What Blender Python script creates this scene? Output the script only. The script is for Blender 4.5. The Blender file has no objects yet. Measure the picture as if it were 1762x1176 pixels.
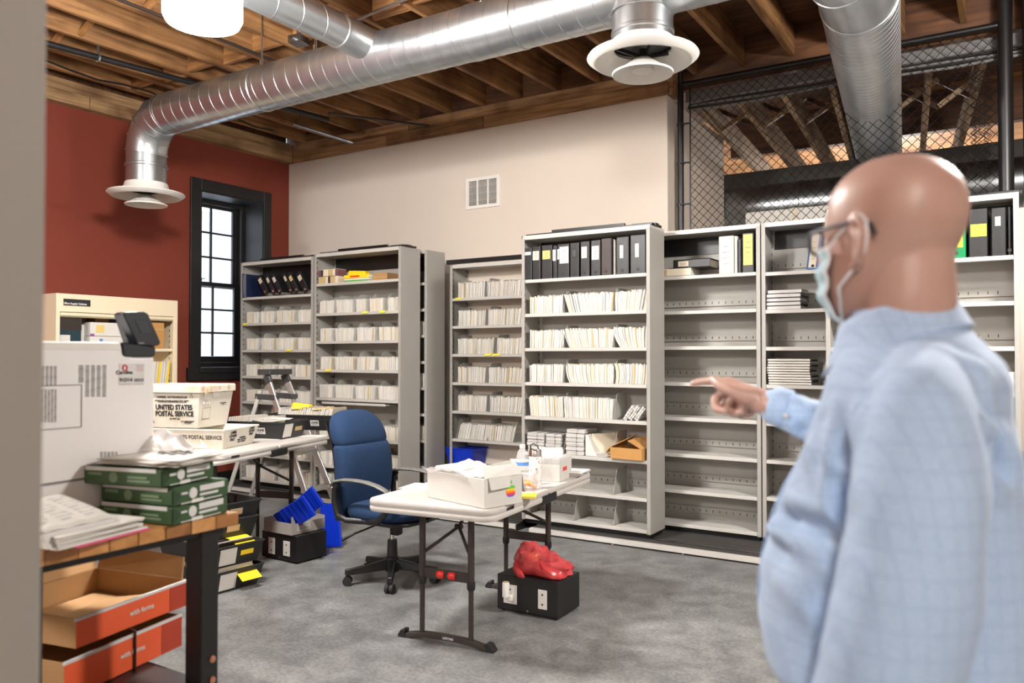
import bpy, bmesh, math, random
from mathutils import Vector, Matrix, Euler, noise as mnoise
R = math.radians
SC = bpy.context.scene
COL = SC.collection
# ------------------------------------------------------------------ camera, light, exposure
FPX, YAW, PITCH, EYE = 1380.0, R(32.5), math.atan(24 / 1380.0), 1.43
cam_d = bpy.data.cameras.new('camera'); cam = bpy.data.objects.new('camera', cam_d); COL.objects.link(cam)
cam.location = (0, 0, EYE); cam.rotation_euler = (R(90) + PITCH, 0, YAW)
cam_d.sensor_width = 36; cam_d.lens = FPX / 1762 * 36; cam_d.clip_start = .02; cam_d.clip_end = 200
cam_d.dof.use_dof = True; cam_d.dof.focus_distance = 5.2; cam_d.dof.aperture_fstop = 2.6
SC.camera = cam
SC.view_settings.view_transform = 'Standard'; SC.view_settings.look = 'None'
SC.view_settings.exposure = 0.0; SC.view_settings.gamma = 1.0; SC.view_settings.use_curve_mapping = False
W = bpy.data.worlds.new('world'); SC.world = W; W.use_nodes = True
wb = W.node_tree.nodes['Background']; wb.inputs[0].default_value = (.80, .90, 1, 1); wb.inputs[1].default_value = 3.5

PEND = (-3.46, 2.54, 3.22)                      # the pendant in view
PEND_MORE = ((.7, 4.0, 3.22, 'glowing drum pendant light to the right of the man'), (-4.1, -1.5, 3.22, 'glowing drum pendant light behind the workbench'), (-1.6, 12.7, 3.3, 'glowing drum pendant light in the room behind the fence'))
PEND_FILL = (1.1, -2.6, 3.22)                     # dimmer fill lamp, added behind the camera to brighten the man
LAMP = 360
# ------------------------------------------------------------------ pixel -> place (1762 x 1176 photograph, used to read off positions once)
_f0 = Vector((-math.sin(YAW), math.cos(YAW), 0)); _rt = Vector((math.cos(YAW), math.sin(YAW), 0))
_fw = _f0 * math.cos(PITCH) + Vector((0, 0, math.sin(PITCH))); _up = _rt.cross(_fw)
_C = Vector((0, 0, EYE))
def ray(x, y): return _fw + _rt * ((x - 881) / FPX) - _up * ((y - 588) / FPX)
def pz(x, y, z=0): d = ray(x, y); return _C + d * ((z - EYE) / d.z)
def pX(x, y, X): d = ray(x, y); return _C + d * (X / d.x)
def pY(x, y, Y): d = ray(x, y); return _C + d * (Y / d.y)
def pD(x, y, D): return _C + ray(x, y) * D

# ------------------------------------------------------------------ materials
def lin(c):
    return tuple(((v / 255) / 12.92 if v / 255 <= .04045 else ((v / 255 + .055) / 1.055) ** 2.4) for v in c) + (1,)
MATS = {}
def mat(name, rgb, rough=.5, metal=0, var=.06, scale=9, bump=0, bscale=60, stretch=(1, 1, 1), coat=0, trans=0, alpha=1, sss=0, rgb2=None, spec=.5, detail=4, contrast=None):
    m = bpy.data.materials.new(name); m.use_nodes = True; MATS[name] = m
    nt = m.node_tree; N = nt.nodes; L = nt.links; b = N['Principled BSDF']
    b.inputs['Roughness'].default_value = rough; b.inputs['Metallic'].default_value = metal
    b.inputs['Specular IOR Level'].default_value = spec
    if coat: b.inputs['Coat Weight'].default_value = coat
    if trans: b.inputs['Transmission Weight'].default_value = trans; b.inputs['IOR'].default_value = 1.3
    if alpha < 1: b.inputs['Alpha'].default_value = alpha
    if sss: b.inputs['Subsurface Weight'].default_value = sss; b.inputs['Subsurface Radius'].default_value = (.012, .005, .003)
    c = lin(rgb)
    tc = N.new('ShaderNodeTexCoord'); mp = N.new('ShaderNodeMapping'); mp.inputs['Scale'].default_value = stretch
    L.new(tc.outputs['Object'], mp.inputs['Vector'])
    if var or rgb2:
        n = N.new('ShaderNodeTexNoise'); n.inputs['Scale'].default_value = scale; n.inputs['Detail'].default_value = detail
        L.new(mp.outputs[0], n.inputs['Vector'])
        r = N.new('ShaderNodeValToRGB')
        lo, hi = contrast or (.3, .7)
        r.color_ramp.elements[0].position = lo; r.color_ramp.elements[1].position = hi
        if rgb2: r.color_ramp.elements[0].color = lin(rgb2); r.color_ramp.elements[1].color = c
        else:
            r.color_ramp.elements[0].color = tuple(v * (1 - var) for v in c[:3]) + (1,)
            r.color_ramp.elements[1].color = tuple(min(1, v * (1 + var)) for v in c[:3]) + (1,)
        L.new(n.outputs[0], r.inputs[0]); L.new(r.outputs[0], b.inputs['Base Color'])
    else: b.inputs['Base Color'].default_value = c
    if bump:
        n2 = N.new('ShaderNodeTexNoise'); n2.inputs['Scale'].default_value = bscale; L.new(mp.outputs[0], n2.inputs['Vector'])
        bp = N.new('ShaderNodeBump'); bp.inputs['Strength'].default_value = bump; bp.inputs['Distance'].default_value = .01
        L.new(n2.outputs[0], bp.inputs['Height']); L.new(bp.outputs[0], b.inputs['Normal'])
    return m
def emit(name, rgb, s):
    m = bpy.data.materials.new(name); m.use_nodes = True; MATS[name] = m
    b = m.node_tree.nodes['Principled BSDF']; b.inputs['Base Color'].default_value = (.9, .9, .9, 1)
    b.inputs['Emission Color'].default_value = lin(rgb); b.inputs['Emission Strength'].default_value = s
    return m
M = MATS
mat('red_wall', (120, 48, 30), .75, var=.05, scale=1.5, bump=.08, bscale=120)
mat('beige_wall', (212, 199, 186), .8, var=.02, scale=1.2, bump=.05, bscale=120)
mat('black_paint', (24, 23, 24), .45, var=.1)
mat('steel', (186, 190, 194), .31, .95, var=.1, scale=14, stretch=(1, .3, .3), bump=.03, bscale=12)
mat('steel_dark', (150, 153, 155), .3, 1, var=.12, scale=8, bump=.03, bscale=12)
mat('white_metal', (226, 222, 216), .45, var=.02)
mat('shelf_grey', (192, 188, 182), .45, var=.025, scale=3)  # light on the shelf lips is put into this paler tone
mat('shelf_grey_shaded', (160, 156, 150), .45, var=.03, scale=3)  # same shelf paint, darkened: shade on sides and backs put into colour
mat('divider_grey', (160, 158, 152), .5, var=.04)
mat('black_metal', (20, 19, 20), .4, var=.1)
mat('black_plastic', (24, 24, 26), .42, var=.08)
mat('black_leather', (30, 29, 31), .42, var=.12, bump=.1, bscale=200)
mat('paper_white', (216, 212, 205), .8, var=.03, scale=20)
mat('paper_cream', (216, 205, 184), .8, var=.03, scale=20)
mat('paper_tan', (190, 166, 118), .8, var=.03, scale=20)
mat('paper_grey', (204, 201, 199), .8, var=.03, scale=20)
mat('yellow_note', (240, 225, 60), .7, var=.02)
mat('yellow_folder', (244, 208, 30), .6, var=.02)
mat('label_tan', (226, 196, 118), .7, var=.02)
mat('ink', (35, 33, 33), .7, var=0)
mat('ink_grey', (120, 118, 116), .7, var=0)
mat('table_white', (190, 184, 178), .45, var=.02, bump=.05, bscale=300)
mat('brown_steel', (62, 54, 50), .4, .3, var=.06)
mat('blue_fabric', (13, 44, 78), .9, var=.12, scale=60, bump=.12, bscale=500)
mat('blue_plastic', (14, 52, 190), .35, var=.05)
mat('cardboard', (176, 134, 88), .8, var=.06, scale=5)
mat('cardboard_box', (190, 140, 80), .8, var=.05, scale=5)
mat('orange_print', (222, 88, 44), .55, var=.04)
mat('green_print', (48, 78, 42), .45, var=.05)
mat('dark_green', (34, 58, 32), .45, var=.05)
mat('cream_metal', (234, 218, 188), .45, var=.02, scale=3)
mat('printer_white', (222, 219, 217), .45, var=.01)
mat('printer_dark', (23, 26, 36), .35, var=.05)
mat('tub_plastic', (208, 202, 190), .5, var=.0, rgb2=(190, 172, 144), scale=5, contrast=(.28, .48))
mat('aluminium', (205, 205, 203), .35, .8, var=.05)
mat('red_plastic', (220, 40, 34), .35, var=.05)
mat('orange_food', (240, 150, 60), .5, var=.2, scale=60)
mat('pink_paper', (250, 90, 150), .7, var=0)
mat('brown_dark', (52, 36, 32), .5, var=.1)
mat('binder_blue', (24, 32, 62), .4, var=.05)
mat('binder_green', (0, 122, 70), .35, var=.05)
mat('binder_sky', (30, 84, 150), .4, var=.05)
mat('teal_dark', (22, 52, 62), .5, var=.05)
mat('purple_spine', (110, 70, 80), .6, var=.5, scale=60)
mat('skin', (196, 160, 146), .42, var=.0, rgb2=(182, 140, 126), scale=9, sss=.12, contrast=(.3, .75))
mat('mask_blue', (178, 206, 216), .8, var=.05, scale=30)
mat('mask_white', (236, 236, 238), .8, var=.02)
mat('trouser', (22, 22, 26), .8, var=.1)
mat('glass_lens', (235, 235, 235), .03, var=0, trans=1)
mat('bolt_copper', (200, 140, 112), .35, .8, var=0)
mat('chrome', (220, 220, 222), .15, 1, var=0)
mat('pipe_black', (34, 34, 36), .45, .2, var=.15)
mat('rubber', (30, 30, 31), .7, var=.1)
mat('outside_wall', (210, 214, 220), .9, var=.05)
mat('roof_dark', (60, 56, 52), .9, var=.1)
for _n, _c in (('apple_green', (96, 187, 70)), ('apple_yellow', (253, 184, 39)), ('apple_orange', (245, 130, 31)), ('apple_red', (224, 58, 62)), ('apple_purple', (150, 61, 151)), ('apple_blue', (0, 157, 220))):
    mat(_n, _c, .5, var=0)
emit('lamp_glow', (255, 252, 247), LAMP); emit('lamp_fill', (255, 252, 247), 245)

def wood(name, c1, c2, axis, rough=.65, sc=1.0):
    """Board with grain along axis (0 x, 1 y, 2 z): stretched noise for grain, knots and stains."""
    m = bpy.data.materials.new(name); m.use_nodes = True; MATS[name] = m
    nt = m.node_tree; N = nt.nodes; L = nt.links; b = N['Principled BSDF']; b.inputs['Roughness'].default_value = rough
    tc = N.new('ShaderNodeTexCoord'); oi = N.new('ShaderNodeObjectInfo')
    ad = N.new('ShaderNodeVectorMath'); ad.operation = 'ADD'
    ml = N.new('ShaderNodeMath'); ml.operation = 'MULTIPLY'; ml.inputs[1].default_value = 37
    L.new(oi.outputs['Random'], ml.inputs[0]); L.new(tc.outputs['Object'], ad.inputs[0]); L.new(ml.outputs[0], ad.inputs[1])
    mp = N.new('ShaderNodeMapping'); s = [14 * sc] * 3; s[axis] = .9 * sc; mp.inputs['Scale'].default_value = s
    L.new(ad.outputs[0], mp.inputs['Vector'])
    n = N.new('ShaderNodeTexNoise'); n.inputs['Scale'].default_value = 1.6; n.inputs['Detail'].default_value = 7; n.inputs['Distortion'].default_value = .6
    L.new(mp.outputs[0], n.inputs['Vector'])
    r = N.new('ShaderNodeValToRGB'); r.color_ramp.elements[0].position = .3; r.color_ramp.elements[1].position = .68
    r.color_ramp.elements[0].color = lin(c2); r.color_ramp.elements[1].color = lin(c1)
    L.new(n.outputs[0], r.inputs[0])
    n2 = N.new('ShaderNodeTexNoise'); n2.inputs['Scale'].default_value = 2.2; n2.inputs['Detail'].default_value = 3; L.new(ad.outputs[0], n2.inputs['Vector'])
    r2 = N.new('ShaderNodeValToRGB'); r2.color_ramp.elements[0].position = .32; r2.color_ramp.elements[1].position = .55
    r2.color_ramp.elements[0].color = (.45, .36, .3, 1); r2.color_ramp.elements[1].color = (1, 1, 1, 1)
    L.new(n2.outputs[0], r2.inputs[0])
    mx = N.new('ShaderNodeMix'); mx.data_type = 'RGBA'; mx.blend_type = 'MULTIPLY'; mx.inputs[0].default_value = 1
    L.new(r.outputs[0], mx.inputs[6]); L.new(r2.outputs[0], mx.inputs[7]); L.new(mx.outputs[2], b.inputs['Base Color'])
    bp = N.new('ShaderNodeBump'); bp.inputs['Strength'].default_value = .25; bp.inputs['Distance'].default_value = .004
    L.new(n.outputs[0], bp.inputs['Height']); L.new(bp.outputs[0], b.inputs['Normal'])
    return m
wood('joist_wood', (182, 134, 86), (114, 76, 44), 1)
wood('block_wood', (190, 138, 84), (126, 82, 44), 0)
wood('deck_wood', (120, 78, 46), (70, 42, 24), 0)
wood('plate_wood', (186, 146, 102), (120, 86, 54), 0, .75)
wood('plate_wood_y', (184, 148, 106), (118, 88, 58), 1, .75)
wood('pale_wood', (206, 180, 150), (150, 116, 84), 1)
wood('butcher_wood', (206, 152, 92), (172, 116, 60), 0, .4, .8)

def concrete():
    m = bpy.data.materials.new('concrete'); m.use_nodes = True; MATS['concrete'] = m
    nt = m.node_tree; N = nt.nodes; L = nt.links; b = N['Principled BSDF']
    tc = N.new('ShaderNodeTexCoord')
    cols = []
    for sc, d, lo, hi, a, c in ((.9, 5, .3, .72, (124, 124, 123), (160, 160, 158)), (7, 8, .35, .7, (190, 190, 190), (255, 255, 255)), (55, 4, .4, .62, (215, 215, 215), (255, 255, 255))):
        n = N.new('ShaderNodeTexNoise'); n.inputs['Scale'].default_value = sc; n.inputs['Detail'].default_value = d; n.inputs['Distortion'].default_value = .5
        L.new(tc.outputs['Object'], n.inputs['Vector'])
        r = N.new('ShaderNodeValToRGB'); r.color_ramp.elements[0].position = lo; r.color_ramp.elements[1].position = hi
        r.color_ramp.elements[0].color = lin(a); r.color_ramp.elements[1].color = lin(c); L.new(n.outputs[0], r.inputs[0]); cols.append((r.outputs[0], n.outputs[0]))
    cur = cols[0][0]
    for o, _ in cols[1:]:
        mx = N.new('ShaderNodeMix'); mx.data_type = 'RGBA'; mx.blend_type = 'MULTIPLY'; mx.inputs[0].default_value = .85
        L.new(cur, mx.inputs[6]); L.new(o, mx.inputs[7]); cur = mx.outputs[2]
    # a few pale scratches and veins
    v = N.new('ShaderNodeTexVoronoi'); v.feature = 'DISTANCE_TO_EDGE'; v.inputs['Scale'].default_value = .55
    n3 = N.new('ShaderNodeTexNoise'); n3.inputs['Scale'].default_value = 3
    L.new(tc.outputs['Object'], n3.inputs['Vector'])
    mixv = N.new('ShaderNodeMix'); mixv.data_type = 'VECTOR'; mixv.inputs[0].default_value = .12
    L.new(tc.outputs['Object'], mixv.inputs[4]); L.new(n3.outputs[1], mixv.inputs[5]); L.new(mixv.outputs[1], v.inputs['Vector'])
    r = N.new('ShaderNodeValToRGB'); r.color_ramp.elements[0].position = 0; r.color_ramp.elements[1].position = .006
    r.color_ramp.elements[0].color = (1.18, 1.17, 1.15, 1); r.color_ramp.elements[1].color = (1, 1, 1, 1); L.new(v.outputs[0], r.inputs[0])
    mx = N.new('ShaderNodeMix'); mx.data_type = 'RGBA'; mx.blend_type = 'MULTIPLY'; mx.inputs[0].default_value = .6
    L.new(cur, mx.inputs[6]); L.new(r.outputs[0], mx.inputs[7]); L.new(mx.outputs[2], b.inputs['Base Color'])
    rr = N.new('ShaderNodeMapRange'); rr.inputs[3].default_value = .38; rr.inputs[4].default_value = .6
    L.new(cols[1][1], rr.inputs[0]); L.new(rr.outputs[0], b.inputs['Roughness'])
    bp = N.new('ShaderNodeBump'); bp.inputs['Strength'].default_value = .05; L.new(cols[2][1], bp.inputs['Height']); L.new(bp.outputs[0], b.inputs['Normal'])
concrete()

def plaid():
    m = bpy.data.materials.new('shirt_cloth'); m.use_nodes = True; MATS['shirt_cloth'] = m
    nt = m.node_tree; N = nt.nodes; L = nt.links; b = N['Principled BSDF']; b.inputs['Roughness'].default_value = .85
    b.inputs['Sheen Weight'].default_value = .2
    uv = N.new('ShaderNodeTexCoord')
    sp = N.new('ShaderNodeSeparateXYZ'); L.new(uv.outputs['Object'], sp.inputs[0])
    def lines(sock, freq, w):
        a = N.new('ShaderNodeMath'); a.operation = 'MULTIPLY'; a.inputs[1].default_value = freq; L.new(sock, a.inputs[0])
        f = N.new('ShaderNodeMath'); f.operation = 'FRACT'; L.new(a.outputs[0], f.inputs[0])
        c = N.new('ShaderNodeMath'); c.operation = 'LESS_THAN'; c.inputs[1].default_value = w; L.new(f.outputs[0], c.inputs[0]); return c.outputs[0]
    s = N.new('ShaderNodeMath'); s.operation = 'ADD'; L.new(sp.outputs[0], s.inputs[0]); L.new(sp.outputs[1], s.inputs[1])
    l1 = lines(s.outputs[0], 36, .16); l2 = lines(sp.outputs[2], 34, .13)
    mxx = N.new('ShaderNodeMath'); mxx.operation = 'MAXIMUM'; L.new(l1, mxx.inputs[0]); L.new(l2, mxx.inputs[1])
    k = N.new('ShaderNodeMath'); k.operation = 'MULTIPLY'; k.inputs[1].default_value = .17; L.new(mxx.outputs[0], k.inputs[0])
    n = N.new('ShaderNodeTexNoise'); n.inputs['Scale'].default_value = 400; L.new(uv.outputs['Object'], n.inputs['Vector'])
    r = N.new('ShaderNodeValToRGB'); r.color_ramp.elements[0].color = lin((164, 188, 220)); r.color_ramp.elements[1].color = lin((186, 206, 233))
    r.color_ramp.elements[0].position = .35; r.color_ramp.elements[1].position = .65; L.new(n.outputs[0], r.inputs[0])
    mx = N.new('ShaderNodeMix'); mx.data_type = 'RGBA'; L.new(k.outputs[0], mx.inputs[0]); L.new(r.outputs[0], mx.inputs[6]); mx.inputs[7].default_value = lin((118, 146, 192))
    L.new(mx.outputs[2], b.inputs['Base Color'])
plaid()
def clear_film(name, tint, alpha, rough=.15):
    m = bpy.data.materials.new(name); m.use_nodes = True; MATS[name] = m
    b = m.node_tree.nodes['Principled BSDF']; b.inputs['Base Color'].default_value = lin(tint); b.inputs['Alpha'].default_value = alpha; b.inputs['Roughness'].default_value = rough
    n = m.node_tree.nodes.new('ShaderNodeTexNoise'); n.inputs['Scale'].default_value = 35; bp = m.node_tree.nodes.new('ShaderNodeBump'); bp.inputs['Strength'].default_value = .5
    m.node_tree.links.new(n.outputs[0], bp.inputs['Height']); m.node_tree.links.new(bp.outputs[0], b.inputs['Normal'])
clear_film('clear_plastic', (240, 240, 240), .28)
clear_film('red_film', (236, 84, 88), .66, .22)
clear_film('bag_film', (240, 236, 236), .4, .25)
clear_film('pane_glass', (225, 235, 245), .12, .05)

# ------------------------------------------------------------------ mesh helpers
class MB:
    """Collects shapes; build() links them as ONE mesh object."""
    n = 0
    def __init__(s): s.v = []; s.f = []; s.m = []; s.mi = 0
    def add(s, vs, fs):
        o = len(s.v); s.v += [tuple(p) for p in vs]; s.f += [tuple(i + o for i in q) for q in fs]; s.m += [s.mi] * len(fs); return s
    def box(s, c, d, rot=None):
        MB.n = (MB.n + 1) % 6                       # a hair smaller each time, so that no two faces ever coincide
        hx, hy, hz = (q / 2 - min(MB.n * .0002, abs(q) * .08) for q in d)
        vs = [Vector((x * hx, y * hy, z * hz)) for z in (-1, 1) for y in (-1, 1) for x in (-1, 1)]
        if rot is not None: q = Euler(rot).to_matrix(); vs = [q @ p for p in vs]
        c = Vector(c); return s.add([p + c for p in vs], [(0, 2, 3, 1), (4, 5, 7, 6), (0, 1, 5, 4), (2, 6, 7, 3), (0, 4, 6, 2), (1, 3, 7, 5)])
    def span(s, a, b):
        return s.box([(a[i] + b[i]) / 2 for i in range(3)], [abs(b[i] - a[i]) for i in range(3)])
    def hexa(s, p):   # 8 points: bottom 4 (ccw) then top 4
        return s.add(p, [(3, 2, 1, 0), (4, 5, 6, 7), (0, 1, 5, 4), (1, 2, 6, 5), (2, 3, 7, 6), (3, 0, 4, 7)])
    def bar(s, a, b, w, h, up=(0, 0, 1)):
        a, b = Vector(a), Vector(b); t = (b - a).normalized(); u = Vector(up)
        if abs(t.dot(u)) > .99: u = Vector((0, 1, 0))
        r = t.cross(u).normalized(); u = r.cross(t)
        P = []
        for q in (a, b):
            for i, j in ((-1, -1), (1, -1), (1, 1), (-1, 1)): P.append(q + r * (w / 2 * i) + u * (h / 2 * j))
        return s.add(P, [(0, 1, 2, 3)[::-1], (4, 5, 6, 7), (0, 1, 5, 4), (1, 2, 6, 5), (2, 3, 7, 6), (3, 0, 4, 7)])
    def tube(s, pts, r, n=8, cap=True, closed=False):
        pts = [Vector(p) for p in pts]; k = len(pts); rs = r if isinstance(r, (list, tuple)) else [r] * k
        T = []
        for i in range(k):
            if closed: t = pts[(i + 1) % k] - pts[i - 1]
            else: t = pts[min(i + 1, k - 1)] - pts[max(i - 1, 0)]
            T.append(t.normalized() if t.length > 1e-9 else Vector((0, 0, 1)))
        u = Vector((0, 0, 1)) if abs(T[0].z) < .9 else Vector((0, 1, 0))
        V = []
        for i in range(k):
            u = u - T[i] * u.dot(T[i])
            if u.length < 1e-6: u = Vector((1, 0, 0)) - T[i] * T[i].x
            u.normalize(); w = T[i].cross(u)
            for j in range(n):
                a = 2 * math.pi * j / n; V.append(pts[i] + (u * math.cos(a) + w * math.sin(a)) * rs[i])
        F = [(i * n + j, i * n + (j + 1) % n, (i + 1) * n + (j + 1) % n, (i + 1) * n + j) for i in range(k - 1) for j in range(n)]
        if closed: F += [((k - 1) * n + j, (k - 1) * n + (j + 1) % n, (j + 1) % n, j) for j in range(n)]
        elif cap: F += [tuple(range(n))[::-1], tuple((k - 1) * n + j for j in range(n))]
        return s.add(V, F)
    def lathe(s, prof, c=(0, 0, 0), n=24, cap=True, axis=2):
        V = []
        for r, z in prof:
            for j in range(n):
                a = 2 * math.pi * j / n; p = [r * math.cos(a), r * math.sin(a), z]
                if axis == 0: p = [p[2], p[0], p[1]]
                if axis == 1: p = [p[1], p[2], p[0]]
                V.append(Vector(p) + Vector(c))
        k = len(prof)
        F = [(i * n + j, i * n + (j + 1) % n, (i + 1) * n + (j + 1) % n, (i + 1) * n + j) for i in range(k - 1) for j in range(n)]
        if cap: F += [tuple(range(n))[::-1], tuple((k - 1) * n + j for j in range(n))]
        return s.add(V, F)
    def prism(s, poly, a, b, axis=2):
        """poly: 2-D outline, extruded from a to b along axis; the other two axes in order."""
        def P(q, h):
            p = [q[0], q[1]]; p.insert(axis, h); return p
        n = len(poly); V = [P(q, a) for q in poly] + [P(q, b) for q in poly]
        F = [tuple(range(n))[::-1], tuple(range(n, 2 * n))] + [(i, (i + 1) % n, (i + 1) % n + n, i + n) for i in range(n)]
        return s.add(V, F)
    def grid(s, fn, nu, nv, thick=0):
        V = [Vector(fn(i / nu, j / nv)) for j in range(nv + 1) for i in range(nu + 1)]
        F = [(j * (nu + 1) + i, j * (nu + 1) + i + 1, (j + 1) * (nu + 1) + i + 1, (j + 1) * (nu + 1) + i) for j in range(nv) for i in range(nu)]
        return s.add(V, F)
    def build(s, name, material, parent=None, smooth=None, bevel=0, loc=None, rot=None, solid=0, seg=1, sub=0):
        me = bpy.data.meshes.new(name); me.from_pydata(s.v, [], s.f)
        ml = material if isinstance(material, (list, tuple)) else [material]
        for m in ml: me.materials.append(MATS[m])
        if len(ml) > 1: me.polygons.foreach_set('material_index', s.m)
        bm = bmesh.new(); bm.from_mesh(me); bmesh.ops.recalc_face_normals(bm, faces=bm.faces); bm.to_mesh(me); bm.free()
        if smooth is not None:
            me.polygons.foreach_set('use_smooth', [True] * len(me.polygons))
            if smooth < 180: me.set_sharp_from_angle(angle=R(smooth))
        o = bpy.data.objects.new(name, me); COL.objects.link(o)
        if parent is not None: o.parent = parent
        if loc is not None: o.location = loc
        if rot is not None: o.rotation_euler = rot
        if solid: md = o.modifiers.new('solid', 'SOLIDIFY'); md.thickness = solid; md.offset = 0
        if sub: md = o.modifiers.new('sub', 'SUBSURF'); md.levels = sub; md.render_levels = sub
        if bevel: md = o.modifiers.new('bevel', 'BEVEL'); md.width = bevel; md.segments = seg; md.limit_method = 'ANGLE'; md.angle_limit = R(40)
        return o
def tag(o, label=None, cat=None, group=None, kind=None):
    if label: o['label'] = label
    if cat: o['category'] = cat
    if group: o['group'] = group
    if kind: o['kind'] = kind
    return o
def thing(name, label, cat, loc=(0, 0, 0), rz=0, group=None):
    o = bpy.data.objects.new(name, None); COL.objects.link(o); o.empty_display_size = .05
    o.location = loc; o.rotation_euler = (0, 0, rz); return tag(o, label, cat, group)
def struct(o): o['kind'] = 'structure'; return o
def setting(name):
    o = bpy.data.objects.new(name, None); COL.objects.link(o); o['kind'] = 'structure'; return o
def text(body, size, parent, loc, rot, m='ink', align='CENTER', name='lettering', bold=0, sx=1):
    c = bpy.data.curves.new(name, 'FONT'); c.body = body; c.size = size; c.align_x = align; c.align_y = 'CENTER'; c.offset = bold; c.space_line = .95
    c.resolution_u = 3; c.extrude = .0003
    tmp = bpy.data.objects.new('tmp', c); me = bpy.data.meshes.new_from_object(tmp); bpy.data.objects.remove(tmp); me.materials.clear(); me.materials.append(MATS[m])
    o = bpy.data.objects.new(name, me); COL.objects.link(o); o.parent = parent
    o.location = loc; o.rotation_euler = rot; o.scale = (sx, 1, 1); return o
def kids(o): return list(o.children)
def copy_tree(o, parent=None):
    c = o.copy(); COL.objects.link(c)
    if parent is not None: c.parent = parent
    for ch in kids(o): copy_tree(ch, c)
    return c
mat('pale_pink', (244, 190, 200), .5, var=0)
mat('label_blue', (90, 140, 205), .6, var=.3, scale=60)
mat('olive', (150, 140, 80), .6)
mat('label_yellow', (236, 205, 96), .7, var=.02)
mat('arm_grey', (104, 102, 98), .5, var=.05)
mat('speckle', (238, 234, 230), .4, rgb2=(150, 110, 110), scale=110, contrast=(.36, .42))
mat('tub_dark', (176, 160, 140), .6)
mat('tub_stain', (196, 168, 134), .6, var=.15, scale=14)
mat('tray_black', (34, 34, 35), .5, var=.06)
mat('grey_card', (176, 168, 160), .8, var=.03)
mat('ink_red', (170, 60, 50), .7, var=0)
mat('ladder_black', (62, 62, 64), .45, var=.08)
mat('printer_grey', (190, 188, 188), .5, var=.02)
mat('printer_dark2', (29, 33, 45), .35, var=.03)
mat('vent_dark', (92, 86, 82), .7, var=0)
mat('ream_print', (112, 132, 102), .6, var=0)
mat('print_pale', (190, 190, 194), .8, var=0)
mat('orange_dark', (170, 56, 30), .55, var=.04)

mat('taupe_wall', (138, 130, 122), .8, var=.02, scale=1.2, bump=.05, bscale=120)

mat('card_white', (196, 192, 186), .7, var=.02, scale=20)
# ------------------------------------------------------------------ room shell
XL, YB, ZC = -7.478, 6.708, 3.98           # red wall, beige wall, underside of joists
XE = -2.64                                  # the beige wall ends here
mb = MB(); mb.span((XL - .5, -4, -.2), (5, 14.4, 0)); struct(mb.build('floor', 'concrete'))
# red wall with the window opening (deep masonry reveal)
WY0, WY1, WZ0, WZ1 = 5.47, 6.31, 1.30, 3.21
mb = MB()
mb.span((XL - .5, -4, 0), (XL, WY0, 3.978)); mb.span((XL - .5, WY1, 0), (XL, YB + .3, 3.978))
mb.span((XL - .5, WY0, 0), (XL, WY1, WZ0)); mb.span((XL - .5, WY0, WZ1), (XL, WY1, 3.978))
struct(mb.build('wall_left', 'red_wall'))
mb = MB(); mb.span((XL, YB, 0), (XE, YB + .15, 3.745)); struct(mb.build('wall_back', 'beige_wall', bevel=.004))
mb = MB(); mb.span((XL - .5, -4.2, 0), (5, -4, 4.6)); struct(mb.build('wall_front', 'beige_wall'))
mb = MB(); mb.span((4.8, -4, 0), (5, 14.4, 4.6)); struct(mb.build('wall_right', 'beige_wall'))
mb = MB(); mb.span((-1.30, -4, 0), (-1.10, .568, 3.98)); struct(mb.build('wall_entry', 'taupe_wall', bevel=.004))
mb = MB(); mb.span((XL, 2.0, 0), (XL + .015, YB, .15)); struct(mb.build('baseboard_left', 'black_paint', bevel=.003))
mb = MB(); mb.span((XL + .015, YB - .015, 0), (XE, YB, .15)); struct(mb.build('baseboard_back', 'black_paint', bevel=.003))
# plates on the wall heads
t1 = setting('trim_1')
xs = [XL + .1, -5.9, -4.6, XE + .02]
for i in range(3):
    mb = MB(); mb.span((xs[i], YB - .03, 3.745), (xs[i + 1] - .006, YB + .14, 3.862)); mb.build('plank', 'plate_wood', t1, bevel=.004)
for a, b in ((XL + .1, -5.6), (-5.6, XE + .02)):
    mb = MB(); mb.span((a, YB - .005, 3.866), (b - .006, YB + .14, 3.978)); mb.build('plank', 'plate_wood', t1, bevel=.004)
t2 = setting('trim_2')
for a, b in ((-4, .5), (.5, 4.2), (4.2, YB - .03)):
    mb = MB(); mb.span((XL - .1, a, 3.745), (XL + .10, b - .006, 3.862)); mb.build('plank', 'plate_wood_y', t2, bevel=.004)
for a, b in ((-4, 2.5), (2.5, YB)):
    mb = MB(); mb.span((XL - .1, a, 3.866), (XL + .06, b - .006, 3.978)); mb.build('plank', 'plate_wood_y', t2, bevel=.004)
mb = MB(); mb.span((XE - .1, YB + .0, 3.745), (XE + .05, YB + .2, 4.25)); struct(mb.build('trim_3', 'plate_wood', bevel=.004))
t5 = setting('trim_5')
for a, b in ((-4, .5), (.5, 3.6), (3.6, YB)):
    mb = MB(); mb.span((XL - .1, a, 3.98), (XL - .04, b - .005, 4.3)); mb.build('plank', 'deck_wood', t5)
for a, b in ((XL - .1, -5.1), (-5.1, XE)):
    mb = MB(); mb.span((a, YB + .05, 3.982), (b - .005, YB + .10, 4.3)); mb.build('plank', 'deck_wood', t5)
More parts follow.
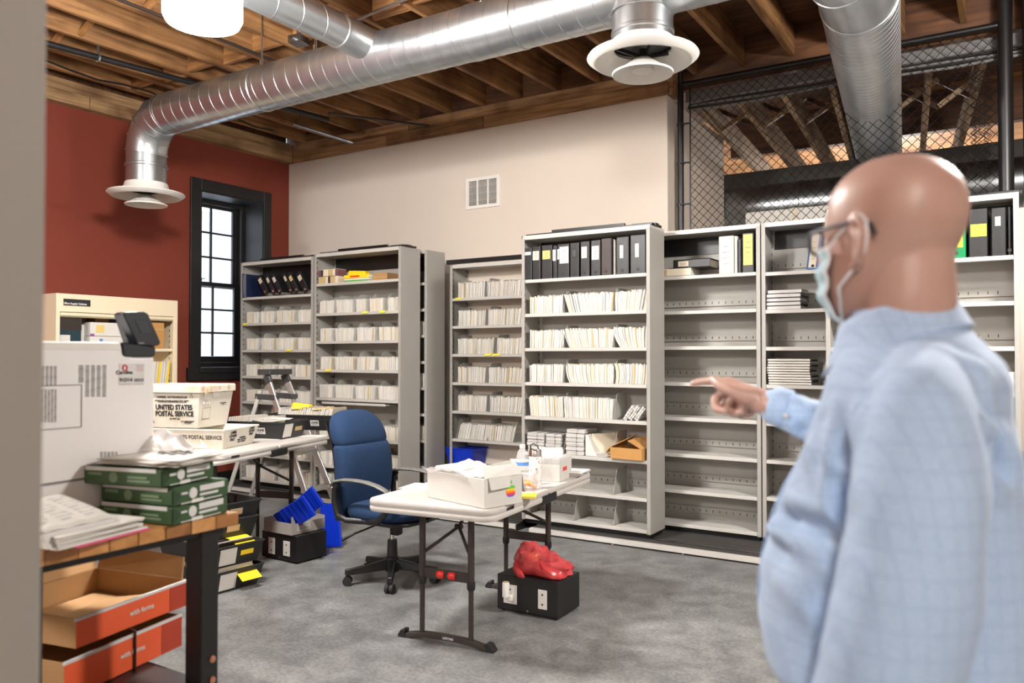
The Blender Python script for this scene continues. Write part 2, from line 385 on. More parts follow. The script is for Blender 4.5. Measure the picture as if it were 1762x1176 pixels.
# joisted ceiling
ceil_o = setting('ceiling')
rng = random.Random(4)
mb = MB(); mb.span((XL - .5, -4, 4.30), (5, 14.4, 4.4)); mb.build('roof_deck', 'roof_dark', ceil_o)
y = -4
while y < 14.2:
    mb = MB(); mb.span((XL - .4, y + .004, 4.236), (4.8, y + .286, 4.262 + rng.uniform(0, .012))); mb.build('plank', 'deck_wood' if y < 9.3 else 'block_wood', ceil_o); y += .29  # rear planks in paler wood: lamplit brightness put into their colour
jx = []
x = -7.26
while x < 4.7:
    jx.append(x); x += .437
def skew(x):                                  # joists drift a little off square towards the right of the room
    return max(0, (x + 3.6)) * .028
for x in jx:
    mb = MB(); h = .235 + rng.uniform(-.008, .008); s = skew(x); w = .023
    z0 = ZC + rng.uniform(-.004, .004)
    yy = [-4, 1.2, 7.0]
    P = [(x - w, -4, z0), (x + w, -4, z0), (x + w - s, 7.0, z0), (x - w - s, 7.0, z0)]
    mb.hexa(P + [(p[0], p[1], z0 + h + .02) for p in P]); mb.build('joist', 'joist_wood', ceil_o, bevel=.004)
def block(x, yb, h=.2, t=.04, dz=0):
    s = skew(x) * (yb + 4) / 11
    mb = MB(); mb.span((x + .025 - s, yb - t / 2, ZC + .02 + dz), (x + .437 - .025 - s, yb + t / 2, ZC + .02 + dz + h)); mb.build('blocking', 'block_wood', ceil_o, bevel=.003)
for i, x in enumerate(jx[:-1]):
    block(x, 4.53 + (.05 if i % 2 else 0))
    if i % 3 != 1: block(x, 1.3 + (.05 if i % 2 else 0))
for i, x in enumerate(jx[1:9]):               # diagonal bridging between the joists
    if i % 3 == 2: continue
    for sgn in (-1, 1):
        a = Vector((x + .03, 3.5 + .03 * sgn, ZC + (.03 if sgn > 0 else .2))); b = Vector((x + .407, 3.5 + .03 * sgn, ZC + (.2 if sgn > 0 else .03)))
        mb = MB(); mb.bar(a, b, .03, .045); mb.build('bridging', 'block_wood', ceil_o)

# ------------------------------------------------------------------ window
win = setting('window_1')
mb = MB()                                     # casing boards on the wall face
mb.span((XL, WY0 - .13, WZ0 - .04), (XL + .03, WY0, WZ1 + .13)); mb.span((XL, WY1, WZ0 - .04), (XL + .03, WY1 + .11, WZ1 + .13))
mb.span((XL, WY0, WZ1), (XL + .03, WY1, WZ1 + .13)); mb.build('casing', 'black_paint', win, bevel=.003)
mb = MB(); mb.span((XL - .46, WY0 - .02, WZ0 - .06), (XL + .06, WY1 + .02, WZ0)); mb.span((XL, WY0 - .16, WZ0 - .14), (XL + .045, WY1 + .14, WZ0 - .0)); mb.build('sill', 'black_paint', win, bevel=.003)
mb = MB(); t = .012
mb.span((XL - .48, WY0, WZ0), (XL + .02, WY0 + t, WZ1)); mb.span((XL - .48, WY1 - t, WZ0), (XL + .02, WY1, WZ1)); mb.span((XL - .48, WY0, WZ1 - t), (XL + .02, WY1, WZ1)); mb.build('reveal_lining', 'black_paint', win)
GX = XL - .36
def sash(name, x, z0, z1, st):
    y0, y1 = WY0 + .06, WY1 - .06
    mb = MB(); d = .035
    mb.span((x - d, y0, z0), (x, y0 + st, z1)); mb.span((x - d, y1 - st, z0), (x, y1, z1)); mb.span((x - d, y0, z0), (x, y1, z0 + st * .95)); mb.span((x - d, y0, z1 - st * .6), (x, y1, z1))
    o = mb.build(name, 'black_paint', win, bevel=.003)
    a, b, c, e = y0 + st, y1 - st, z0 + st * .95, z1 - st * .6
    mb = MB(); mb.span((x - .028, (a + b) / 2 - .012, c), (x - .006, (a + b) / 2 + .012, e))
    for k in (1, 2): zz = c + (e - c) * k / 3; mb.span((x - .028, a, zz - .011), (x - .006, b, zz + .011))
    mb.build('muntin', 'black_paint', o)
    for i in range(2):
        for k in range(3):
            mb = MB(); ya, yb_ = (a, (a + b) / 2) if i == 0 else ((a + b) / 2, b)
            mb.span((x - .019, ya, c + (e - c) * k / 3), (x - .016, yb_, c + (e - c) * (k + 1) / 3)); mb.build('pane', 'pane_glass', o)
ZM = 2.235
sash('lower_sash', GX + .04, WZ0 + .05, ZM + .03, .075); sash('upper_sash', GX, ZM - .03, WZ1 - .05, .07)
mb = MB(); mb.span((GX - .06, WY0 + .01, WZ0), (GX + .06, WY0 + .06, WZ1)); mb.span((GX - .06, WY1 - .06, WZ0), (GX + .06, WY1 - .01, WZ1)); mb.span((GX - .06, WY0 + .01, WZ1 - .06), (GX + .06, WY1 - .01, WZ1 - .01)); mb.span((GX - .06, WY0 + .01, WZ0), (GX + .08, WY1 - .01, WZ0 + .05)); mb.build('jamb', 'black_paint', win, bevel=.003)
mb = MB(); mb.box((GX + .06, WY0 + .22, ZM + .045), (.03, .05, .02)); mb.bar((GX + .06, WY0 + .2, ZM + .06), (GX + .08, WY0 + .28, ZM + .06), .012, .01); mb.build('sash_lock', 'brown_steel', win, bevel=.003)
# pale clapboard neighbour outside
mb = MB(); mb.span((XL - 7, 5, -1), (XL - 6.7, 16, 4.4)); ow = struct(mb.build('wall_neighbour', 'outside_wall'))

# ------------------------------------------------------------------ room beyond the fence
FY = 6.86
mb = MB(); mb.span((XE - .3, YB + .15, 0), (XE, 8.3, 3.72)); struct(mb.build('wall_passage', 'beige_wall'))
mb = MB(); mb.span((XL, 14.2, 0), (4.8, 14.4, 4.3)); struct(mb.build('wall_far', 'beige_wall'))
far = setting('trim_4')
mb = MB(); mb.span((XE + .02, 7.02, 3.86), (3, 7.16, 4.235)); mb.build('header_beam', 'deck_wood', far, bevel=.005)
mb = MB(); mb.span((XE + .06, 7.0, 3.74), (3, 7.05, 3.83)); mb.build('grey_board', 'ink_grey', far, bevel=.004)
for k in range(4):
    mb = MB(); mb.tube([(XE + .1 + .35 * i, 6.98 - .015 * k, 3.70 - .02 * k + .012 * math.sin(i * 1.3 + k)) for i in range(9)], .011, 6); mb.build('cable', ('black_plastic', 'ink_grey')[k % 2], far)
mb = MB(); mb.span((XE - .3, 8.6, 3.22), (3, 8.8, 3.40)); mb.build('dark_beam', 'roof_dark', far, bevel=.005)
for (xa, ya, xb, yb_) in ((1193, 177, 1288, 277), (1265, 164, 1365, 291), (1343.6, 153.6, 1422, 286), (1429, 139, 1467, 279), (1527, 120, 1530, 275), (1599, 114, 1588, 262), (1694, 100, 1650, 257)):
    a = pY(xa, ya, 7.17); b = pY(xb, yb_, 8.9)
    mb = MB(); mb.bar(a, a + (b - a) * 2.6, .05, .05); mb.bar(a + Vector((0, 0, .12)), a + (b - a) * 2.6 + Vector((0, 0, .12)), .035, .2)
    mb.build('rafter', 'pale_wood', far, bevel=.004)
mb = MB(); mb.span((XE - .3, 9.5, 3.80), (3, 9.6, 4.235)); mb.build('lamp_block_beam', 'deck_wood', far, bevel=.005)  # beam added to keep the rear lamp off the nearer deck
pr = [pY(xa, 175 - i * 11, 7.9) for i, xa in enumerate((1215, 1300, 1372, 1444, 1530, 1600, 1690))]
for i in range(6):
    a = pY(1235 + i * 76, 232 - i * 9, 7.9); b = pY(1235 + (i + 1) * 76, 232 - (i + 1) * 9, 7.9)
    mb = MB(); mb.bar(a + Vector((0, 0, .02)), b + Vector((0, 0, .26)), .03, .04); mb.build('bridging', 'pale_wood', far)
    mb = MB(); mb.bar(a + Vector((0, .05, .26)), b + Vector((0, .05, .02)), .03, .04); mb.build('bridging', 'deck_wood', far)

# ------------------------------------------------------------------ ducts
DY, DZ, DR = 4.22, 3.52, .172
def spiral(mb, a, b, r, pitch=.125, n=40, wind=True):
    """Lock-seam pipe: smooth wall with a narrow raised helical rib."""
    a, b = Vector(a), Vector(b); t = (b - a).normalized(); Ln = (b - a).length
    u = Vector((0, 0, 1)) - t * t.z; u.normalize(); w = t.cross(u)
    mb.tube([a + t * (Ln * i / 4) for i in range(5)], r, n, cap=False)
    if wind:
        k = int(Ln / pitch * n); pts = []
        turns = Ln / pitch
        V, F = [], []
        for i in range(k + 1):
            ang = 2 * math.pi * turns * i / k; c = a + t * (Ln * i / k); d = u * math.cos(ang) + w * math.sin(ang)
            for off, rr in ((-.005, r - .001), (-.002, r + .0022), (.002, r + .0022), (.005, r - .001)): V.append(c + t * off + d * rr)
        for i in range(k):
            for q in range(3): F.append((i * 4 + q, i * 4 + q + 1, (i + 1) * 4 + q + 1, (i + 1) * 4 + q))
        mb.add(V, F)
    return mb
def collar(mb, c, t, r, w=.014, n=40):
    c, t = Vector(c), Vector(t).normalized(); mb.tube([c - t * w, c - t * w * .6, c + t * w * .6, c + t * w], [r, r + .006, r + .006, r], n, cap=False)
duct = thing('spiral_air_duct', 'shiny galvanised spiral air duct hung under the joists', 'duct', (0, 0, 0))
XD0, XD1 = -6.22, -1.12
mb = MB(); spiral(mb, (XD0, DY, DZ), (XD1, DY, DZ), DR); mb.build('main_pipe', 'steel', duct, smooth=40)
for x in (-5.0, -2.8):
    mb = MB(); collar(mb, (x, DY, DZ), (1, 0, 0), DR)
    if x > -3: collar(mb, (x - .18, DY, DZ), (1, 0, 0), DR); collar(mb, (x + .18, DY, DZ), (1, 0, 0), DR); mb.tube([(x - .18, DY, DZ), (x + .18, DY, DZ)], DR + .004, 40, cap=False)
    mb.build('joint_collar', 'steel', duct, smooth=40)
def gore(pts, r, name, collars=True):
    """Segmented elbow: straight mitred gores with raised seams."""
    mb = MB(); mb.tube(pts, r, 40, cap=False)
    if collars:
        P = [Vector(p) for p in pts]
        for i, p in enumerate(P): collar(mb, p, P[min(i + 1, len(P) - 1)] - P[max(i - 1, 0)], r, .008)
    return mb.build(name, 'steel', duct, smooth=25)
rE = .30; cx, cz = XD0, DZ - rE
pts = [(cx - rE * math.sin(R(a)), DY, cz + rE * math.cos(R(a))) for a in (0, 22, 45, 68, 90)]
gore(pts, DR, 'elbow')
XN = cx - rE
mb = MB(); spiral(mb, (XN, DY, cz), (XN, DY, 2.93), DR - .004, .07); collar(mb, (XN, DY, cz - .12), (0, 0, 1), DR); mb.build('drop_neck', 'steel', duct, smooth=40)
XS = pY(1100, 60, DY).x + .02
mb = MB(); spiral(mb, (XS, DY, DZ - .02), (XS, DY, 3.19), DR, .1); collar(mb, (XS, DY, 3.26), (0, 0, 1), DR); collar(mb, (XS, DY, DZ - DR + .03), (0, 0, 1), DR + .004, .01); mb.build('drop_neck', 'steel', duct, smooth=40)
XB = -3.83; ZB = 3.60; BR = .112
mb = MB(); spiral(mb, (XB, 0.6, ZB), (XB + .0, DY - .2, ZB), BR, .2); mb.build('branch_pipe', 'steel', duct, smooth=40)
mb = MB(); mb.tube([(XB, DY - .36, ZB), (XB + .02, DY - .12, ZB - .02), (XB + .05, DY - .02, ZB - .05)], [BR + .003, BR + .004, BR + .035], 32, cap=False); collar(mb, (XB, DY - .36, ZB), (0, 1, 0), BR); mb.build('tee_saddle', 'steel', duct, smooth=40)
# far elbow and the run through the fence
RR = .215; ea = Vector((-.78, 4.95, 3.50)); eb = pz(1513, 272, 3.5); td = (eb - ea).normalized()
c0 = Vector((XD1, DY, DZ)); pts = []
for i in range(7):
    f = i / 6; p = (1 - f) ** 2 * c0 + 2 * f * (1 - f) * Vector((-.72, DY + .05, DZ - .01)) + f * f * ea; pts.append(p)
mb = MB(); mb.tube(pts, [DR + (RR - DR) * i / 6 for i in range(7)], 40, cap=False)
for i in (0, 2, 4, 6): collar(mb, pts[i], pts[min(i + 1, 6)] - pts[max(i - 1, 0)], DR + (RR - DR) * i / 6, .008)
mb.build('elbow', 'steel', duct, smooth=25)
mb = MB(); spiral(mb, ea, ea + td * ((eb - ea).length + .6), RR, .075, 36); mb.build('rear_pipe', 'steel', duct, smooth=40)
def hanger(x, y, z, r):
    mb = MB(); mb.tube([(x, y, z + r), (x, y, 4.1)], .003, 5); mb.tube([(x + .02, y, z + r), (x + .02, y - .02, 4.1)], .0025, 5)
    mb.tube([(x, y + (r + .004) * math.sin(R(a)), z + (r + .004) * math.cos(R(a))) for a in range(-40, 41, 20)], .004, 5); mb.box((x, y, z + r + .03), (.02, .02, .05)); mb.build('hanger_wire', 'steel', duct)
hanger(-5.02, DY, DZ, DR); hanger(-2.85, DY, DZ, DR); hanger(XB - .6, DY, DZ, DR); hanger(-1.9, DY, DZ, DR)
# cross duct in the rear room
cd = thing('cross_duct', 'large dark grey duct crossing the room behind the wire fence', 'duct')
a = pY(1215, 362, 8.5); b = pY(1720, 305, 8.5)
mb = MB(); spiral(mb, (XE - .2, 8.55, a.z - .02), (2.6, 8.55, a.z - .02), .23, .16); mb.build('pipe', 'steel_dark', cd, smooth=40)
mb = MB(); collar(mb, (-1.9, 8.55, a.z - .02), (1, 0, 0), .235); mb.build('joint_collar', 'steel_dark', cd, smooth=40)
mb = MB(); collar(mb, (-.5, 8.55, a.z - .02), (1, 0, 0), .235); mb.build('joint_collar', 'steel_dark', cd, smooth=40)

def diffuser(loc, r, label):
    d = thing('ceiling_diffuser', label, 'vent', loc, 0, 'round air diffusers on the duct')
    mb = MB(); mb.lathe([(r * .56, .05), (r * .6, .0), (r * .86, -.055), (r, -.035), (r + .006, -.045), (r * .9, -.075), (r * .84, -.075), (r * .55, -.012), (r * .52, .0)], n=48, cap=False); mb.build('flange', 'white_metal', d, smooth=50)
    mb = MB(); mb.lathe([(.05, -.055), (r * .22, -.07), (r * .42, -.115), (r * .56, -.135), (r * .55, -.145), (r * .40, -.125), (r * .24, -.09), (r * .2, -.1), (r * .2, -.1)], n=40); mb.build('inner_cone', 'white_metal', d, smooth=50)
    mb = MB(); mb.lathe([(r * .2, -.085), (r * .19, -.125), (.01, -.13)], n=32); mb.build('centre_disc', 'white_metal', d, smooth=50)
    mb = MB(); mb.lathe([(r * .55, .045), (r * .5, .02), (.02, .02)], n=32); mb.lathe([(.022, .0), (.022, -.09)], n=8)
    for k in range(4): aa = R(45 + 90 * k); mb.bar((0, 0, -.045), (r * .5 * math.cos(aa), r * .5 * math.sin(aa), -.01), .012, .02)
    mb.build('damper', 'black_metal', d, smooth=40)
    return d
diffuser((XN, DY, 2.90), .315, 'white round air diffuser below the duct elbow by the red wall')
diffuser((XS, DY, 3.17), .31, 'white round air diffuser under the duct beside the wire fence')

# ------------------------------------------------------------------ pendants
def pendant(loc, label, m='lamp_glow'):
    p = thing('pendant_light', label, 'lamp', loc, 0)
    mb = MB(); mb.lathe([(.175, .12), (.19, .1), (.19, -.09), (.175, -.12), (.11, -.132)], n=40); mb.build('diffuser', m, p, smooth=50)
    mb = MB(); mb.lathe([(.03, .3), (.06, .28), (.12, .2), (.195, .15), (.205, .135), (.205, .12), (.19, .128)], n=32, cap=False); mb.build('reflector_cap', 'steel', p, smooth=50)
    mb = MB(); mb.tube([(0, 0, .28), (0, 0, 4.29 - loc[2])], .008, 8); mb.build('stem', 'steel', p)
    return p
pendant(PEND, 'glowing white drum pendant light under the joists')
for l in PEND_MORE: pendant(l[:3], l[3])
pendant(PEND_FILL, 'added dimmer drum fill light behind the camera', 'lamp_fill')

# ------------------------------------------------------------------ pipes and fittings under the ceiling
def run(name, pts, r, m, label, cat='pipe', clips=(), n=10):
    t = thing(name, label, cat)
    mb = MB(); mb.tube(pts, r, n); mb.build('pipe', m, t, smooth=60)
    for c in clips:
        mb = MB(); c = Vector(c); mb.tube([c + Vector((r * 1.3 * math.sin(R(a)), 0, r * 1.3 * math.cos(R(a)))) for a in range(-150, 151, 50)], r * .35, 6); mb.bar(c + Vector((0, 0, r)), c + Vector((0, 0, .17)), .004, .02); mb.build('clip', 'steel', t)
    return t
a = pz(70, 72, 3.88); b = pz(365, 152, 3.88)
run('sprinkler_pipe', [a + (a - b) * .8, a, b, b + (b - a) * .9], .026, 'pipe_black', 'black steel pipe hung across the left part of the ceiling', clips=[a + (b - a) * .3, b + (b - a) * .3])
a = pz(208, 0, 3.94); b = pz(473, 105, 3.94)
run('conduit', [a + (a - b) * 1.2, a, b, b + (b - a) * .3], .012, 'brown_steel', 'thin grey conduit running below the joists left of the lamp')
a = pz(398, 0, 3.92); b = pz(545, 62, 3.92)
run('conduit', [a + (a - b), a, b], .011, 'steel', 'thin bright conduit ending at the ceiling junction box')
a = pz(600, 40, 3.95); b = pz(690, 2, 3.95)
run('conduit', [a, b, b + (b - a) * 2], .011, 'steel', 'bright conduit crossing the joists above the branch duct')
jb = thing('junction_box', 'small grey junction box clamped beside the branch duct', 'box', pz(514, 70, 3.88), .2)
mb = MB(); mb.box((0, 0, 0), (.12, .12, .06)); mb.build('case', 'steel_dark', jb, bevel=.004)
mb = MB(); mb.lathe([(.018, 0), (.018, .07)], (.0, .0, .03), 10); mb.lathe([(.014, -.09), (.018, -.06)], (0, 0, 0), 10, axis=1); mb.build('connector', 'chrome', jb, smooth=40)
a = pY(505, 214, 6.0); b = pY(607, 246, 6.55)
run('vent_pipe', [a, b], .018, 'steel', 'short metal pipe stub below the joists over the beige wall', clips=[a + (b - a) * .1])
a = pY(566, 195, 5.6); b = pY(738, 217, 6.65)
run('water_pipe', [a + Vector((0, 0, .0)), b], .014, 'brown_steel', 'slim brown pipe running under the joists to the wall plate')
# pull cord style rods left: cables draped along the joists
cb = MB(); pts = [(-7.0, 3.3 + .25 * i, 3.93 + .02 * math.sin(i * 1.7)) for i in range(12)]; cb.tube(pts, .009, 6); tag(cb.build('ceiling_cable', 'black_plastic'), 'loose black cable along the ceiling near the red wall', 'cable')

# ------------------------------------------------------------------ wall register
g0, g1 = pY(803, 306, YB), pY(861, 349.5, YB)
gx0, gx1, gz0, gz1 = g0.x, g1.x, 2.93, 3.25
gr = thing('wall_register', 'white louvred air register high on the beige wall', 'vent', ((gx0 + gx1) / 2, YB, (gz0 + gz1) / 2))
w, h = gx1 - gx0, gz1 - gz0
mb = MB()
for sx in (-1, 1): mb.box((sx * (w / 2 - .018), -.01, 0), (.036, .02, h))
for sz in (-1, 1): mb.box((0, -.01, sz * (h / 2 - .018)), (w - .07, .02, .036))
for sx in (-1, 1): mb.box((sx * w * .155, -.01, 0), (.014, .018, h - .07))
mb.build('frame', 'white_metal', gr, bevel=.002)
mb = MB(); mb.box((0, .0, 0), (w - .04, .003, h - .04)); mb.build('dark_opening', 'black_metal', gr)
for k in range(20):
    mb = MB(); mb.box((0, -.009, -h / 2 + .045 + k * (h - .09) / 19), (w - .07, .010, .0045), (R(-12), 0, 0)); mb.build('slat', 'white_metal', gr)

# ------------------------------------------------------------------ wire fence
fence = thing('chain_link_fence', 'black chain link fence panel above the right hand shelves', 'fence')
FX0, FX1, FZ1 = -2.575, -.09, 3.86
mb = MB(); mb.tube([(FX0, FY, 0), (FX0, FY, 4.0)], .028, 12); mb.build('post', 'black_metal', fence, smooth=60)
mb = MB(); mb.tube([(FX1, FY, 0), (FX1, FY, 4.25)], .05, 12); mb.build('post', 'black_metal', fence, smooth=60)
mb = MB(); mb.tube([(FX1 + .14, FY - .05, 0), (FX1 + .14, FY - .05, 4.25)], .035, 12); mb.build('post', 'black_metal', fence, smooth=60)
mb = MB(); mb.tube([(FX0, FY, FZ1), (FX1, FY, FZ1)], .024, 10); mb.build('top_rail', 'black_metal', fence, smooth=60)
mb = MB(); mb.tube([(FX0, FY, 2.2), (FX1, FY, 2.2)], .02, 10); mb.build('lower_rail', 'black_metal', fence, smooth=60)
mb = MB(); mb.tube([(FX0 + .09, FY, 2.1), (FX0 + .09, FY, FZ1)], .007, 6); mb.build('tension_bar', 'black_metal', fence)
for z in (2.42, 2.78, 3.15, 3.5): 
    mb = MB(); mb.tube([(FX0, FY - .035, z), (FX0 + .1, FY - .012, z)], .008, 6); mb.lathe([(.033, -.012), (.033, .012)], (FX0, FY, z), 14); mb.build('tension_band', 'black_metal', fence)
mb = MB(); P = .079; zz0 = 2.15; nz = int((FZ1 - zz0) / (P / 2))
k = 0; x = FX0 + .09
def strand(x, s):
    pts = [(x + (P / 2 - .002 if (i + s) % 2 else .002), FY + (.004 if (i + s) % 2 else -.004), zz0 + i * P / 2) for i in range(nz + 1)]
    mb.tube(pts, .0033, 4, cap=False)
while x < FX1 - .02:
    strand(x, k); x += P / 2; k += 1
mb.build('wire_mesh', 'black_metal', fence)['kind'] = 'stuff'
mb = MB(); rr = random.Random(3)                 # rolled-up leftover mesh by the far post
for i in range(9):
    aa = i * .7; mb.tube([(FX1 - .16 + .05 * math.cos(aa) + (.02 if j % 2 else -.02), FY + .06 + .05 * math.sin(aa), 2.75 + j * .035) for j in range(24)], .003, 4, cap=False)
mb.build('rolled_mesh', 'black_metal', fence)['kind'] = 'stuff'
# pale cartons on top of things in the rear room
cb_ = thing('white_carton', 'white carton seen through the fence below the cross duct', 'box', (pY(1372, 372, 8.0).x, 8.1, 2.0))
mb = MB(); mb.box((0, 0, .42), (.95, .4, .84)); mb.build('carton', 'paper_white', cb_, bevel=.004); mb = MB(); mb.box((0, -.203, .42), (.06, .004, .84)); mb.box((0, 0, .842), (.06, .4, .004)); mb.build('tape', 'paper_cream', cb_)
rk = thing('storage_rack', 'grey storage rack behind the fence carrying the white carton', 'rack', (cb_.location.x, 8.1, 0))
mb = MB(); mb.box((0, 0, 1.975), (1.6, .5, .05)); mb.box((0, 0, 1.0), (1.6, .5, .05)); mb.build('shelf', 'shelf_grey', rk)
for sx in (-1, 1):
    for sy in (-1, 1): mb = MB(); mb.box((sx * .78, sy * .23, 1), (.04, .04, 2)); mb.build('post', 'shelf_grey', rk)
# ------------------------------------------------------------------ shelving platforms
def platform(x0, x1, yf, lab):
    t = thing('shelving_platform', lab, 'platform', ((x0 + x1) / 2, yf, 0), 0, 'floor platforms of the sliding shelves')
    w = (x1 - x0) / 2
    mb = MB(); mb.span((-w, .05, 0), (w, YB - .02 - yf, .035)); mb.build('deck', 'black_metal', t)
    for k in range(4):
        mb = MB(); mb.span((-w, .06 + k * .28, .035), (w, .06 + k * .28 + .274, .042)); mb.build('deck_board', 'roof_dark', t)
    mb = MB(); mb.prism([(0, .012), (.006, .045), (.05, .045), (.05, 0), (.01, 0), (.01, .012)], -w, w, 0); mb.build('front_rail', 'shelf_grey', t, bevel=.002)
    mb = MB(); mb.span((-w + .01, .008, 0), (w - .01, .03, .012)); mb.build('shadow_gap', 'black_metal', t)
    for k in range(3):
        mb = MB(); mb.span((-w, .14 + .37 * k, .042), (w, .165 + .37 * k, .052)); mb.build('track', 'steel_dark', t)
    n = int(w * 2 / .55)
    mb = MB()
    for k in range(n): mb.box((-w + .2 + k * .55, -.012, .006), (.014, .024, .012))
    mb.build('levelling_screw', 'chrome', t)['kind'] = 'stuff'
    mb = MB(); mb.prism([(.0, 0), (.0, .05), (.25, .1), (.3, .1), (.3, 0)], w, w + .012, 0); mb.build('end_stop', 'black_metal', t)
    return t
LY, RY = 5.75, 5.63                              # front faces of the two banks
platform(XL + .03, -3.50, LY - .20, 'left floor platform with a pale front rail behind the office chair')
platform(-3.36, .9, RY - .11, 'right floor platform with a pale front rail behind the folding table')

# ------------------------------------------------------------------ shelving units
UD = .29
def unit(x0, x1, yf, ztop, zs, label, base=.085, back='shelf_grey_shaded', rails=True, guide=0, slope=(0, 1), open_top=False):
    cx, w = (x0 + x1) / 2, (x1 - x0) / 2
    t = thing('shelving_unit', label, 'shelving', (cx, yf, 0), 0, 'grey steel shelving units')
    for s in (-1, 1):
        mb = MB(); x = s * (w - .015)
        mb.span((x - .015, 0, base), (x + .015, .006, ztop)); mb.span((x + s * .009 - .006, 0, base), (x + s * .009 + .006, UD, ztop)); mb.span((x - .015, UD - .012, base), (x + .015, UD, ztop))
        o = mb.build('side_panel', ['shelf_grey_shaded', 'ink'], t, bevel=.0015)
        mb = MB()
        for k in range(int((ztop - base) / .055)):
            for yy in (.03, UD - .035): mb.box((x + s * .002, yy, base + .03 + k * .055), (.003, .008, .02))
        mb.build('slot', 'ink', o)['kind'] = 'stuff'
    mb = MB(); mb.span((-w + .02, UD - .010, base), (w - .02, UD - .004, ztop)); mb.build('back_panel', back, t)
    mb = MB(); mb.span((-w, .0, ztop - .022), (w, UD, ztop)); mb.span((-w + .03, 0, ztop - .035), (w - .03, .006, ztop)); mb.build('top_panel', 'shelf_grey', t, bevel=.0015)
    mb = MB(); mb.span((-w + .03, UD - .02, ztop - .17), (w - .03, UD - .012, ztop - .03)); back != 'beige_wall' and mb.build('stop_panel', 'black_metal', t)
    mb = MB(); mb.span((-w + .015, .03, .052), (w - .015, UD - .01, base)); mb.build('carriage', 'black_metal', t, bevel=.003)
    shelves = []
    for i, z in enumerate(zs):
        mb = MB(); mb.span((-w + .03, .004, z - .006), (w - .03, UD - .012, z)); mb.span((-w + .03, .002, z - .028), (w - .03, .010, z)); mb.span((-w + .03, .01, z - .028), (w - .03, .03, z - .024))
        s = mb.build('shelf', 'shelf_grey', t, bevel=.0015); shelves.append(s)
        if rails:
            mb = MB(); mb.span((-w + .03, UD - .026, z + .045), (w - .03, UD - .016, z + .095)); mb.mi = 1
            for k in range(int((2 * w - .1) / .054)): mb.box((-w + .06 + k * .054, UD - .027, z + .07), (.005, .003, .02))
            mb.build('slotted_rail', ['shelf_grey_shaded', 'ink'], s)
    if guide:
        mb = MB(); mb.span((-w - .0, .07, ztop), (w + .02, .14, ztop + .022)); mb.span((w - .9, .09, ztop), (w - .25, .12, ztop + .045)); mb.build('top_guide', 'black_metal', t, bevel=.002)
        mb = MB(); mb.span((w - .16, .03, ztop), (w + .005, UD - .06, ztop + .02)); mb.build('guide_roller', 'black_metal', t, bevel=.002)
    return t
def zs(yf, x, ys): return [max(pY(x, y, yf).z, .118) for y in ys]
def xx(yf, x): return pY(x, 600, yf).x
UA = unit(xx(LY, 413.5), xx(LY, 538), LY, 2.435, zs(LY, 475, (509, 555, 602, 648, 693, 739, 785, 834)), 'grey shelving unit of white files beside the black window', guide=1, rails=False)
UB = unit(xx(LY, 540), xx(LY, 689), LY, 2.455, zs(LY, 615, (484, 537, 586.5, 637, 687, 755, 806, 858)), 'grey shelving unit of white files behind the office chair', guide=1, rails=False)
CY = LY + .35
cxr = pY(734, 600, CY).x
UC = unit(cxr - 1.08, cxr, CY, pY(733, 430, CY).z, [.1 + .255 * k for k in range(9)], 'grey shelving unit almost hidden behind the chair side unit, showing only its side panel', rails=False)
DYF = 6.395
UDD = unit(xx(DYF, 774), xx(DYF, 774) + 1.17, DYF, pY(774, 457, DYF).z, zs(DYF, 835, (511, 560, 609.5, 659.5, 709.5, 759, 806)), 'recessed grey shelving unit against the beige wall with a blue bin', back='beige_wall', rails=False, base=.06)
mb = MB(); dw = 1.17 / 2; dz = pY(774, 457, DYF).z
mb.span((-dw - .05, .0, dz + .012), (dw, .05, dz + .055)); mb.build('top_guide', 'black_metal', UDD, bevel=.002)
EX0, EX1 = pY(897.5, 600, RY).x, pY(1118.5, 600, RY).x
UE = unit(EX0, EX1, RY, pY(1118, 386, RY).z, zs(RY, 1008, (475.5, 537, 598.5, 660, 721, 785.5, 848, 911)), 'tall grey shelving unit of binders and files behind the folding table', guide=1)
FYF = 6.0
UF = unit(xx(FYF, 1308.5) - 1.16, xx(FYF, 1308.5), FYF, pY(1300, 385, FYF).z, zs(FYF, 1225, (472, 533.5, 596, 659.5, 721, 785, 849, 913)), 'mostly empty grey shelving unit with binders on its top shelf')
UG = unit(xx(FYF, 1310.5), xx(FYF, 1310.5) + 1.16, FYF, pY(1310, 384, FYF).z, zs(FYF, 1365, (466, 532, 597, 663, 729, 795, 860, 925)), 'grey shelving unit with stacked booklets beside the man')
HX0, HX1 = pY(1421, 600, RY).x, pY(1756, 600, RY).x
UH = unit(HX0, HX1, RY, pY(1755, 330, RY).z, zs(RY, 1735, (439, 518, 596.5, 676, 756, 836, 912)), 'grey shelving unit behind the man with green and black binders', guide=1)

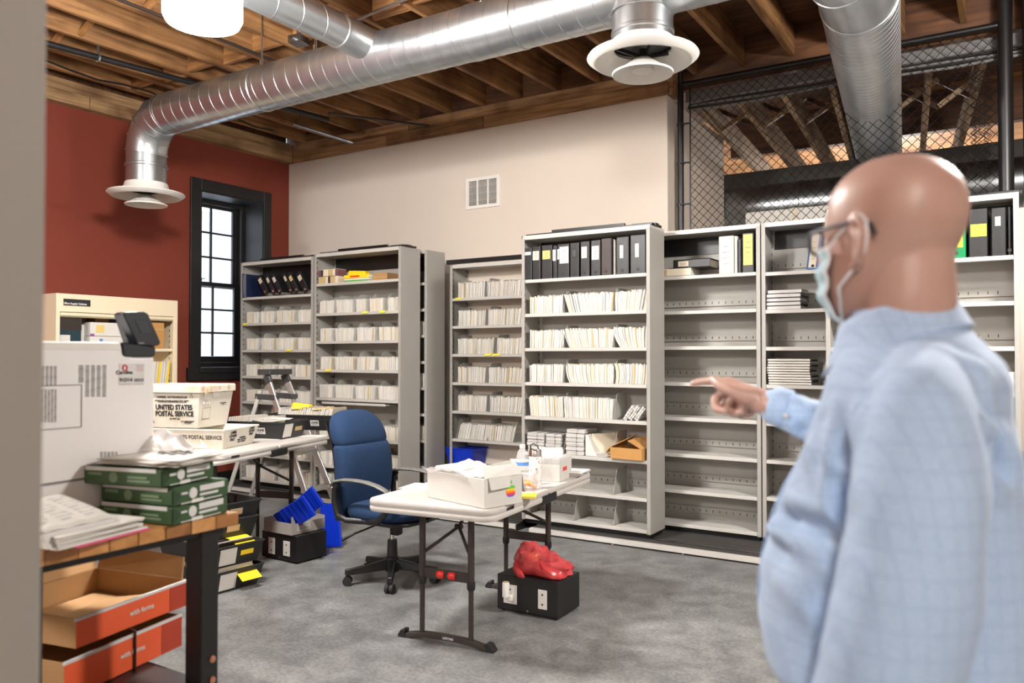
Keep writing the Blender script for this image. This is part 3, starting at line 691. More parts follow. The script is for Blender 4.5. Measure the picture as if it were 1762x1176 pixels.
# ------------------------------------------------------------------ dividers and paper files
def divider(unit_o, si, x, h=.155, lean=.0):
    """A sheet steel file divider clipped to a shelf (x in world)."""
    ss = [c for c in SHELF[unit_o.name]]; z = ss[si]
    mb = MB(); lx = x - unit_o.location.x
    P = [(.012, z), (UD - .02, z), (UD - .02, z + h), (.105, z + h), (.082, z + h - .012)]
    V = []
    for th in (0, .003):
        V += [(lx + th + lean * (p[1] - z), p[0], p[1]) for p in P]
    n = 5; mb.add(V, [tuple(range(n))[::-1], tuple(range(n, 2 * n))] + [(i, (i + 1) % n, (i + 1) % n + n, i + n) for i in range(n)])
    mb.build('file_divider', 'divider_grey', unit_o)
SHELF = {}
for u, args in ((UA, (LY, 475, (509, 555, 602, 648, 693, 739, 785, 834))), (UB, (LY, 615, (484, 537, 586.5, 637, 687, 755, 806, 858))), (UDD, (DYF, 835, (511, 560, 609.5, 659.5, 709.5, 759, 806))),
                (UE, (RY, 1008, (475.5, 537, 598.5, 660, 721, 785.5, 848, 911))), (UF, (FYF, 1225, (472, 533.5, 596, 659.5, 721, 785, 849, 913))), (UG, (FYF, 1365, (466, 532, 597, 663, 729, 795, 860, 925))),
                (UH, (RY, 1735, (439, 518, 596.5, 676, 756, 836, 912)))):
    SHELF[u.name] = zs(*args)
SHELF[UC.name] = [.1 + .255 * k for k in range(9)]
fr = random.Random(11)
FM = ['paper_white', 'paper_cream', 'paper_tan', 'paper_grey', 'blue_plastic']
def pick(): return fr.choices([0, 1, 2, 3, 4], [66, 18, 4, 12, 0])[0]
def file_shape(mb, x, th, yf, dep, z, h, lean, bend, jit=0):
    """One thin folder: three bands high so it can bow."""
    V = []
    for k in range(4):
        f = k / 3; off = lean * h * f + bend * math.sin(math.pi * f)
        t2 = th * (.85 + .3 * f)
        V += [(x + off - t2 / 2, yf + jit, z + h * f), (x + off + t2 / 2, yf + jit, z + h * f), (x + off + t2 / 2, yf + dep, z + h * f), (x + off - t2 / 2, yf + dep, z + h * f)]
    F = [(3, 2, 1, 0), (12, 13, 14, 15)]
    for k in range(3):
        b = 4 * k
        for i in range(4): F.append((b + i, b + (i + 1) % 4, b + 4 + (i + 1) % 4, b + 4 + i))
    mb.add(V, F)
STUFF = MB()
def row(yf, x0, x1, z, h, lean0=0, lean1=0, bend=0, th=.0075, pile=None, label=None, lim=None):
    """Files from x0 to x1 standing on a shelf; leans run from lean0 to lean1 as in a loosely packed row."""
    x = x0 + .004
    while x < x1 - .004:
        t = th * fr.uniform(.7, 1.35); f = (x - x0) / max(.01, x1 - x0)
        hh = h * fr.uniform(.93, 1.05); ln = min((x1 - x - t) / hh, 9) if False else lean0 + (lean1 - lean0) * f + fr.uniform(-.015, .015); bd = bend * (1 - f) + fr.uniform(-.0015, .0015)
        jit = fr.uniform(-.006, .008); m = pick()
        if lim is not None: ln = min(ln, (lim - x - t) / hh)
        if pile is None:
            STUFF.mi = m; file_shape(STUFF, x + t / 2, t * .93, yf + .028, .225, z + .001, hh, ln, bd, jit)
        else:
            mb = MB(); file_shape(mb, 0, t * .93, 0, .225, 0, hh, ln, bd, 0)
            o = mb.build('paper_file', FM[m], None); o.location = (x + t / 2, yf + .028 + jit, z + .001)
            tag(o, label, 'file', pile)
        x += t
def fill(u, yf, si, divs, x0, x1, h, gaps, dh=.178, leans=None, pile=None, labels=None, skip=()):
    """Files between dividers; divs, x0, x1 in world x; gaps = free space left of each divider."""
    z = SHELF[u.name][si]; edges = [x0] + list(divs) + [x1]
    for d in divs: divider(u, si, d, dh)
    for k in range(len(edges) - 1):
        if k in skip: continue
        a, b = edges[k] + .006, edges[k + 1] - gaps[k % len(gaps)]
        l0, l1, bd = (leans[k % len(leans)] if leans else (0, .02, 0))
        row(yf, a, b, z, h, l0, l1, bd, pile=pile, label=labels[k] if labels else None)
# left unit by the window
ax0, ax1 = UA.location.x - (xx(LY, 538) - xx(LY, 413.5)) / 2 + .04, xx(LY, 536)
aw = ax1 - ax0
for si in range(1, 8):
    j = [fr.uniform(-.02, .02) for _ in range(3)]
    dv = [ax0 + aw * (.24 + j[0]), ax0 + aw * ((.46 if si < 3 else .5) + j[1]), ax0 + aw * (.76 + j[2])]
    fill(UA, LY, si, dv, ax0 + .02, ax1 + .012, .118, [.052, .045, .075, .0], leans=[(-.02, .05, 0), (.02, .04, 0), (0, .08, .004), (0, .03, 0)])
bx0, bx1 = xx(LY, 543) + .01, xx(LY, 686)
bw = bx1 - bx0
for si in range(1, 8):
    if si == 1: dv = [bx0 + bw * q for q in (.22, .47, .64, .84)]
    else: dv = [bx0 + bw * (q + fr.uniform(-.015, .015)) for q in (.21, .47, .74)]
    fill(UB, LY, si, dv, bx0 + .012, bx1, .124, [.05, .045, .055, .0] if si > 1 else [.03, .045, .06, .055, .0], leans=[(0, .06, 0), (-.02, .05, 0), (.02, .08, 0), (-.05, .04, 0)])
# recessed unit
dx0, dx1 = xx(DYF, 786), xx(DYF, 774) + 1.12
for si in range(0, 6):
    d1, d2 = dx0, xx(DYF, (834, 836, 850, 836, 838, 834)[si])
    dv = [d1 - .01, d2, d2 + .42, d2 + .43 + .38]
    if si == 5:
        fill(UDD, DYF, si, [dx0 - .02, xx(DYF, 836), xx(DYF, 882)], dx0 - .06, dx1, .15, [0, .0, .02, 0], leans=[(0, 0, 0), (.25, .2, 0), (.1, .25, 0)], skip=(0, 3), dh=.2)
        continue
    fill(UDD, DYF, si, dv[:3], dx0 - .03, dx1, .15, [0, .03, .02, .02], leans=[(0, 0, 0), (-.02, .08, .004), (.02, .14, .004), (0, .1, 0)], skip=(0,), dh=.19)
mb = MB(); zb = SHELF[UDD.name][6]; bxc = xx(DYF, 795)
bn = thing('storage_bin', 'blue plastic bin on the bottom shelf of the recessed unit', 'bin', (bxc - .05, DYF + .02, zb + .001))
mb.hexa([(-.14, .02, 0), (.14, .02, 0), (.14, .24, 0), (-.14, .24, 0), (-.17, 0, .16), (.17, 0, .16), (.17, .25, .16), (-.17, .25, .16)]); mb.build('body', 'blue_plastic', bn, bevel=.004)
mb = MB(); mb.tube([(-.175, -.004, .16), (.175, -.004, .16), (.175, .254, .16), (-.175, .254, .16)], .007, 6, closed=True); mb.build('rim', 'blue_plastic', bn)
# hidden unit behind: a few files peep out of the gap
for si in (2, 4, 6): row(CY, cxr - .3, cxr - .04, SHELF[UC.name][si], .13)
# tall unit behind the folding table: these files show largest, so each one is an object
ORD = ['top', 'second', 'third', 'fourth', 'fifth', 'sixth', 'seventh', 'bottom']
ex0, ex1 = EX0 + .04, EX1 - .035
ed1, ed2 = xx(RY, 967), xx(RY, 1053)
SEC = ['left', 'middle', 'right']
LE = {1: [(.02, .03, .0), (-.32, .1, .0), (.0, .25, -.004)], 2: [(.02, .05, 0), (-.38, .12, -.006), (-.42, .1, -.012)], 3: [(0, .03, 0), (-.22, .05, -.012), (-.05, .1, .012)], 4: [(-.12, -.02, 0), (-.06, .02, 0), (.5, .7, 0)]}
for si in (1, 2, 3, 4):
    labs = [f'white paper file, {SEC[k]} section, {ORD[si]} shelf of the tall unit behind the table' for k in range(3)]
    gp = [.012, .012, .0]; a2 = .0
    if si == 4:
        fill(UE, RY, si, [ed1, ed2], ex0 + .02, ex1, .16, [.01, .012, 0], leans=LE[4], pile='files on the tall unit', labels=labs, skip=(2,), dh=.205)
        continue
    z = SHELF[UE.name][si]
    for d in (ed1, ed2): divider(UE, si, d, .185)
    row(RY, ex0 + .02, ed1 - .01, z, .142, *LE[si][0], th=.010, pile='files on the tall unit', label=labs[0])
    off = .05 if si in (2, 3) else .045
    row(RY, ed1 + off, ed2 - .012, z, .148, *LE[si][1], th=.010, pile='files on the tall unit', label=labs[1])
    row(RY, ed2 + (.05 if si == 2 else .012), ex1 + .012, z, .152, *LE[si][2], th=.010, pile='files on the tall unit', label=labs[2], lim=ex1 + .016)
for si in (5, 6, 7):
    for d in ((ed1, ed2) if si == 5 else (xx(RY, 1053),)) if si != 7 else (xx(RY, 985), xx(RY, 1053)): divider(UE, si, d, .2)
st = STUFF.build('filed_envelopes', FM); tag(st, 'rows of white and cream files packed on the left and recessed shelves', 'files', kind='stuff')
# leaning bundles on the fifth shelf, stacks on the sixth
def bundle(loc, dims, label, group, rot=(0, 0, 0), name='envelope_bundle', m='paper_white', n=5, wob=.004):
    t = thing(name, label, 'envelopes', loc, 0, group); t.rotation_euler = rot
    w, d, h = dims; mb = MB()
    for k in range(n):
        o = fr.uniform(-wob, wob); mb.mi = 0 if k % 3 else 1
        mb.box((o, d / 2 + fr.uniform(-wob, wob), h * (k + .5) / n), (w, d, h / n * .9))
    ob = mb.build('envelope', [m, 'paper_grey'], t); ob['kind'] = 'stuff'
    mb = MB(); z0, z1 = -.001, h + .001; mb.tube([(w * .1, -.004, z0), (w * .1, d + .004, z0), (w * .1, d + .004, z1), (w * .1, -.004, z1)], .0018, 4, closed=True); mb.build('rubber_band', 'brown_dark', t)
    return t
z5 = SHELF[UE.name][4] + .002
for k, (px_, an) in enumerate(((1072, 36), (1081, 35), (1090, 37))):
    bundle((xx(RY, px_), RY + .02, z5 + .002), (.03, .22, .13), 'white envelope bundle leaning at the right end of the fifth shelf', 'leaning bundles on the fifth shelf', (0, R(an), 0))
z6 = SHELF[UE.name][5] + .001
for k, (xa, xb, top, nm) in enumerate(((905, 934, 743, 'leftmost'), (937, 963, 746, 'second'), (972, 1003, 737, 'tallest'))):
    a, b = xx(RY, xa), xx(RY, xb); zt = pY(xa, top, RY + .05).z; n = 6; hh = (zt - z6) / n
    for q in range(n):
        bundle(((a + b) / 2 + fr.uniform(-.006, .006), RY + .02 + fr.uniform(0, .012), z6 + hh * q), (b - a, .22, hh * .9), f'white envelope bundle in the {nm} stack on the sixth shelf of the tall unit', 'stacked bundles on the sixth shelf', n=4)
wd = thing('letter_rest', 'white triangular paper wedge beside the stacked bundles', 'paper', (xx(RY, 1005), RY + .02, z6))
mb = MB(); mb.prism([(0, 0), (.10, 0), (.02, .165), (0, .165)], 0, .2, 1); mb.build('wedge', 'paper_white', wd, bevel=.002)
mb = MB(); mb.add([(.06, .05, .0), (.19, .22, .0), (.16, .22, .17), (.03, .05, .17)], [(0, 1, 2, 3)]); mb.build('card', 'paper_cream', wd, solid=.004)
for k in range(4):
    t = thing('envelope', 'loose white envelope lying beside the open brown carton', 'envelope', (xx(RY, 1030) + .012 * k, RY + .03, z6 + .001 + .008 * k), R(6 * k - 8), 'loose envelopes by the carton')
    mb = MB(); mb.box((0, .1, .003), (.13, .2, .006)); mb.build('body', 'paper_white', t); mb = MB(); mb.add([(-.06, .01, .0065), (.06, .01, .0065), (0, .09, .0068)], [(0, 1, 2)]); mb.build('flap', 'paper_cream', t)
cx_ = xx(RY, 1079)
ct = thing('open_carton', 'open brown cardboard carton on the sixth shelf of the tall unit', 'box', (cx_, RY - .03, z6 + .001), R(-4))
mb = MB(); w, d, h = .27, .22, .085; tt = .005
mb.span((-w / 2, 0, 0), (w / 2, d, tt)); mb.span((-w / 2, 0, 0), (w / 2, tt, h)); mb.span((-w / 2, d - tt, 0), (w / 2, d, h)); mb.span((-w / 2, 0, 0), (-w / 2 + tt, d, h)); mb.span((w / 2 - tt, 0, 0), (w / 2, d, h)); mb.build('tray', 'cardboard_box', ct)
for P in ([(-w / 2, 0, h), (-w / 2, d, h), (-w / 2 + .12, d, h + .09), (-w / 2 + .10, 0, h + .05)], [(w / 2, 0, h), (w / 2, d, h), (w / 2 - .12, d * .9, h + .07), (w / 2 - .13, .02, h + .055)], [(-w / 2, 0, h), (-w / 2 - .05, .02, h - .05), (-w / 2 - .05, d - .02, h - .03), (-w / 2, d, h)], [(-w / 2 + .1, d, h), (w / 2, d, h), (w / 2, d + .02, h + .07), (-w / 2 + .1, d + .02, h + .07)]):
    mb = MB(); mb.add(P, [(0, 1, 2, 3)]); mb.build('flap', 'cardboard_box', ct, solid=.005)

# ------------------------------------------------------------------ binders
def binder(loc, w, h, label, m='black_leather', d=.25, rot=(0, 0, 0), lab=None, group=None, ring=True):
    """Ring binder: spine towards -y. lab = list of (material, u0, u1, v0, v1) labels on the spine."""
    t = thing('ring_binder', label, 'binder', loc, 0, group); t.rotation_euler = rot
    mb = MB(); e = .004
    mb.prism([(-w / 2, .006), (-w / 2 + .006, 0), (w / 2 - .006, 0), (w / 2, .006), (w / 2, d), (w / 2 - e, d), (w / 2 - e, .008), (-w / 2 + e, .008), (-w / 2 + e, d), (-w / 2, d)], 0, h, 2); mb.build('cover', m, t, bevel=.001)
    mb = MB(); mb.span((-w / 2 + .007, .02, .006), (w / 2 - .007, d - .01, h - .012)); mb.build('pages', 'paper_white', t)
    for (lm, u0, u1, v0, v1) in lab or []:
        mb = MB(); mb.span((-w / 2 + w * u0, -.0015, h * v0), (-w / 2 + w * u1, .001, h * v1)); lo = mb.build('spine_label', lm, t)
        if (v1 - v0) > .2 and lm != 'yellow_note':
            mb = MB()
            for q in range(4): mb.box((-w / 2 + w * (u0 + u1) / 2, -.002, h * (v0 + (v1 - v0) * (.25 + .16 * q))), (w * (u1 - u0) * (.4 + .1 * (q % 3)), .0008, .004))
            mb.build('print', 'ink_grey', lo)['kind'] = 'stuff'
    if ring:
        mb = MB(); mb.lathe([(.011, -.002), (.011, .001)], (0, 0, h * .1), 12, axis=1); mb.build('finger_hole', 'ink', t)
    return t
ze = SHELF[UE.name][0] + .001
spec = [(898, 914, 'black_leather', .26, [('paper_white', .05, .9, .78, .88)], 'black binder with a small white label at the far left of its row'),
        (914.5, 928.5, 'black_leather', .268, [('paper_cream', .05, .85, .58, .86)], 'black binder with a cream spine label, left one of two'),
        (930, 948.5, 'black_leather', .272, [('label_tan', .12, .85, .58, .84)], 'black binder with an orange tan spine label'),
        (949.5, 957, 'black_leather', .262, [('paper_grey', .0, .8, .53, .88)], 'thin black binder with a tall grey label'),
        (957.5, 978, 'black_leather', .27, [('paper_white', .2, .98, .42, .92), ('paper_grey', .0, .18, .55, .86)], 'black binder with a large white spine sheet'),
        (979, 995, 'black_plastic', .272, [('black_metal', .1, .9, .55, .85)], 'glossy black binder with an empty spine pocket'),
        (997, 1013, 'black_leather', .276, [('paper_white', .15, .75, .52, .85)], 'black binder with a white label beside the torn label binder'),
        (1015, 1032, 'black_leather', .278, [('paper_white', .12, .88, .45, .84)], 'black binder with a torn edged white label'),
        (1033, 1051, 'brown_dark', .285, [], 'plain dark brown binder'),
        (1059, 1081, 'black_leather', .285, [('paper_white', .3, .58, .43, .78)], 'wide black binder with a narrow white label, left one of the pair'),
        (1083, 1111, 'black_leather', .29, [('paper_white', .32, .56, .42, .78)], 'widest black binder with a narrow white label at the right end')]
for a, b, m, h, lb, lab in spec:
    xa, xb = xx(RY, a), xx(RY, b); binder(((xa + xb) / 2, RY + .012, ze), xb - xa - .003, h, lab + ' on the tall unit' if len(lab.split()) < 12 else lab, m, lab=lb, group='binders on top of the tall unit')
t = thing('slip_folder', 'thin white folder standing beside the dark brown binder', 'folder', (xx(RY, 1055), RY + .03, ze)); mb = MB(); mb.span((-.008, 0, 0), (-.002, .23, .275)); mb.span((.001, 0, 0), (.006, .23, .262)); mb.build('folder', 'paper_white', t)
# leaning binders, window unit
za = SHELF[UA.name][0] + .001
bl = thing('ring_binder', 'dark blue binder standing at the left end by the window', 'binder', (xx(LY, 421), LY - .03, za), R(0))
mb = MB(); mb.prism([(-.03, .03), (-.026, .012), (-.015, .002), (0, 0), (.015, .002), (.026, .012), (.03, .03), (.03, .24), (-.03, .24)], 0, .25, 2); mb.build('cover', 'binder_blue', bl, smooth=50)
mb = MB(); mb.span((.0, -.0015, .02), (.012, .006, .235)); mb.build('spine_strip', 'chrome', bl)
for k, (px_, an, lm, lab) in enumerate(((456, -34, 'paper_cream', 'leaning black binder with a cream diamond label, first from the window'), (469, -33, 'paper_cream', 'leaning black binder with a slim cream label, second from the window'),
                                       (480, -33, 'paper_white', 'leaning black binder with a slim white label, third from the window'), (499, -32, 'paper_cream', 'thin leaning black binder, fourth from the window'),
                                       (509, -33, 'label_tan', 'leaning black binder with a tan label, fifth from the window'), (525, -34, 'paper_cream', 'leaning black binder with a square cream label, last of the row'))):
    w = (.07, .05, .06, .045, .06, .075)[k]
    b = binder((xx(LY, px_) + .0, LY + .015, za + .02), w, .24, lab, lab=[(lm, .2, .85, .62, .86)], rot=(0, R(an), 0), group='leaning binders by the window', ring=False)
    mb = MB(); mb.lathe([(.016, -.004), (.016, .002)], (0, 0, .035), 14, axis=1); mb.lathe([(.010, -.006), (.010, .002)], (0, 0, .035), 14, axis=1); mb.build('metal_ring', 'chrome', b, smooth=40)
# top shelf of the chair unit: paperbacks, yellow box, manuals
zb_ = SHELF[UB.name][0] + .001
for s in range(2):
    for k in range(8):
        t = thing('paperback', f'worn purple and cream paperback in the {"upper" if s else "lower"} row at the left end of the shelf', 'book', (xx(LY, 546.5 + k * 4.1), LY + .02, zb_ + s * .072), 0, 'paperbacks in two rows')
        mb = MB(); mb.prism([(-.0165, .004), (-.012, 0), (.012, 0), (.0165, .004), (.0165, .13), (-.0165, .13)], 0, .066 + fr.uniform(-.003, .003), 2); mb.build('cover', fr.choice(['purple_spine', 'paper_tan', 'brown_dark', 'paper_cream']), t)
        mb = MB(); mb.span((-.013, .01, .0655), (.013, .128, .069)); mb.build('pages', 'paper_cream', t)
yb_ = thing('wrapped_parcel', 'yellow padded parcel behind the stacked manuals', 'parcel', (xx(LY, 596), LY + .12, zb_)); mb = MB(); mb.hexa([(-.12, 0, 0), (.12, 0, 0), (.12, .12, 0), (-.12, .12, 0), (-.12, .02, .13), (.1, .02, .115), (.1, .11, .115), (-.12, .11, .13)]); mb.build('parcel', 'yellow_folder', yb_, bevel=.015, seg=2)
mb = MB(); mb.span((-.1, .018, .05), (.0, .022, .09)); mb.build('label', 'paper_cream', yb_)
for k, (m, hh, lab) in enumerate((('apple_green', .012, 'green and white manual at the bottom of the manual stack'), ('paper_white', .018, 'white manual in the middle of the manual stack'), ('yellow_folder', .034, 'thick yellow manual with a red title on top of the stack'))):
    t = thing('manual', lab, 'book', (xx(LY, 609) + .004 * k, LY + .02, zb_ + (0, .013, .032)[k]), R(2 * k), 'stacked manuals')
    mb = MB(); mb.span((-.155, 0, 0), (.155, .2, hh)); mb.build('cover', m, t, bevel=.002)
    mb = MB(); mb.span((-.15, .004, .002), (.157, .203, hh - .002)); mb.build('pages', 'paper_white', t)
    if k == 2: mb = MB(); mb.span((-.08, -.001, .009), (.04, .002, .026)); mb.build('title', 'red_plastic', t)
tb = thing('tan_carton', 'flat tan carton lying behind the manuals', 'box', (xx(LY, 645), LY + .08, zb_)); mb = MB(); mb.span((-.1, 0, 0), (.08, .16, .075)); mb.build('carton', 'cardboard', tb, bevel=.003); mb = MB(); mb.span((-.1, -.001, .03), (.08, .001, .036)); mb.build('tape', 'paper_tan', tb)
# shelving unit F top shelf
zf = SHELF[UF.name][0] + .001
b1 = binder((xx(FYF, 1146), FYF + .02, zf + .062), .06, .30, 'cream binder lying flat below a black one', 'paper_cream', rot=(0, R(90), 0), lab=[('paper_tan', .1, .9, .1, .35)], ring=False); b1.location.x = xx(FYF, 1125); b1.location.z = zf + .031
b2 = binder((xx(FYF, 1160), FYF + .05, zf + .1), .07, .30, 'black binder with a cream label lying across the cream binder', 'black_leather', rot=(0, R(90), 0), lab=[('paper_cream', .2, .8, .14, .42)], ring=False); b2.location.x = xx(FYF, 1159) - .02; b2.location.z = zf + .063 + .035
for a, b, m, h, lb, lab in ((1236, 1262, 'paper_cream', .285, [('paper_white', .05, .95, .02, .98)], 'wide cream covered binder on the mostly empty unit'), (1263, 1268, 'paper_grey', .28, [], 'thin pale folder binder beside the wide cream one'),
                            (1269, 1275, 'black_leather', .25, [], 'thin plain black binder beside the yellow labelled one'), (1276, 1297, 'black_leather', .295, [('label_tan', .12, .92, .18, .97)], 'black binder with a full length yellow spine label')):
    xa, xb = xx(FYF, a), xx(FYF, b); binder(((xa + xb) / 2, FYF + .015, zf), xb - xa - .002, h, lab, m, lab=lb, ring=False)
# G: blue binder, booklets
zg = SHELF[UG.name][0] + .001
binder((xx(FYF, 1398), FYF + .01, zg), .085, .27, 'blue binder with a cream spine label leaning beside the man', 'binder_sky', rot=(0, R(7), 0), lab=[('paper_cream', .15, .75, .05, .98)])
def stack(px0, px1, yf, si, tops, n, name, label, group, m):
    a, b = xx(yf, px0), xx(yf, px1); z = SHELF[UG.name][si] + .001; zt = pY(px0, tops, yf + .02).z; h = (zt - z) / n
    for k in range(n):
        t = thing(name, label, 'booklet', ((a + b) / 2 + fr.uniform(-.008, .008), yf + .02 + fr.uniform(0, .01), z + h * k), fr.uniform(-.03, .03), group)
        mb = MB(); mb.span((-(b - a) / 2, 0, .0006), ((b - a) / 2, .22, h * .82)); mb.build('pages', m, t, bevel=.001)
        mb = MB(); mb.add([(-(b - a) / 2, -.002, h * .85), ((b - a) / 2 + .003, -.002, h * .85), ((b - a) / 2 + .003, .22, h * .93), (-(b - a) / 2, .22, h * .93)], [(0, 1, 2, 3)]); mb.build('cover', 'paper_grey', t)
        if k % 2: mb = MB(); mb.span(((b - a) / 2, .02, .001), ((b - a) / 2 + .012, .2, h * .5)); mb.build('dark_edge', 'ink', t)
stack(1319, 1378, FYF, 1, 499, 5, 'booklet', 'white booklet in the short stack beside the face of the man', 'booklets in the short stack', 'paper_grey')
stack(1319, 1393, FYF, 3, 617, 10, 'booklet', 'white booklet in the taller stack above the pointing arm', 'booklets in the taller stack', 'paper_white')
# H binders
zh = SHELF[UH.name][0] + .001
for a, b, m, h, lb, lab in ((1630, 1664, 'binder_green', .345, [('yellow_note', .2, .85, .22, .48)], 'green binder with a yellow note behind the head of the man'), (1668, 1702, 'black_leather', .345, [('yellow_note', .1, .95, .42, .68)], 'black binder with a tilted yellow note'),
                            (1707, 1734, 'black_plastic', .34, [('paper_grey', .25, .65, .62, .82)], 'black binder with a small white tag in its pocket'), (1736, 1742, 'black_plastic', .34, [], 'thin black binder at the right end of its shelf')):
    xa, xb = xx(RY, a), xx(RY, b); binder(((xa + xb) / 2, RY + .012, zh), xb - xa - .003, h * .85, lab, m, lab=lb)
t = thing('white_box', 'small white box on the fourth shelf behind the shoulder of the man', 'box', (xx(RY, 1739), RY + .02, SHELF[UH.name][3] + .001)); mb = MB(); mb.span((-.06, 0, 0), (.03, .2, .12)); mb.build('box', 'paper_white', t, bevel=.002); mb = MB(); mb.span((-.062, -.002, .09), (.032, .202, .122)); mb.build('lid', 'paper_white', t)
# yellow notes on shelf lips
def note(px_, yf, u, si, label, rz=0):
    z = SHELF[u.name][si]; x = xx(yf, px_)
    t = thing('sticky_note', label, 'note', (x, yf, z), R(rz))
    mb = MB(); V = [(-.03, .05, .0015), (.034, .045, .0015), (.03, -.004, .0018), (-.04, -.004, .0018), (.018, -.008, -.016), (-.055, -.012, -.018)]
    mb.add(V, [(0, 1, 2, 3), (3, 2, 4, 5)]); mb.build('sheet', 'yellow_note', t, solid=.0012)
note(424, LY, UA, 1, 'yellow note at the left end of the second shelf by the window'); note(499, LY, UA, 2, 'yellow note on the third shelf by the window')
note(630, LY, UB, 1, 'left one of two yellow notes on the second shelf behind the chair'); note(660, LY, UB, 1, 'right one of two yellow notes on the second shelf behind the chair'); note(567, LY, UB, 3, 'yellow note low on the chair unit fourth shelf')
note(790, DYF, UDD, 0, 'yellow note on the top shelf of the recessed unit'); note(842, DYF, UDD, 2, 'left one of two yellow notes on the recessed unit'); note(856, DYF, UDD, 2, 'right one of two yellow notes on the recessed unit', 10)
# pull-out tray under a shelf of the chair unit
mb = MB(); z = SHELF[UB.name][4]; a, b = xx(LY, 558) - UB.location.x, xx(LY, 667) - UB.location.x; mb.span((a, -.03, z - .055), (b, .2, z - .045)); mb.span((a, -.034, z - .06), (b, -.026, z - .035)); mb.build('pull_out_tray', 'shelf_grey', UB, bevel=.002)
# ------------------------------------------------------------------ folding tables
def rrect(w, l, r, n=5):
    P = []
    for cx, cy, a0 in ((w - r, l - r, 0), (-w + r, l - r, 90), (-w + r, -l + r, 180), (w - r, -l + r, 270)):
        for k in range(n + 1): a = R(a0 + 90 * k / n); P.append((cx + r * math.cos(a), cy + r * math.sin(a)))
    return P
def folding_table(name, label, loc, rz, w, l, zt, insets=(.2, .2), fs=.25, clips=False, hinge=True):
    """Blow-moulded top along local y, two adjustable leg frames."""
    t = thing(name, label, 'table', loc, rz)
    def slab(mb, y0, y1, ra, rb):
        hw = w / 2
        P = []
        for cx, cy, a0, r in ((hw - rb, y1 - rb, 0, rb), (-hw + rb, y1 - rb, 90, rb), (-hw + ra, y0 + ra, 180, ra), (hw - ra, y0 + ra, 270, ra)):
            for k in range(6): a = R(a0 + 90 * k / 5); P.append((cx + r * math.cos(a), cy + r * math.sin(a)))
        k = len(P); V = []
        lay = [(-.058, .985), (-.050, 1.0), (-.036, 1.0), (-.033, .990), (-.028, .990), (-.025, 1.0), (-.007, 1.0), (0, .988)]
        cy = (y0 + y1) / 2
        for z, s in lay:
            for x, y in P: V.append((x * (1 - (1 - s) * .5 / hw * .4), cy + (y - cy) * (1 - (1 - s) * .5 / (y1 - y0)), zt + z))
        m = len(lay)
        mb.add(V, [(i * k + j, i * k + (j + 1) % k, (i + 1) * k + (j + 1) % k, (i + 1) * k + j) for i in range(m - 1) for j in range(k)] + [tuple(range(k))[::-1], tuple(range((m - 1) * k, m * k))])
    for a, b, ra, rb in ((-l / 2, -.003, .07, .012), (.003, l / 2, .012, .07)):
        mb = MB(); slab(mb, a, b, ra, rb); mb.build('table_top', 'table_white', t, smooth=50)
    if hinge:
        mb = MB(); mb.span((w / 2 - .012, -.1, zt - .075), (w / 2 + .004, .1, zt - .022)); mb.span((w / 2 - .03, -.09, zt - .07), (w / 2 - .01, .09, zt - .04)); mb.build('centre_bracket', 'black_plastic', t, bevel=.008)
        mb = MB(); mb.span((-w / 2 + .03, -.07, zt - .07), (w / 2 - .03, .07, zt - .046)); mb.build('hinge_rail', 'brown_steel', t)
    for s, ins in ((-1, insets[0]), (1, insets[1])):
        y = s * (l / 2 - ins)
        fr_ = thing_part('leg_frame', t)
        for sx in (-1, 1):
            x = sx * fs * .56
            mb = MB(); mb.tube([(x, y, zt * .42), (x, y, zt - .05)], .0165, 12); mb.tube([(x, y, .04), (x, y, zt * .5)], .013, 12); mb.build('leg', 'brown_steel', fr_, smooth=50)
            mb = MB(); mb.lathe([(.019, -.02), (.021, -.01), (.021, .01), (.019, .02)], (x, y, zt * .42), 12); mb.build('leg_lock', 'black_plastic', fr_, smooth=50)
        mb = MB(); mb.bar((-fs * .56, y, zt * .47), (fs * .56, y, zt * .47), .012, .05); mb.build('cross_bar', 'brown_steel', fr_, bevel=.003)
        mb = MB(); n = 12; top = []; bot = []
        for k in range(n + 1):
            u = -1 + 2 * k / n; x = u * fs; zz = .045 - .028 * abs(u) ** 3; top.append((x, zz)); bot.append((x, .004 + .014 * (1 - u * u) if abs(u) < .8 else 0))
        mb.prism(top + bot[::-1], y - .018, y + .018, 1); mb.build('foot_bar', 'brown_steel', fr_, bevel=.004)
        for sx in (-1, 1):
            mb = MB(); mb.prism([(sx * fs * .97, 0), (sx * fs * 1.1, 0), (sx * fs * 1.1, .012), (sx * fs * 1.02, .04), (sx * fs * .92, .043), (sx * fs * .92, 0)], y - .022, y + .022, 1); mb.build('foot_cap', 'black_plastic', fr_, bevel=.004)
        mb = MB(); xb = 0; mb.tube([(-fs * .56, y, zt * .6), (-.02, y - s * .16, zt * .76), (-.02, y - s * .34, zt - .05)], .009, 8); mb.tube([(fs * .56, y, zt * .6), (-.02, y - s * .16, zt * .76)], .009, 8); mb.lathe([(.012, -.02), (.012, .02)], (-.02, y - s * .16, zt * .76), 8, axis=0); mb.build('brace', 'brown_steel', fr_, smooth=50)
        if clips and s == -1:
            for k in (-.03, .035): mb = MB(); mb.lathe([(.016, -.02), (.020, -.012), (.020, .012), (.016, .02)], (k, y, zt * .47), 14, axis=0); mb.build('red_clip', 'red_plastic', fr_, smooth=50)
        if s == -1: text('LIFETIME', .016, fr_, (.02, y - .0195, .032), (R(90), 0, 0), 'paper_grey', bold=.0004)
    mb = MB(); mb.span((w / 2 - .005, -l / 2 + .16, zt - .028), (w / 2 + .0015, -l / 2 + .24, zt - .014)); mb.build('maker_plate', 'ink', t)
    return t
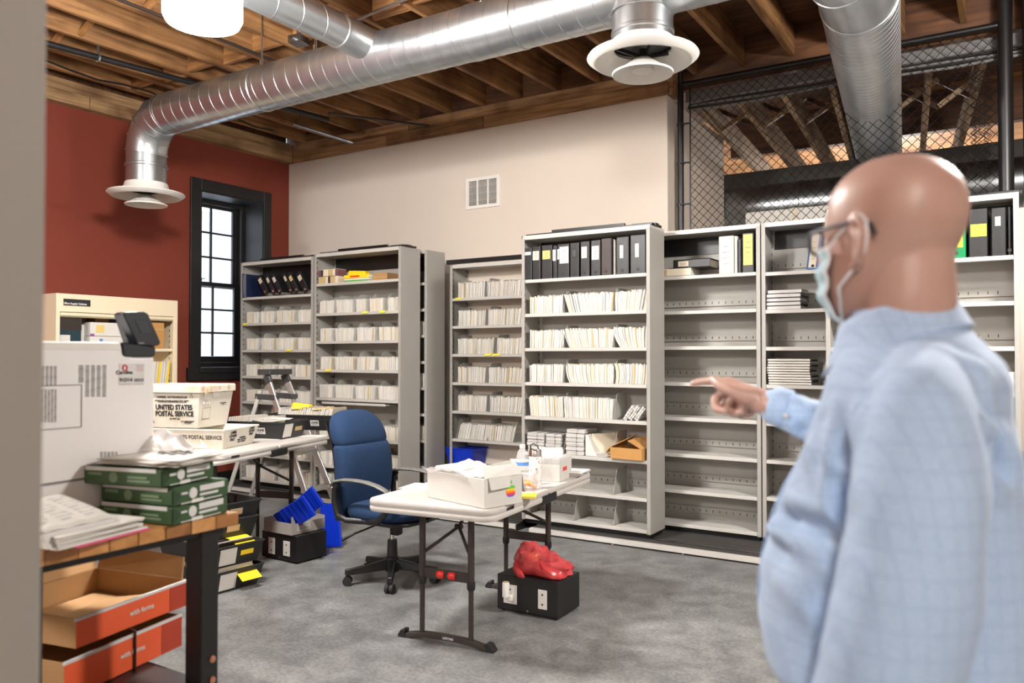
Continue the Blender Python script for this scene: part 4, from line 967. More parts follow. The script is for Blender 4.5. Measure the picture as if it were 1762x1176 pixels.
def thing_part(name, parent):
    o = bpy.data.objects.new(name, None); COL.objects.link(o); o.parent = parent; o.empty_display_size = .03; return o
def frame(origin, ex):
    """root location and rotation with local x along ex (flat)."""
    return math.atan2(ex.y, ex.x)
# front folding table
TZ = .72
Rr, Ll, FRr = pz(845, 880, TZ), pz(661, 850, TZ), pz(1021, 813, TZ)
ty = (FRr - Rr); trz = math.atan2(ty.y, ty.x) - R(90)
ly = Vector((-math.sin(trz), math.cos(trz), 0)); lx = Vector((math.cos(trz), math.sin(trz), 0))
TW = (Rr - Ll).dot(lx); TL = (FRr - Rr).length
tc_ = Rr - lx * TW / 2 + ly * TL / 2; tc_.z = 0
TABLE = folding_table('folding_table', 'white folding table carrying a cardboard box and bottles', tc_, trz, TW, TL, TZ, insets=(.2, .2), fs=.25, clips=True)
def T(px_, py_, z=TZ): return pz(px_, py_, z + .001)
# things on it ---------------------------------------------------------------
# big white box with the rainbow fruit sticker
bz = TZ + .001
c0, c1, c2 = pz(834, 877, bz), pz(735, 856, bz), pz(873, 863, bz)
ex = (c0 - c1); ex.z = 0; brz = math.atan2(ex.y, ex.x); bw_ = ex.length; bd = .24; bh = .138
bx = Vector((math.cos(brz), math.sin(brz), 0)); by = Vector((-math.sin(brz), math.cos(brz), 0))
box = thing('cardboard_box', 'open white cardboard box with a rainbow fruit sticker on the folding table', 'box', (c0 + c1) / 2, brz)
hw = bw_ / 2
mb = MB(); th = .006
mb.span((-hw, 0, 0), (hw, bd, th)); mb.span((-hw, 0, 0), (hw, th, bh)); mb.span((-hw, bd - th, 0), (hw, bd, bh)); mb.span((-hw, 0, 0), (-hw + th, bd, bh)); mb.span((hw - th, 0, 0), (hw, bd, bh)); mb.build('carton', 'card_white', box, bevel=.002)
mb = MB(); mb.add([(hw, .0, bh), (hw, bd, bh), (hw - .03, bd * .95, bh + .05), (hw - .035, .02, bh + .05)], [(0, 1, 2, 3)]); mb.build('flap', 'card_white', box, solid=.004)
mb = MB(); mb.add([(hw + .001, .02, bh), (hw + .001, bd * .65, bh + .0), (hw + .012, bd * .62, bh - .05), (hw + .012, .03, bh - .055)], [(0, 1, 2, 3)]); mb.build('flap', 'card_white', box, solid=.003)
mb = MB(); mb.add([(-hw, bd, bh), (hw, bd, bh), (hw - .01, bd + .03, bh - .09), (-hw, bd + .03, bh - .09)], [(0, 1, 2, 3)]); mb.build('flap', 'card_white', box, solid=.004)
# sticker: striped fruit with a bite and leaf
def fruit_outline(n=60):
    P = []
    for i in range(n):
        a = 2 * math.pi * i / n
        r = 1 + .06 * math.cos(2 * a) - .16 * max(0, math.cos(a - R(90))) ** 8 - .08 * max(0, math.cos(a - R(270))) ** 10
        x, y = r * math.cos(a) * .9, r * math.sin(a)
        d = math.hypot(x - 1.12, y - .12)
        if d < .42: k = .42 / max(d, 1e-3); x, y = 1.12 + (x - 1.12) * k, .12 + (y - .12) * k
        P.append((x, y))
    return P
out = fruit_outline(); sc = .033; yc, zc = .165, .066
stick = thing_part('sticker', box)
bands = [('apple_green', .33, 2), ('apple_yellow', .03, .33), ('apple_orange', -.25, .03), ('apple_red', -.5, -.25), ('apple_purple', -.75, -.5), ('apple_blue', -2, -.75)]
def clip(P, lo, hi):
    for sgn, lim in ((1, lo), (-1, -hi)):
        Q = []
        for i in range(len(P)):
            a, b = P[i - 1], P[i]; fa, fb = sgn * a[1] - lim, sgn * b[1] - lim
            if (fa >= 0) != (fb >= 0): u = fa / (fa - fb); Q.append((a[0] + (b[0] - a[0]) * u, a[1] + (b[1] - a[1]) * u))
            if fb >= 0: Q.append(b)
        P = Q
    return P
for m, lo, hi in bands:
    P = clip(out, lo, hi)
    if len(P) > 2: mb = MB(); mb.prism([(yc + x * sc, zc + y * sc) for x, y in P], hw + .0002, hw + .0009, 0); mb.build('stripe', m, stick)
mb = MB(); mb.prism([(yc + sc * (.02 + .28 * math.cos(R(a)) * .45 + .1), zc + sc * (1.28 + .28 * math.sin(R(a)))) for a in range(0, 360, 30)], hw + .0002, hw + .0009, 0); mb.build('stripe', 'apple_green', stick)
# padded bag in the box
mb = MB(); rb = random.Random(5)
def bagf(u, v):
    x = -hw + .0 + (2 * hw - .12) * u; y = -.02 + .2 * v
    return (x, y, bh - .01 + .05 * math.sin(math.pi * u) * (.4 + .6 * v) + .02 * mnoise.noise((u * 5, v * 5, 1)) + (.02 if v < .1 else 0))
mb.grid(bagf, 18, 10)
bag = thing('zip_bag', 'clear plastic bag with a pink zip edge in the white box', 'bag', (c0 + c1) / 2, brz)
mb.build('film', 'bag_film', bag, smooth=180, solid=.002)
mb = MB(); mb.tube([Vector(bagf(k / 12, 1)) + Vector((0, .004, .002)) for k in range(13)], .005, 6); mb.build('pink_zip', 'pale_pink', bag)
mb = MB(); mb.hexa([(-hw + .01, .03, bh - .03), (.02, .03, bh - .03), (.02, .2, bh - .03), (-hw + .01, .2, bh - .03), (-hw + .02, .03, bh + .018), (.02, .03, bh + .03), (.02, .19, bh + .035), (-hw + .02, .19, bh + .02)]); mb.build('padded_mailer', 'paper_white', bag, bevel=.006)
# white tray carton behind
tr0 = T(900, 812)
t = thing('white_carton', 'long low white carton with raised flap behind the bottle', 'box', T(862, 822), trz + R(-4))
mb = MB(); a_, b_ = .0, .0
mb.span((-.11, .0, 0), (.10, .30, .004)); mb.span((-.11, 0, 0), (.10, .004, .04)); mb.span((-.11, 0, 0), (-.106, .3, .06)); mb.span((.096, 0, 0), (.10, .3, .06)); mb.span((-.11, .296, 0), (.1, .3, .07)); mb.build('tray', 'card_white', t)
mb = MB(); mb.add([(.1, .12, .06), (.1, .3, .07), (.13, .3, .13), (.13, .16, .125)], [(0, 1, 2, 3)]); mb.build('flap', 'paper_white', t, solid=.003)
# water bottle
wt = thing('water_bottle', 'clear plastic water bottle with a blue printed label', 'bottle', T(899, 834))
mb = MB(); mb.lathe([(.028, .0), (.033, .004), (.034, .02), (.032, .03), (.034, .04), (.034, .075), (.0345, .08), (.0345, .135), (.034, .14), (.033, .155), (.026, .182), (.015, .196), (.0135, .21)], n=24, cap=True); mb.build('body', 'clear_plastic', wt, smooth=40)
mb = MB(); mb.lathe([(.0352, .08), (.0356, .082), (.0356, .133), (.0352, .135)], n=24, cap=False); mb.build('wrap_label', 'paper_white', wt, smooth=40)
for a in range(0, 360, 60):
    pass
mb = MB(); mb.lathe([(.0361, .105), (.0361, .125)], n=24, cap=False); mb.v = [p for p in mb.v]; mb.build('print_band', 'label_blue', wt)
mb = MB(); mb.lathe([(.0155, .2), (.016, .203), (.016, .217), (.014, .219)], n=18); mb.build('cap', 'paper_white', wt, smooth=40)
# patterned tumbler
tu = thing('tumbler', 'white speckled tumbler with a steel lid beside the water bottle', 'bottle', T(921, 840))
mb = MB(); mb.lathe([(.031, 0), (.034, .004), (.034, .165), (.033, .17)], n=24); mb.build('body', 'speckle', tu, smooth=40)
mb = MB(); mb.lathe([(.034, .17), (.034, .2), (.031, .206), (.012, .208)], n=24); mb.build('lid', 'chrome', tu, smooth=40)
mb = MB(); mb.tube([(-.028, 0, .2), (-.03, 0, .225), (-.01, 0, .236), (.015, 0, .225), (.02, 0, .206)], .004, 6); mb.build('loop', 'brown_steel', tu)
# cheese puff bag and sweets
sb = thing('snack_bag', 'clear bag of orange snacks in front of the tumbler', 'bag', T(903, 843))
for k in range(16):
    mb = MB(); q = random.Random(k); mb.lathe([(.004, -.012), (.010, -.006), (.011, .004), (.006, .012)], n=8); mb.build('snack', 'orange_food', sb, smooth=60, loc=(q.uniform(-.045, .045), q.uniform(-.03, .03), .013 + q.uniform(0, .035)), rot=(q.uniform(0, 3), q.uniform(0, 3), 0))
mb = MB(); mb.lathe([(.05, 0), (.062, .012), (.06, .04), (.045, .07), (.05, .085)], n=20); mb.v = [(x * 1.05, y * .75, z + .004 * math.sin(9 * x * 60)) for x, y, z in mb.v]; mb.build('film', 'clear_plastic', sb, smooth=60)
rs = thing('scissors', 'red handled scissors standing open against the box', 'scissors', T(885, 850))
mb = MB(); mb.bar((0, .0, .005), (-.02, .0, .085), .006, .02); mb.bar((-.045, .0, .08), (.0, .0, .09), .006, .02); mb.build('handle', 'red_plastic', rs, bevel=.003)
mb = MB(); mb.bar((0, 0, .005), (.03, -.01, .002), .003, .012); mb.build('blade', 'chrome', rs)
tp = thing('tape_roll', 'small olive tape roll beside the yellow notepad', 'tape', T(880, 855))
mb = MB(); mb.lathe([(.014, 0), (.022, 0), (.022, .02), (.014, .02), (.014, 0)], n=18, cap=False); mb.build('roll', 'olive', tp, smooth=40)
yn = thing('notepad', 'yellow sticky notepad at the edge of the folding table', 'notepad', T(905, 857), trz + R(20))
mb = MB(); mb.box((0, 0, .006), (.1, .07, .012)); mb.build('pad', 'label_yellow', yn, bevel=.001); mb = MB(); mb.add([(-.05, -.035, .0125), (.05, -.035, .0125), (.055, .035, .02), (-.05, .035, .0125)], [(0, 1, 2, 3)]); mb.build('top_sheet', 'yellow_note', yn)
# carton of envelopes
e0, e1 = T(963, 829), T(989, 822)
eb_ = thing('envelope_carton', 'white carton packed with envelopes near the end of the folding table', 'box', T(963, 830), trz + R(4))
mb = MB(); L_, Wd, Hh = .15, .22, .125
mb.span((-L_, 0, 0), (0, .004, Hh * .75)); mb.span((-.004, 0, 0), (0, Wd, Hh)); mb.span((-L_, Wd - .004, 0), (0, Wd, Hh)); mb.span((-L_, 0, 0), (-L_ + .004, Wd, Hh * .8)); mb.span((-L_, 0, 0), (0, Wd, .004)); mb.build('carton', 'card_white', eb_, bevel=.001)
mb = MB()
for k in range(20): mb.mi = k % 2; mb.box((-L_ + .01 + k * .0068, Wd / 2, .066 + .003 * math.sin(k * 2.1)), (.0052, Wd - .02, .125))
o = mb.build('envelopes', ['paper_white', 'paper_grey'], eb_); o['kind'] = 'stuff'
mb = MB(); mb.span((-.002, .06, .052), (.001, .13, .075)); lo = mb.build('red_print', 'red_plastic', eb_)
mb = MB(); mb.add([(-L_, .02, Hh * .8), (-L_, Wd - .01, Hh * .8), (-L_ - .04, Wd - .01, Hh * .8 + .07), (-L_ - .03, .03, Hh * .8 + .07)], [(0, 1, 2, 3)]); mb.build('flap', 'paper_white', eb_, solid=.003)
for k in range(5):
    t = thing('envelope', 'white envelope standing up out of the carton behind the tumbler', 'envelope', T(935, 825) + Vector((.012 * k, .01 * k, .04)), trz + R(20), 'envelopes standing up behind the tumbler'); t.rotation_euler.x = R(-18 + 3 * k)
    mb = MB(); mb.span((-.06, 0, 0), (.05, .003, .14)); mb.build('body', 'paper_white', t); mb = MB(); mb.add([(-.06, -.001, .14), (.05, -.001, .14), (-.005, -.001, .08)], [(0, 1, 2)]); mb.build('flap', 'paper_grey', t)
for k in range(7):
    t = thing('letter', 'folded white letter on the pile at the far end of the folding table', 'paper', T(985, 818) + Vector((.004 * k, .004 * (k % 3), .004 * k)), trz + R(3 * (k % 4)), 'pile of letters at the table end')
    mb = MB(); mb.box((0, 0, .002), (.12, .2, .003)); mb.build('sheet', 'paper_white', t); mb = MB(); mb.add([(-.06, -.1, .0036), (.06, -.1, .0036), (.064, -.02, .008), (-.06, -.02, .006)], [(0, 1, 2, 3)]); mb.build('fold', 'paper_grey' if k % 2 else 'paper_white', t)
pp = thing('paper_sheet', 'white sheet lying flat behind the cardboard box', 'paper', T(728, 838), trz + R(5)); mb = MB(); mb.box((0, 0, .001), (.2, .2, .0015)); mb.build('sheet', 'paper_white', pp)

# ------------------------------------------------------------------ black boxes with outlet plates
def riser(label, p0, p1, depth, h, plates, plug=False):
    ex = p1 - p0; rz = math.atan2(ex.y, ex.x); w = ex.length
    t = thing('speaker_box', label, 'box', (p0 + p1) / 2, rz)
    t.name = 'outlet_box'
    mb = MB(); mb.span((-w / 2, 0, .008), (w / 2, depth, h)); mb.build('case', 'black_paint', t, bevel=.004)
    for k, (x, ww, hh) in enumerate(plates):
        x0 = -w / 2 + w * x; o = thing_part('outlet_plate', t)
        mb = MB(); mb.box((x0, -.003, h * .5), (ww, .006, hh)); mb.build('plate', 'white_metal', o, bevel=.002)
        for sz in (-.25, .25): mb = MB(); mb.lathe([(.004, -.009), (.006, -.006)], (x0, 0, h * .5 + hh * sz), 10, axis=1); mb.build('screw', 'brown_steel', o)
    for (x, y) in ((w * .02, -.001),): mb = MB(); mb.lathe([(.005, -.004), (.006, .001)], (x, 0, .025), 10, axis=1); mb.build('bolt', 'chrome', t)
    for sx in (-1, 1):
        for yy in (.03, depth - .03): mb = MB(); mb.lathe([(.012, 0), (.012, .01)], (sx * (w / 2 - .03), yy, 0), 10); mb.build('rubber_foot', 'rubber', t)
    if plug:
        o = thing_part('night_light', t)
        mb = MB(); mb.lathe([(.020, -.045), (.020, .03), (.018, .034)], (-w / 2 + w * .19, -.024, h * .52 + .03), 16); mb.build('tube', 'white_metal', o, smooth=40)
        mb = MB(); mb.lathe([(.018, 0), (.015, .003), (.002, .003)], (-w / 2 + w * .19, -.024, h * .52 + .064), 16); mb.build('cap', 'paper_tan', o)
        mb = MB(); mb.box((-w / 2 + w * .25, -.02, h * .42), (.03, .03, .035)); mb.build('adapter', 'white_metal', o, bevel=.005)
    return t
p0, p1 = pz(855, 1050), pz(960, 1070)
rx = riser('black box with two outlet plates on the floor below the folding table', p0, p1, .27, .205, ((.23, .085, .105), (.76, .055, .105)), True)
q0, q1 = pz(455, 960), pz(511, 972)
ex = (q1 - q0).normalized()
rx2 = riser('black box with two outlet plates carrying a grey cardboard tray', q0 - ex * .03, q1, .27, .19, ((.3, .07, .115), (.72, .07, .105)))
# red carrier bag
rbp = (p0 + p1) / 2 + Vector((-.0, .13, .206))
rbag = thing('carrier_bag', 'crumpled red plastic carrier bag on the black box', 'bag', rbp)
mb = MB(); N_, K_ = 36, 18; V = []; 
for j in range(K_ + 1):
    ph = math.pi * j / K_ * .5 + .0; ph = math.pi * (j / K_)
    for i in range(N_):
        a = 2 * math.pi * i / N_; d = Vector((math.sin(ph) * math.cos(a), math.sin(ph) * math.sin(a), math.cos(ph)))
        nn = mnoise.noise(d * 2.2 + Vector((3, 1, 0))) * .35 + mnoise.noise(d * 5.5) * .22 - abs(mnoise.noise(d * 9)) * .12
        r = 1 + nn; x, y, z = d.x * .15 * r, d.y * .11 * r, d.z * .085 * r
        z += .05 * max(0, -x / .15 + .2) ** 1 * max(0, d.z) - .02 * max(0, x / .1) * max(0, d.z)
        V.append((x + (.04 if x > .06 else 0) * max(0, 1 - d.z), y, max(z + .055, .003)))
F = [(j * N_ + i, j * N_ + (i + 1) % N_, (j + 1) * N_ + (i + 1) % N_, (j + 1) * N_ + i) for j in range(K_) for i in range(N_)]
mb.add(V, F); mb.build('film', 'red_film', rbag, smooth=70)
mb = MB(); mb.box((-.02, -.0, .035), (.16, .1, .05), (.1, .1, .3)); mb.build('packet', 'purple_spine', rbag, bevel=.01); mb = MB(); mb.lathe([(.03, .0), (.045, .02), (.04, .05), (.02, .06)], (-.05, .02, .045), 12); mb.build('snack', 'orange_food', rbag, smooth=60)
mb = MB(); mb.tube([(.05, -.06, .07), (.09, -.09, .05), (.13, -.085, .025), (.16, -.05, .012), (.17, 0, .006)], [.02, .022, .022, .018, .012], 8); mb.tube([(-.12, -.03, .05), (-.09, -.09, .03), (-.05, -.12, .008), (-.02, -.13, .002)], [.02, .024, .02, .008], 8); mb.build('handle', 'red_film', rbag, smooth=40)

# ------------------------------------------------------------------ office chair (faces +x)
ch = thing('office_chair', 'blue fabric office chair with black arms and a wheeled star base', 'chair', pz(675, 999), R(2))
for k in range(5):
    a = R(18 + 72 * k); d = Vector((math.cos(a), math.sin(a), 0)); s = Vector((-d.y, d.x, 0))
    lg = MB(); P = []
    for r_, w, z0, z1 in ((.03, .028, .075, .14), (.16, .022, .07, .115), (.30, .019, .062, .098)):
        P.append([d * r_ - s * w + Vector((0, 0, z0)), d * r_ + s * w + Vector((0, 0, z0)), d * r_ + s * w * .7 + Vector((0, 0, z1)), d * r_ - s * w * .7 + Vector((0, 0, z1))])
    V = [p for q in P for p in q]; lg.add(V, [(3, 2, 1, 0), (8, 9, 10, 11)] + [(4 * j + i, 4 * j + (i + 1) % 4, 4 * j + 4 + (i + 1) % 4, 4 * j + 4 + i) for j in range(2) for i in range(4)])
    lo = lg.build('base_leg', 'black_plastic', ch, bevel=.004)
    cm = MB(); c = d * .285; ax = Vector((math.cos(a + 1.2), math.sin(a + 1.2), 0))
    for sg in (-1, 1):
        cc = c + ax * .016 * sg + Vector((0, 0, .028)); cm.tube([cc - ax * .010, cc + ax * .010], .028, 16)
    cm.tube([c + Vector((0, 0, .03)), c + Vector((0, 0, .08))], .012, 8); cm.tube([c - ax * .02 + Vector((0, 0, .03)), c + ax * .02 + Vector((0, 0, .03))], .018, 12)
    cm.build('caster', 'rubber', lo, smooth=40)
mb = MB(); mb.lathe([(.042, .06), (.042, .15), (.034, .155), (.03, .26)], n=18); mb.build('column_sleeve', 'black_plastic', ch, smooth=40)
mb = MB(); mb.lathe([(.016, .25), (.016, .38)], n=14); mb.build('gas_lift', 'chrome', ch, smooth=40)
mb = MB(); mb.span((-.13, -.09, .365), (.13, .09, .405)); mb.span((.02, -.06, .30), (.09, .0, .37)); mb.build('mechanism', 'black_metal', ch, bevel=.01)
mb = MB(); mb.tube([(-.02, -.1, .375), (-.1, -.24, .33), (-.14, -.31, .30)], [.006, .006, .011], 8); mb.build('lever', 'black_plastic', ch, smooth=50)
def cushion(secs, n=24, p=3.2):
    """Closed loft of superellipse sections: (centre, axis_u, axis_v, half_u, half_v)."""
    mb = MB(); V = []
    for c, u, v, hu, hv in secs:
        for i in range(n):
            a = 2 * math.pi * i / n; cs, sn = math.cos(a), math.sin(a)
            V.append(Vector(c) + Vector(u) * (hu * math.copysign(abs(cs) ** (2 / p), cs)) + Vector(v) * (hv * math.copysign(abs(sn) ** (2 / p), sn)))
    k = len(secs); mb.add(V, [(i * n + j, i * n + (j + 1) % n, (i + 1) * n + (j + 1) % n, (i + 1) * n + j) for i in range(k - 1) for j in range(n)] + [tuple(range(n))[::-1], tuple(range((k - 1) * n, k * n))])
    return mb
X_, Y_, Z_ = (1, 0, 0), (0, 1, 0), (0, 0, 1)
S = [((.02, 0, .405), X_, Y_, .18, .18), ((.02, 0, .412), X_, Y_, .25, .25), ((.025, 0, .44), X_, Y_, .27, .262), ((.025, 0, .475), X_, Y_, .272, .262), ((.02, 0, .495), X_, Y_, .25, .245), ((.0, 0, .503), X_, Y_, .19, .19), ((-.02, 0, .50), X_, Y_, .08, .08)]
cushion(S).build('seat', 'blue_fabric', ch, smooth=180, sub=1)
mb = MB(); mb.prism([(-.26, -.25), (.2, -.25), (.27, -.18), (.29, 0), (.27, .18), (.2, .25), (-.26, .25)], .395, .415, 2); mb.build('seat_pan', 'black_plastic', ch, bevel=.006)
def backx(z): return -.255 - .16 * (z - .5) + .06 * math.sin((z - .45) * 5)
S = []
for z, hw_, hd in ((.40, .17, .03), (.41, .20, .05), (.46, .225, .062), (.54, .24, .068), (.64, .25, .07), (.74, .25, .07), (.82, .245, .072), (.865, .238, .066)):
    S.append(((backx(z), 0, z), Y_, X_, hw_, hd))
S.append(((backx(.875), 0, .875), Y_, X_, .19, .035))
cushion(S, 32).build('backrest', 'blue_fabric', ch, smooth=180, sub=1)
S = []
for z, hw_, hd in ((.845, .19, .03), (.852, .225, .06), (.88, .236, .074), (.93, .232, .08), (.98, .218, .08), (1.02, .195, .073), (1.05, .16, .06), (1.068, .1, .04), (1.073, .05, .02)):
    S.append(((backx(z) - .004, 0, z), Y_, X_, hw_, hd))
cushion(S, 32).build('headrest', 'blue_fabric', ch, smooth=180, sub=1)
mb = MB(); mb.grid(lambda u, v: (backx(.5 + .5 * v) - .075, -.2 + .4 * u, .5 + .5 * v), 4, 8); mb.build('back_shell', 'black_plastic', ch, solid=.012)
mb = MB(); mb.bar((-.1, 0, .385), (-.32, 0, .40), .06, .02); mb.bar((-.32, 0, .39), (-.335, 0, .6), .06, .015, up=(1, 0, 0)); mb.build('back_bracket', 'black_metal', ch, bevel=.004)
for s in (-1, 1):
    y = s * .285
    ar = thing_part('armrest', ch)
    mb = MB(); pts = [(-.02, y - s * .06, .41), (-.14, y - s * .01, .415), (-.2, y, .44), (-.225, y, .52), (-.225, y, .6), (-.2, y, .64)]; mb.tube(pts, .02, 10); pts = [(.2, y, .61), (.22, y, .56), (.17, y, .48), (.10, y - s * .01, .425), (.0, y - s * .05, .41)]; mb.tube(pts, .019, 10); mb.build('support', 'black_plastic', ar, smooth=50)
    mb = MB(); n = 10; V = []
    path = [(-.25, .625), (-.22, .648), (-.15, .662), (-.06, .665), (.03, .66), (.11, .645), (.18, .62), (.215, .59)]
    for q, (x, z) in enumerate(path):
        wq = (.018, .026, .03, .03, .029, .027, .024, .018)[q]; hq = .011
        for i in range(n): a = 2 * math.pi * i / n; V.append((x, y + wq * math.cos(a), z + hq * math.sin(a)))
    k = len(path); mb.add(V, [(i * n + j, i * n + (j + 1) % n, (i + 1) * n + (j + 1) % n, (i + 1) * n + j) for i in range(k - 1) for j in range(n)] + [tuple(range(n))[::-1], tuple(range((k - 1) * n, k * n))]); mb.build('arm_pad', 'arm_grey', ar, smooth=60)

# ------------------------------------------------------------------ second folding table and the mail trays
T2 = .82
K = pz(369, 787, T2); far_ = pz(563, 751, T2)
d2 = far_ - K; t2rz = math.atan2(d2.y, d2.x) - R(90); t2y = Vector((-math.sin(t2rz), math.cos(t2rz), 0)); t2x = Vector((math.cos(t2rz), math.sin(t2rz), 0))
T2W, T2L = .72, 1.36
c2 = K - t2x * T2W / 2 + t2y * T2L / 2; c2.z = 0
TAB2 = folding_table('folding_table', 'white folding table under the mail tubs and black trays', c2, t2rz, T2W, T2L, T2, insets=(.28, .2), fs=.26)
def mail_tray(name, label, corner, rz, l, w, h, m, flare=.025, thick=.006, group=None, rim=True):
    """Open tapered tray. corner = near right bottom corner; local -x is the long side, +y the end."""
    t = thing(name, label, 'tray', corner, rz, group)
    mb = MB(); th = thick; f = flare
    o = [(-l, 0, 0), (0, 0, 0), (0, w, 0), (-l, w, 0)]; q = [(-l - f, -f, h), (f, -f, h), (f, w + f, h), (-l - f, w + f, h)]
    i1 = [(-l - f + th, -f + th, h), (f - th, -f + th, h), (f - th, w + f - th, h), (-l - f + th, w + f - th, h)]; i0 = [(-l + th, th, th), (-th, th, th), (-th, w - th, th), (-l + th, w - th, th)]
    V = o + q + i1 + i0
    F = [(3, 2, 1, 0), (12, 13, 14, 15)]
    for a, b in ((0, 4), (4, 8), (8, 12)):
        for i in range(4): F.append((a + i, a + (i + 1) % 4, b + (i + 1) % 4, b + i))
    mb.add(V, F); mb.build('body', m, t, bevel=.002)
    if rim: mb = MB(); mb.tube([(p[0], p[1], h) for p in q], .006, 6, closed=True); mb.build('rim', m, t)
    return t
def on_face(t, name, m, x0, x1, z0, z1, h, f, face='front', l=0, w=0, th=.0012):
    """Thin plate on the sloped long side (front, -y) or the end (+x) of a tray."""
    mb = MB(); P = []
    for zz, k in ((z0, 0), (z1, 1)):
        for u in ((x0, x1) if k == 0 else (x1, x0)):
            P.append((u, -f * zz / h - th, zz) if face == 'front' else (f * zz / h + th, u, zz))
    mb.add(P, [(0, 1, 2, 3)]); return mb.build(name, m, t, solid=.0015)
u0, u1 = pz(382.6, 774, T2), pz(438, 763, T2)
ev = u1 - u0; urz = math.atan2(ev.y, ev.x) - R(90)
tr = mail_tray('mail_tray', 'low white corrugated postal tray under the taller tub', u0 + Vector((0, 0, .001)), urz, .60, .36, .125, 'tub_plastic', .03)
f, h = .03, .125
sl = math.atan2(f, h)
text('UNITED STATES POSTAL SERVICE', .038, tr, (-.235, -f * .58 - .003, h * .6), (R(90) + sl, 0, 0), 'ink', bold=.0006, sx=.86)
text('LABEL\nOTHER\nEND', .026, tr, (f * .62 + .003, .09, h * .62), (R(90) + sl, 0, R(90)), 'ink', bold=.0008); text('LABEL\nOTHER\nEND', .022, tr, (f * .74 + .003, .31, h * .74), (R(90) + sl, 0, R(90)), 'ink', bold=.0008)
text('WARNING\nMAIL USE ONLY\nMAX WEIGHT', .015, tr, (f * .3 + .003, .21, h * .36), (R(90) + sl, 0, R(90)), 'ink', bold=.0006)
v0, v1 = pz(340, 737.5, T2 + .127), pz(399, 729, T2 + .127)
tub = mail_tray('mail_tub', 'tall stained white corrugated postal tub stacked on the low tray', v0, urz, .45, .34, .28, 'tub_plastic', .035)
f, h = .035, .28; sl = math.atan2(f, h)
def tt(body, size, x, z, face='front', bold=.0005, sx=1): 
    if face == 'front': text(body, size, tub, (x, -f * z / h - .003, z), (R(90) + sl, 0, 0), 'ink', bold=bold, sx=sx)
    else: text(body, size, tub, (f * z / h + .003, x, z), (R(90) + sl, 0, R(90)), 'ink', bold=bold, sx=sx)
tt('UNITED STATES\nPOSTAL SERVICE', .046, -.165, .115, bold=.0016, sx=.84); tt('For Mail Only', .014, -.165, .062); tt('WARNING - NOT FOR PRIVATE USE', .0165, -.175, .205, bold=.0005, sx=.86); tt('MAXIMUM PENALTY FOR THEFT OR MISUSE OF POSTAL PROPERTY\n$1,000 FINE AND 3 YEARS IMPRISONMENT (18 USC 1707)', .0085, -.175, .178)
tt('PROPERTY OF\nPOSTAL SERVICE\nRETURN', .010, -.36, .036); tt('MAX GROSS WEIGHT\n70 POUNDS', .010, -.07, .04); tt('MAIL USE ONLY\n70 LB', .010, .26, .15, 'end')
on_face(tub, 'label_holder', 'paper_white', .13, .205, .20, .255, h, f, 'end'); on_face(tub, 'window_panel', 'tub_dark', .03, .12, .055, .135, h, f, 'end'); on_face(tub, 'window_inner', 'tub_plastic', .037, .113, .062, .128, h, f, 'end', th=.0028)
for k in range(6):
    mb = MB(); z = .165 + .03 * (k // 3); y = .035 + .03 * (k % 3) + .008 * (k // 3); mb.lathe([(.011, -.001), (.011, .002)], (f * z / h, y, z), 14, axis=0); mb.build('vent_hole', 'paper_white', tub)
mb = MB(); mb.lathe([(.009, 0), (.009, .003)], (f * .24 / h, .255, .24), 12, axis=0); mb.build('eyelet', 'ink', tub)
for fc, px0_, zz in (('front', -.03, .21),):
    for sgn, loc_, rot_ in ((1, (-.03, -f * .205 / h - .003, .205), (R(90) + sl, 0, 0)),):
        mb = MB(); mb.tube([(-.014, 0, 0), (.014, 0, 0), (0, .026, 0)], .0012, 4, closed=True); mb.build('warning_triangle', 'ink', tub, loc=loc_, rot=rot_)
mb = MB(); mb.span((-.45 - f - .012, -f - .012, h - .045), (f + .012, -f + .0, h)); mb.span((f - .0, -f - .012, h - .045), (f + .012, .34 + f, h)); mb.build('stained_rim', 'tub_plastic', tub, bevel=.003)
for y_, z_, r_ in ((-.03, .262, .022), (.02, .25, .018), (.06, .255, .02), (.16, .262, .016), (.27, .262, .02), (.0, .235, .014)):
    mb = MB(); mb.lathe([(r_, 0), (r_ * .7, .0006)], (f * .97 + .0125, y_ + .02, z_), 9, axis=0); mb.build('stain', 'tub_stain', tub)
# papers in front of tub on the table
# black trays on the table
def letters(t, n, x0, x1, y0, y1, z0, hgt, mats, tilt=.25, seed=1, name='letter_pack'):
    q = random.Random(seed); mb = MB(); ms = mats
    for k in range(n):
        x = x0 + (x1 - x0) * (k + .5) / n; mb.mi = q.randrange(len(ms)); hh = hgt * q.uniform(.9, 1.08); dx = tilt * hh
        a, b = y0 + q.uniform(0, .01), y1 - q.uniform(0, .01); tk = (x1 - x0) / n * .7
        mb.hexa([(x - tk / 2, a, z0), (x + tk / 2, a, z0), (x + tk / 2, b, z0), (x - tk / 2, b, z0), (x - tk / 2 + dx, a, z0 + hh), (x + tk / 2 + dx, a, z0 + hh), (x + tk / 2 + dx, b, z0 + hh), (x - tk / 2 + dx, b, z0 + hh)])
    o = mb.build(name, ms, t); o['kind'] = 'stuff'; return o
w0, w1 = pz(483, 757, T2), pz(535, 748, T2)
ev = w1 - w0; wrz = math.atan2(ev.y, ev.x) - R(90)
def logo(t, x, z, h, f, s=.03):
    on_face(t, 'maker_label', 'paper_grey', x - s * 1.3, x + s * 1.3, z - s * .8, z + s * .75, h, f)
    a = math.atan2(f, h); text('ULINE', s * .8, t, (x, -f * z / h - .0035, z + s * .12), (R(90) + a, 0, 0), 'ink', bold=.001); text('MAIL TRAY', s * .28, t, (x, -f * (z - s * .5) / h - .0035, z - s * .5), (R(90) + a, 0, 0), 'ink')
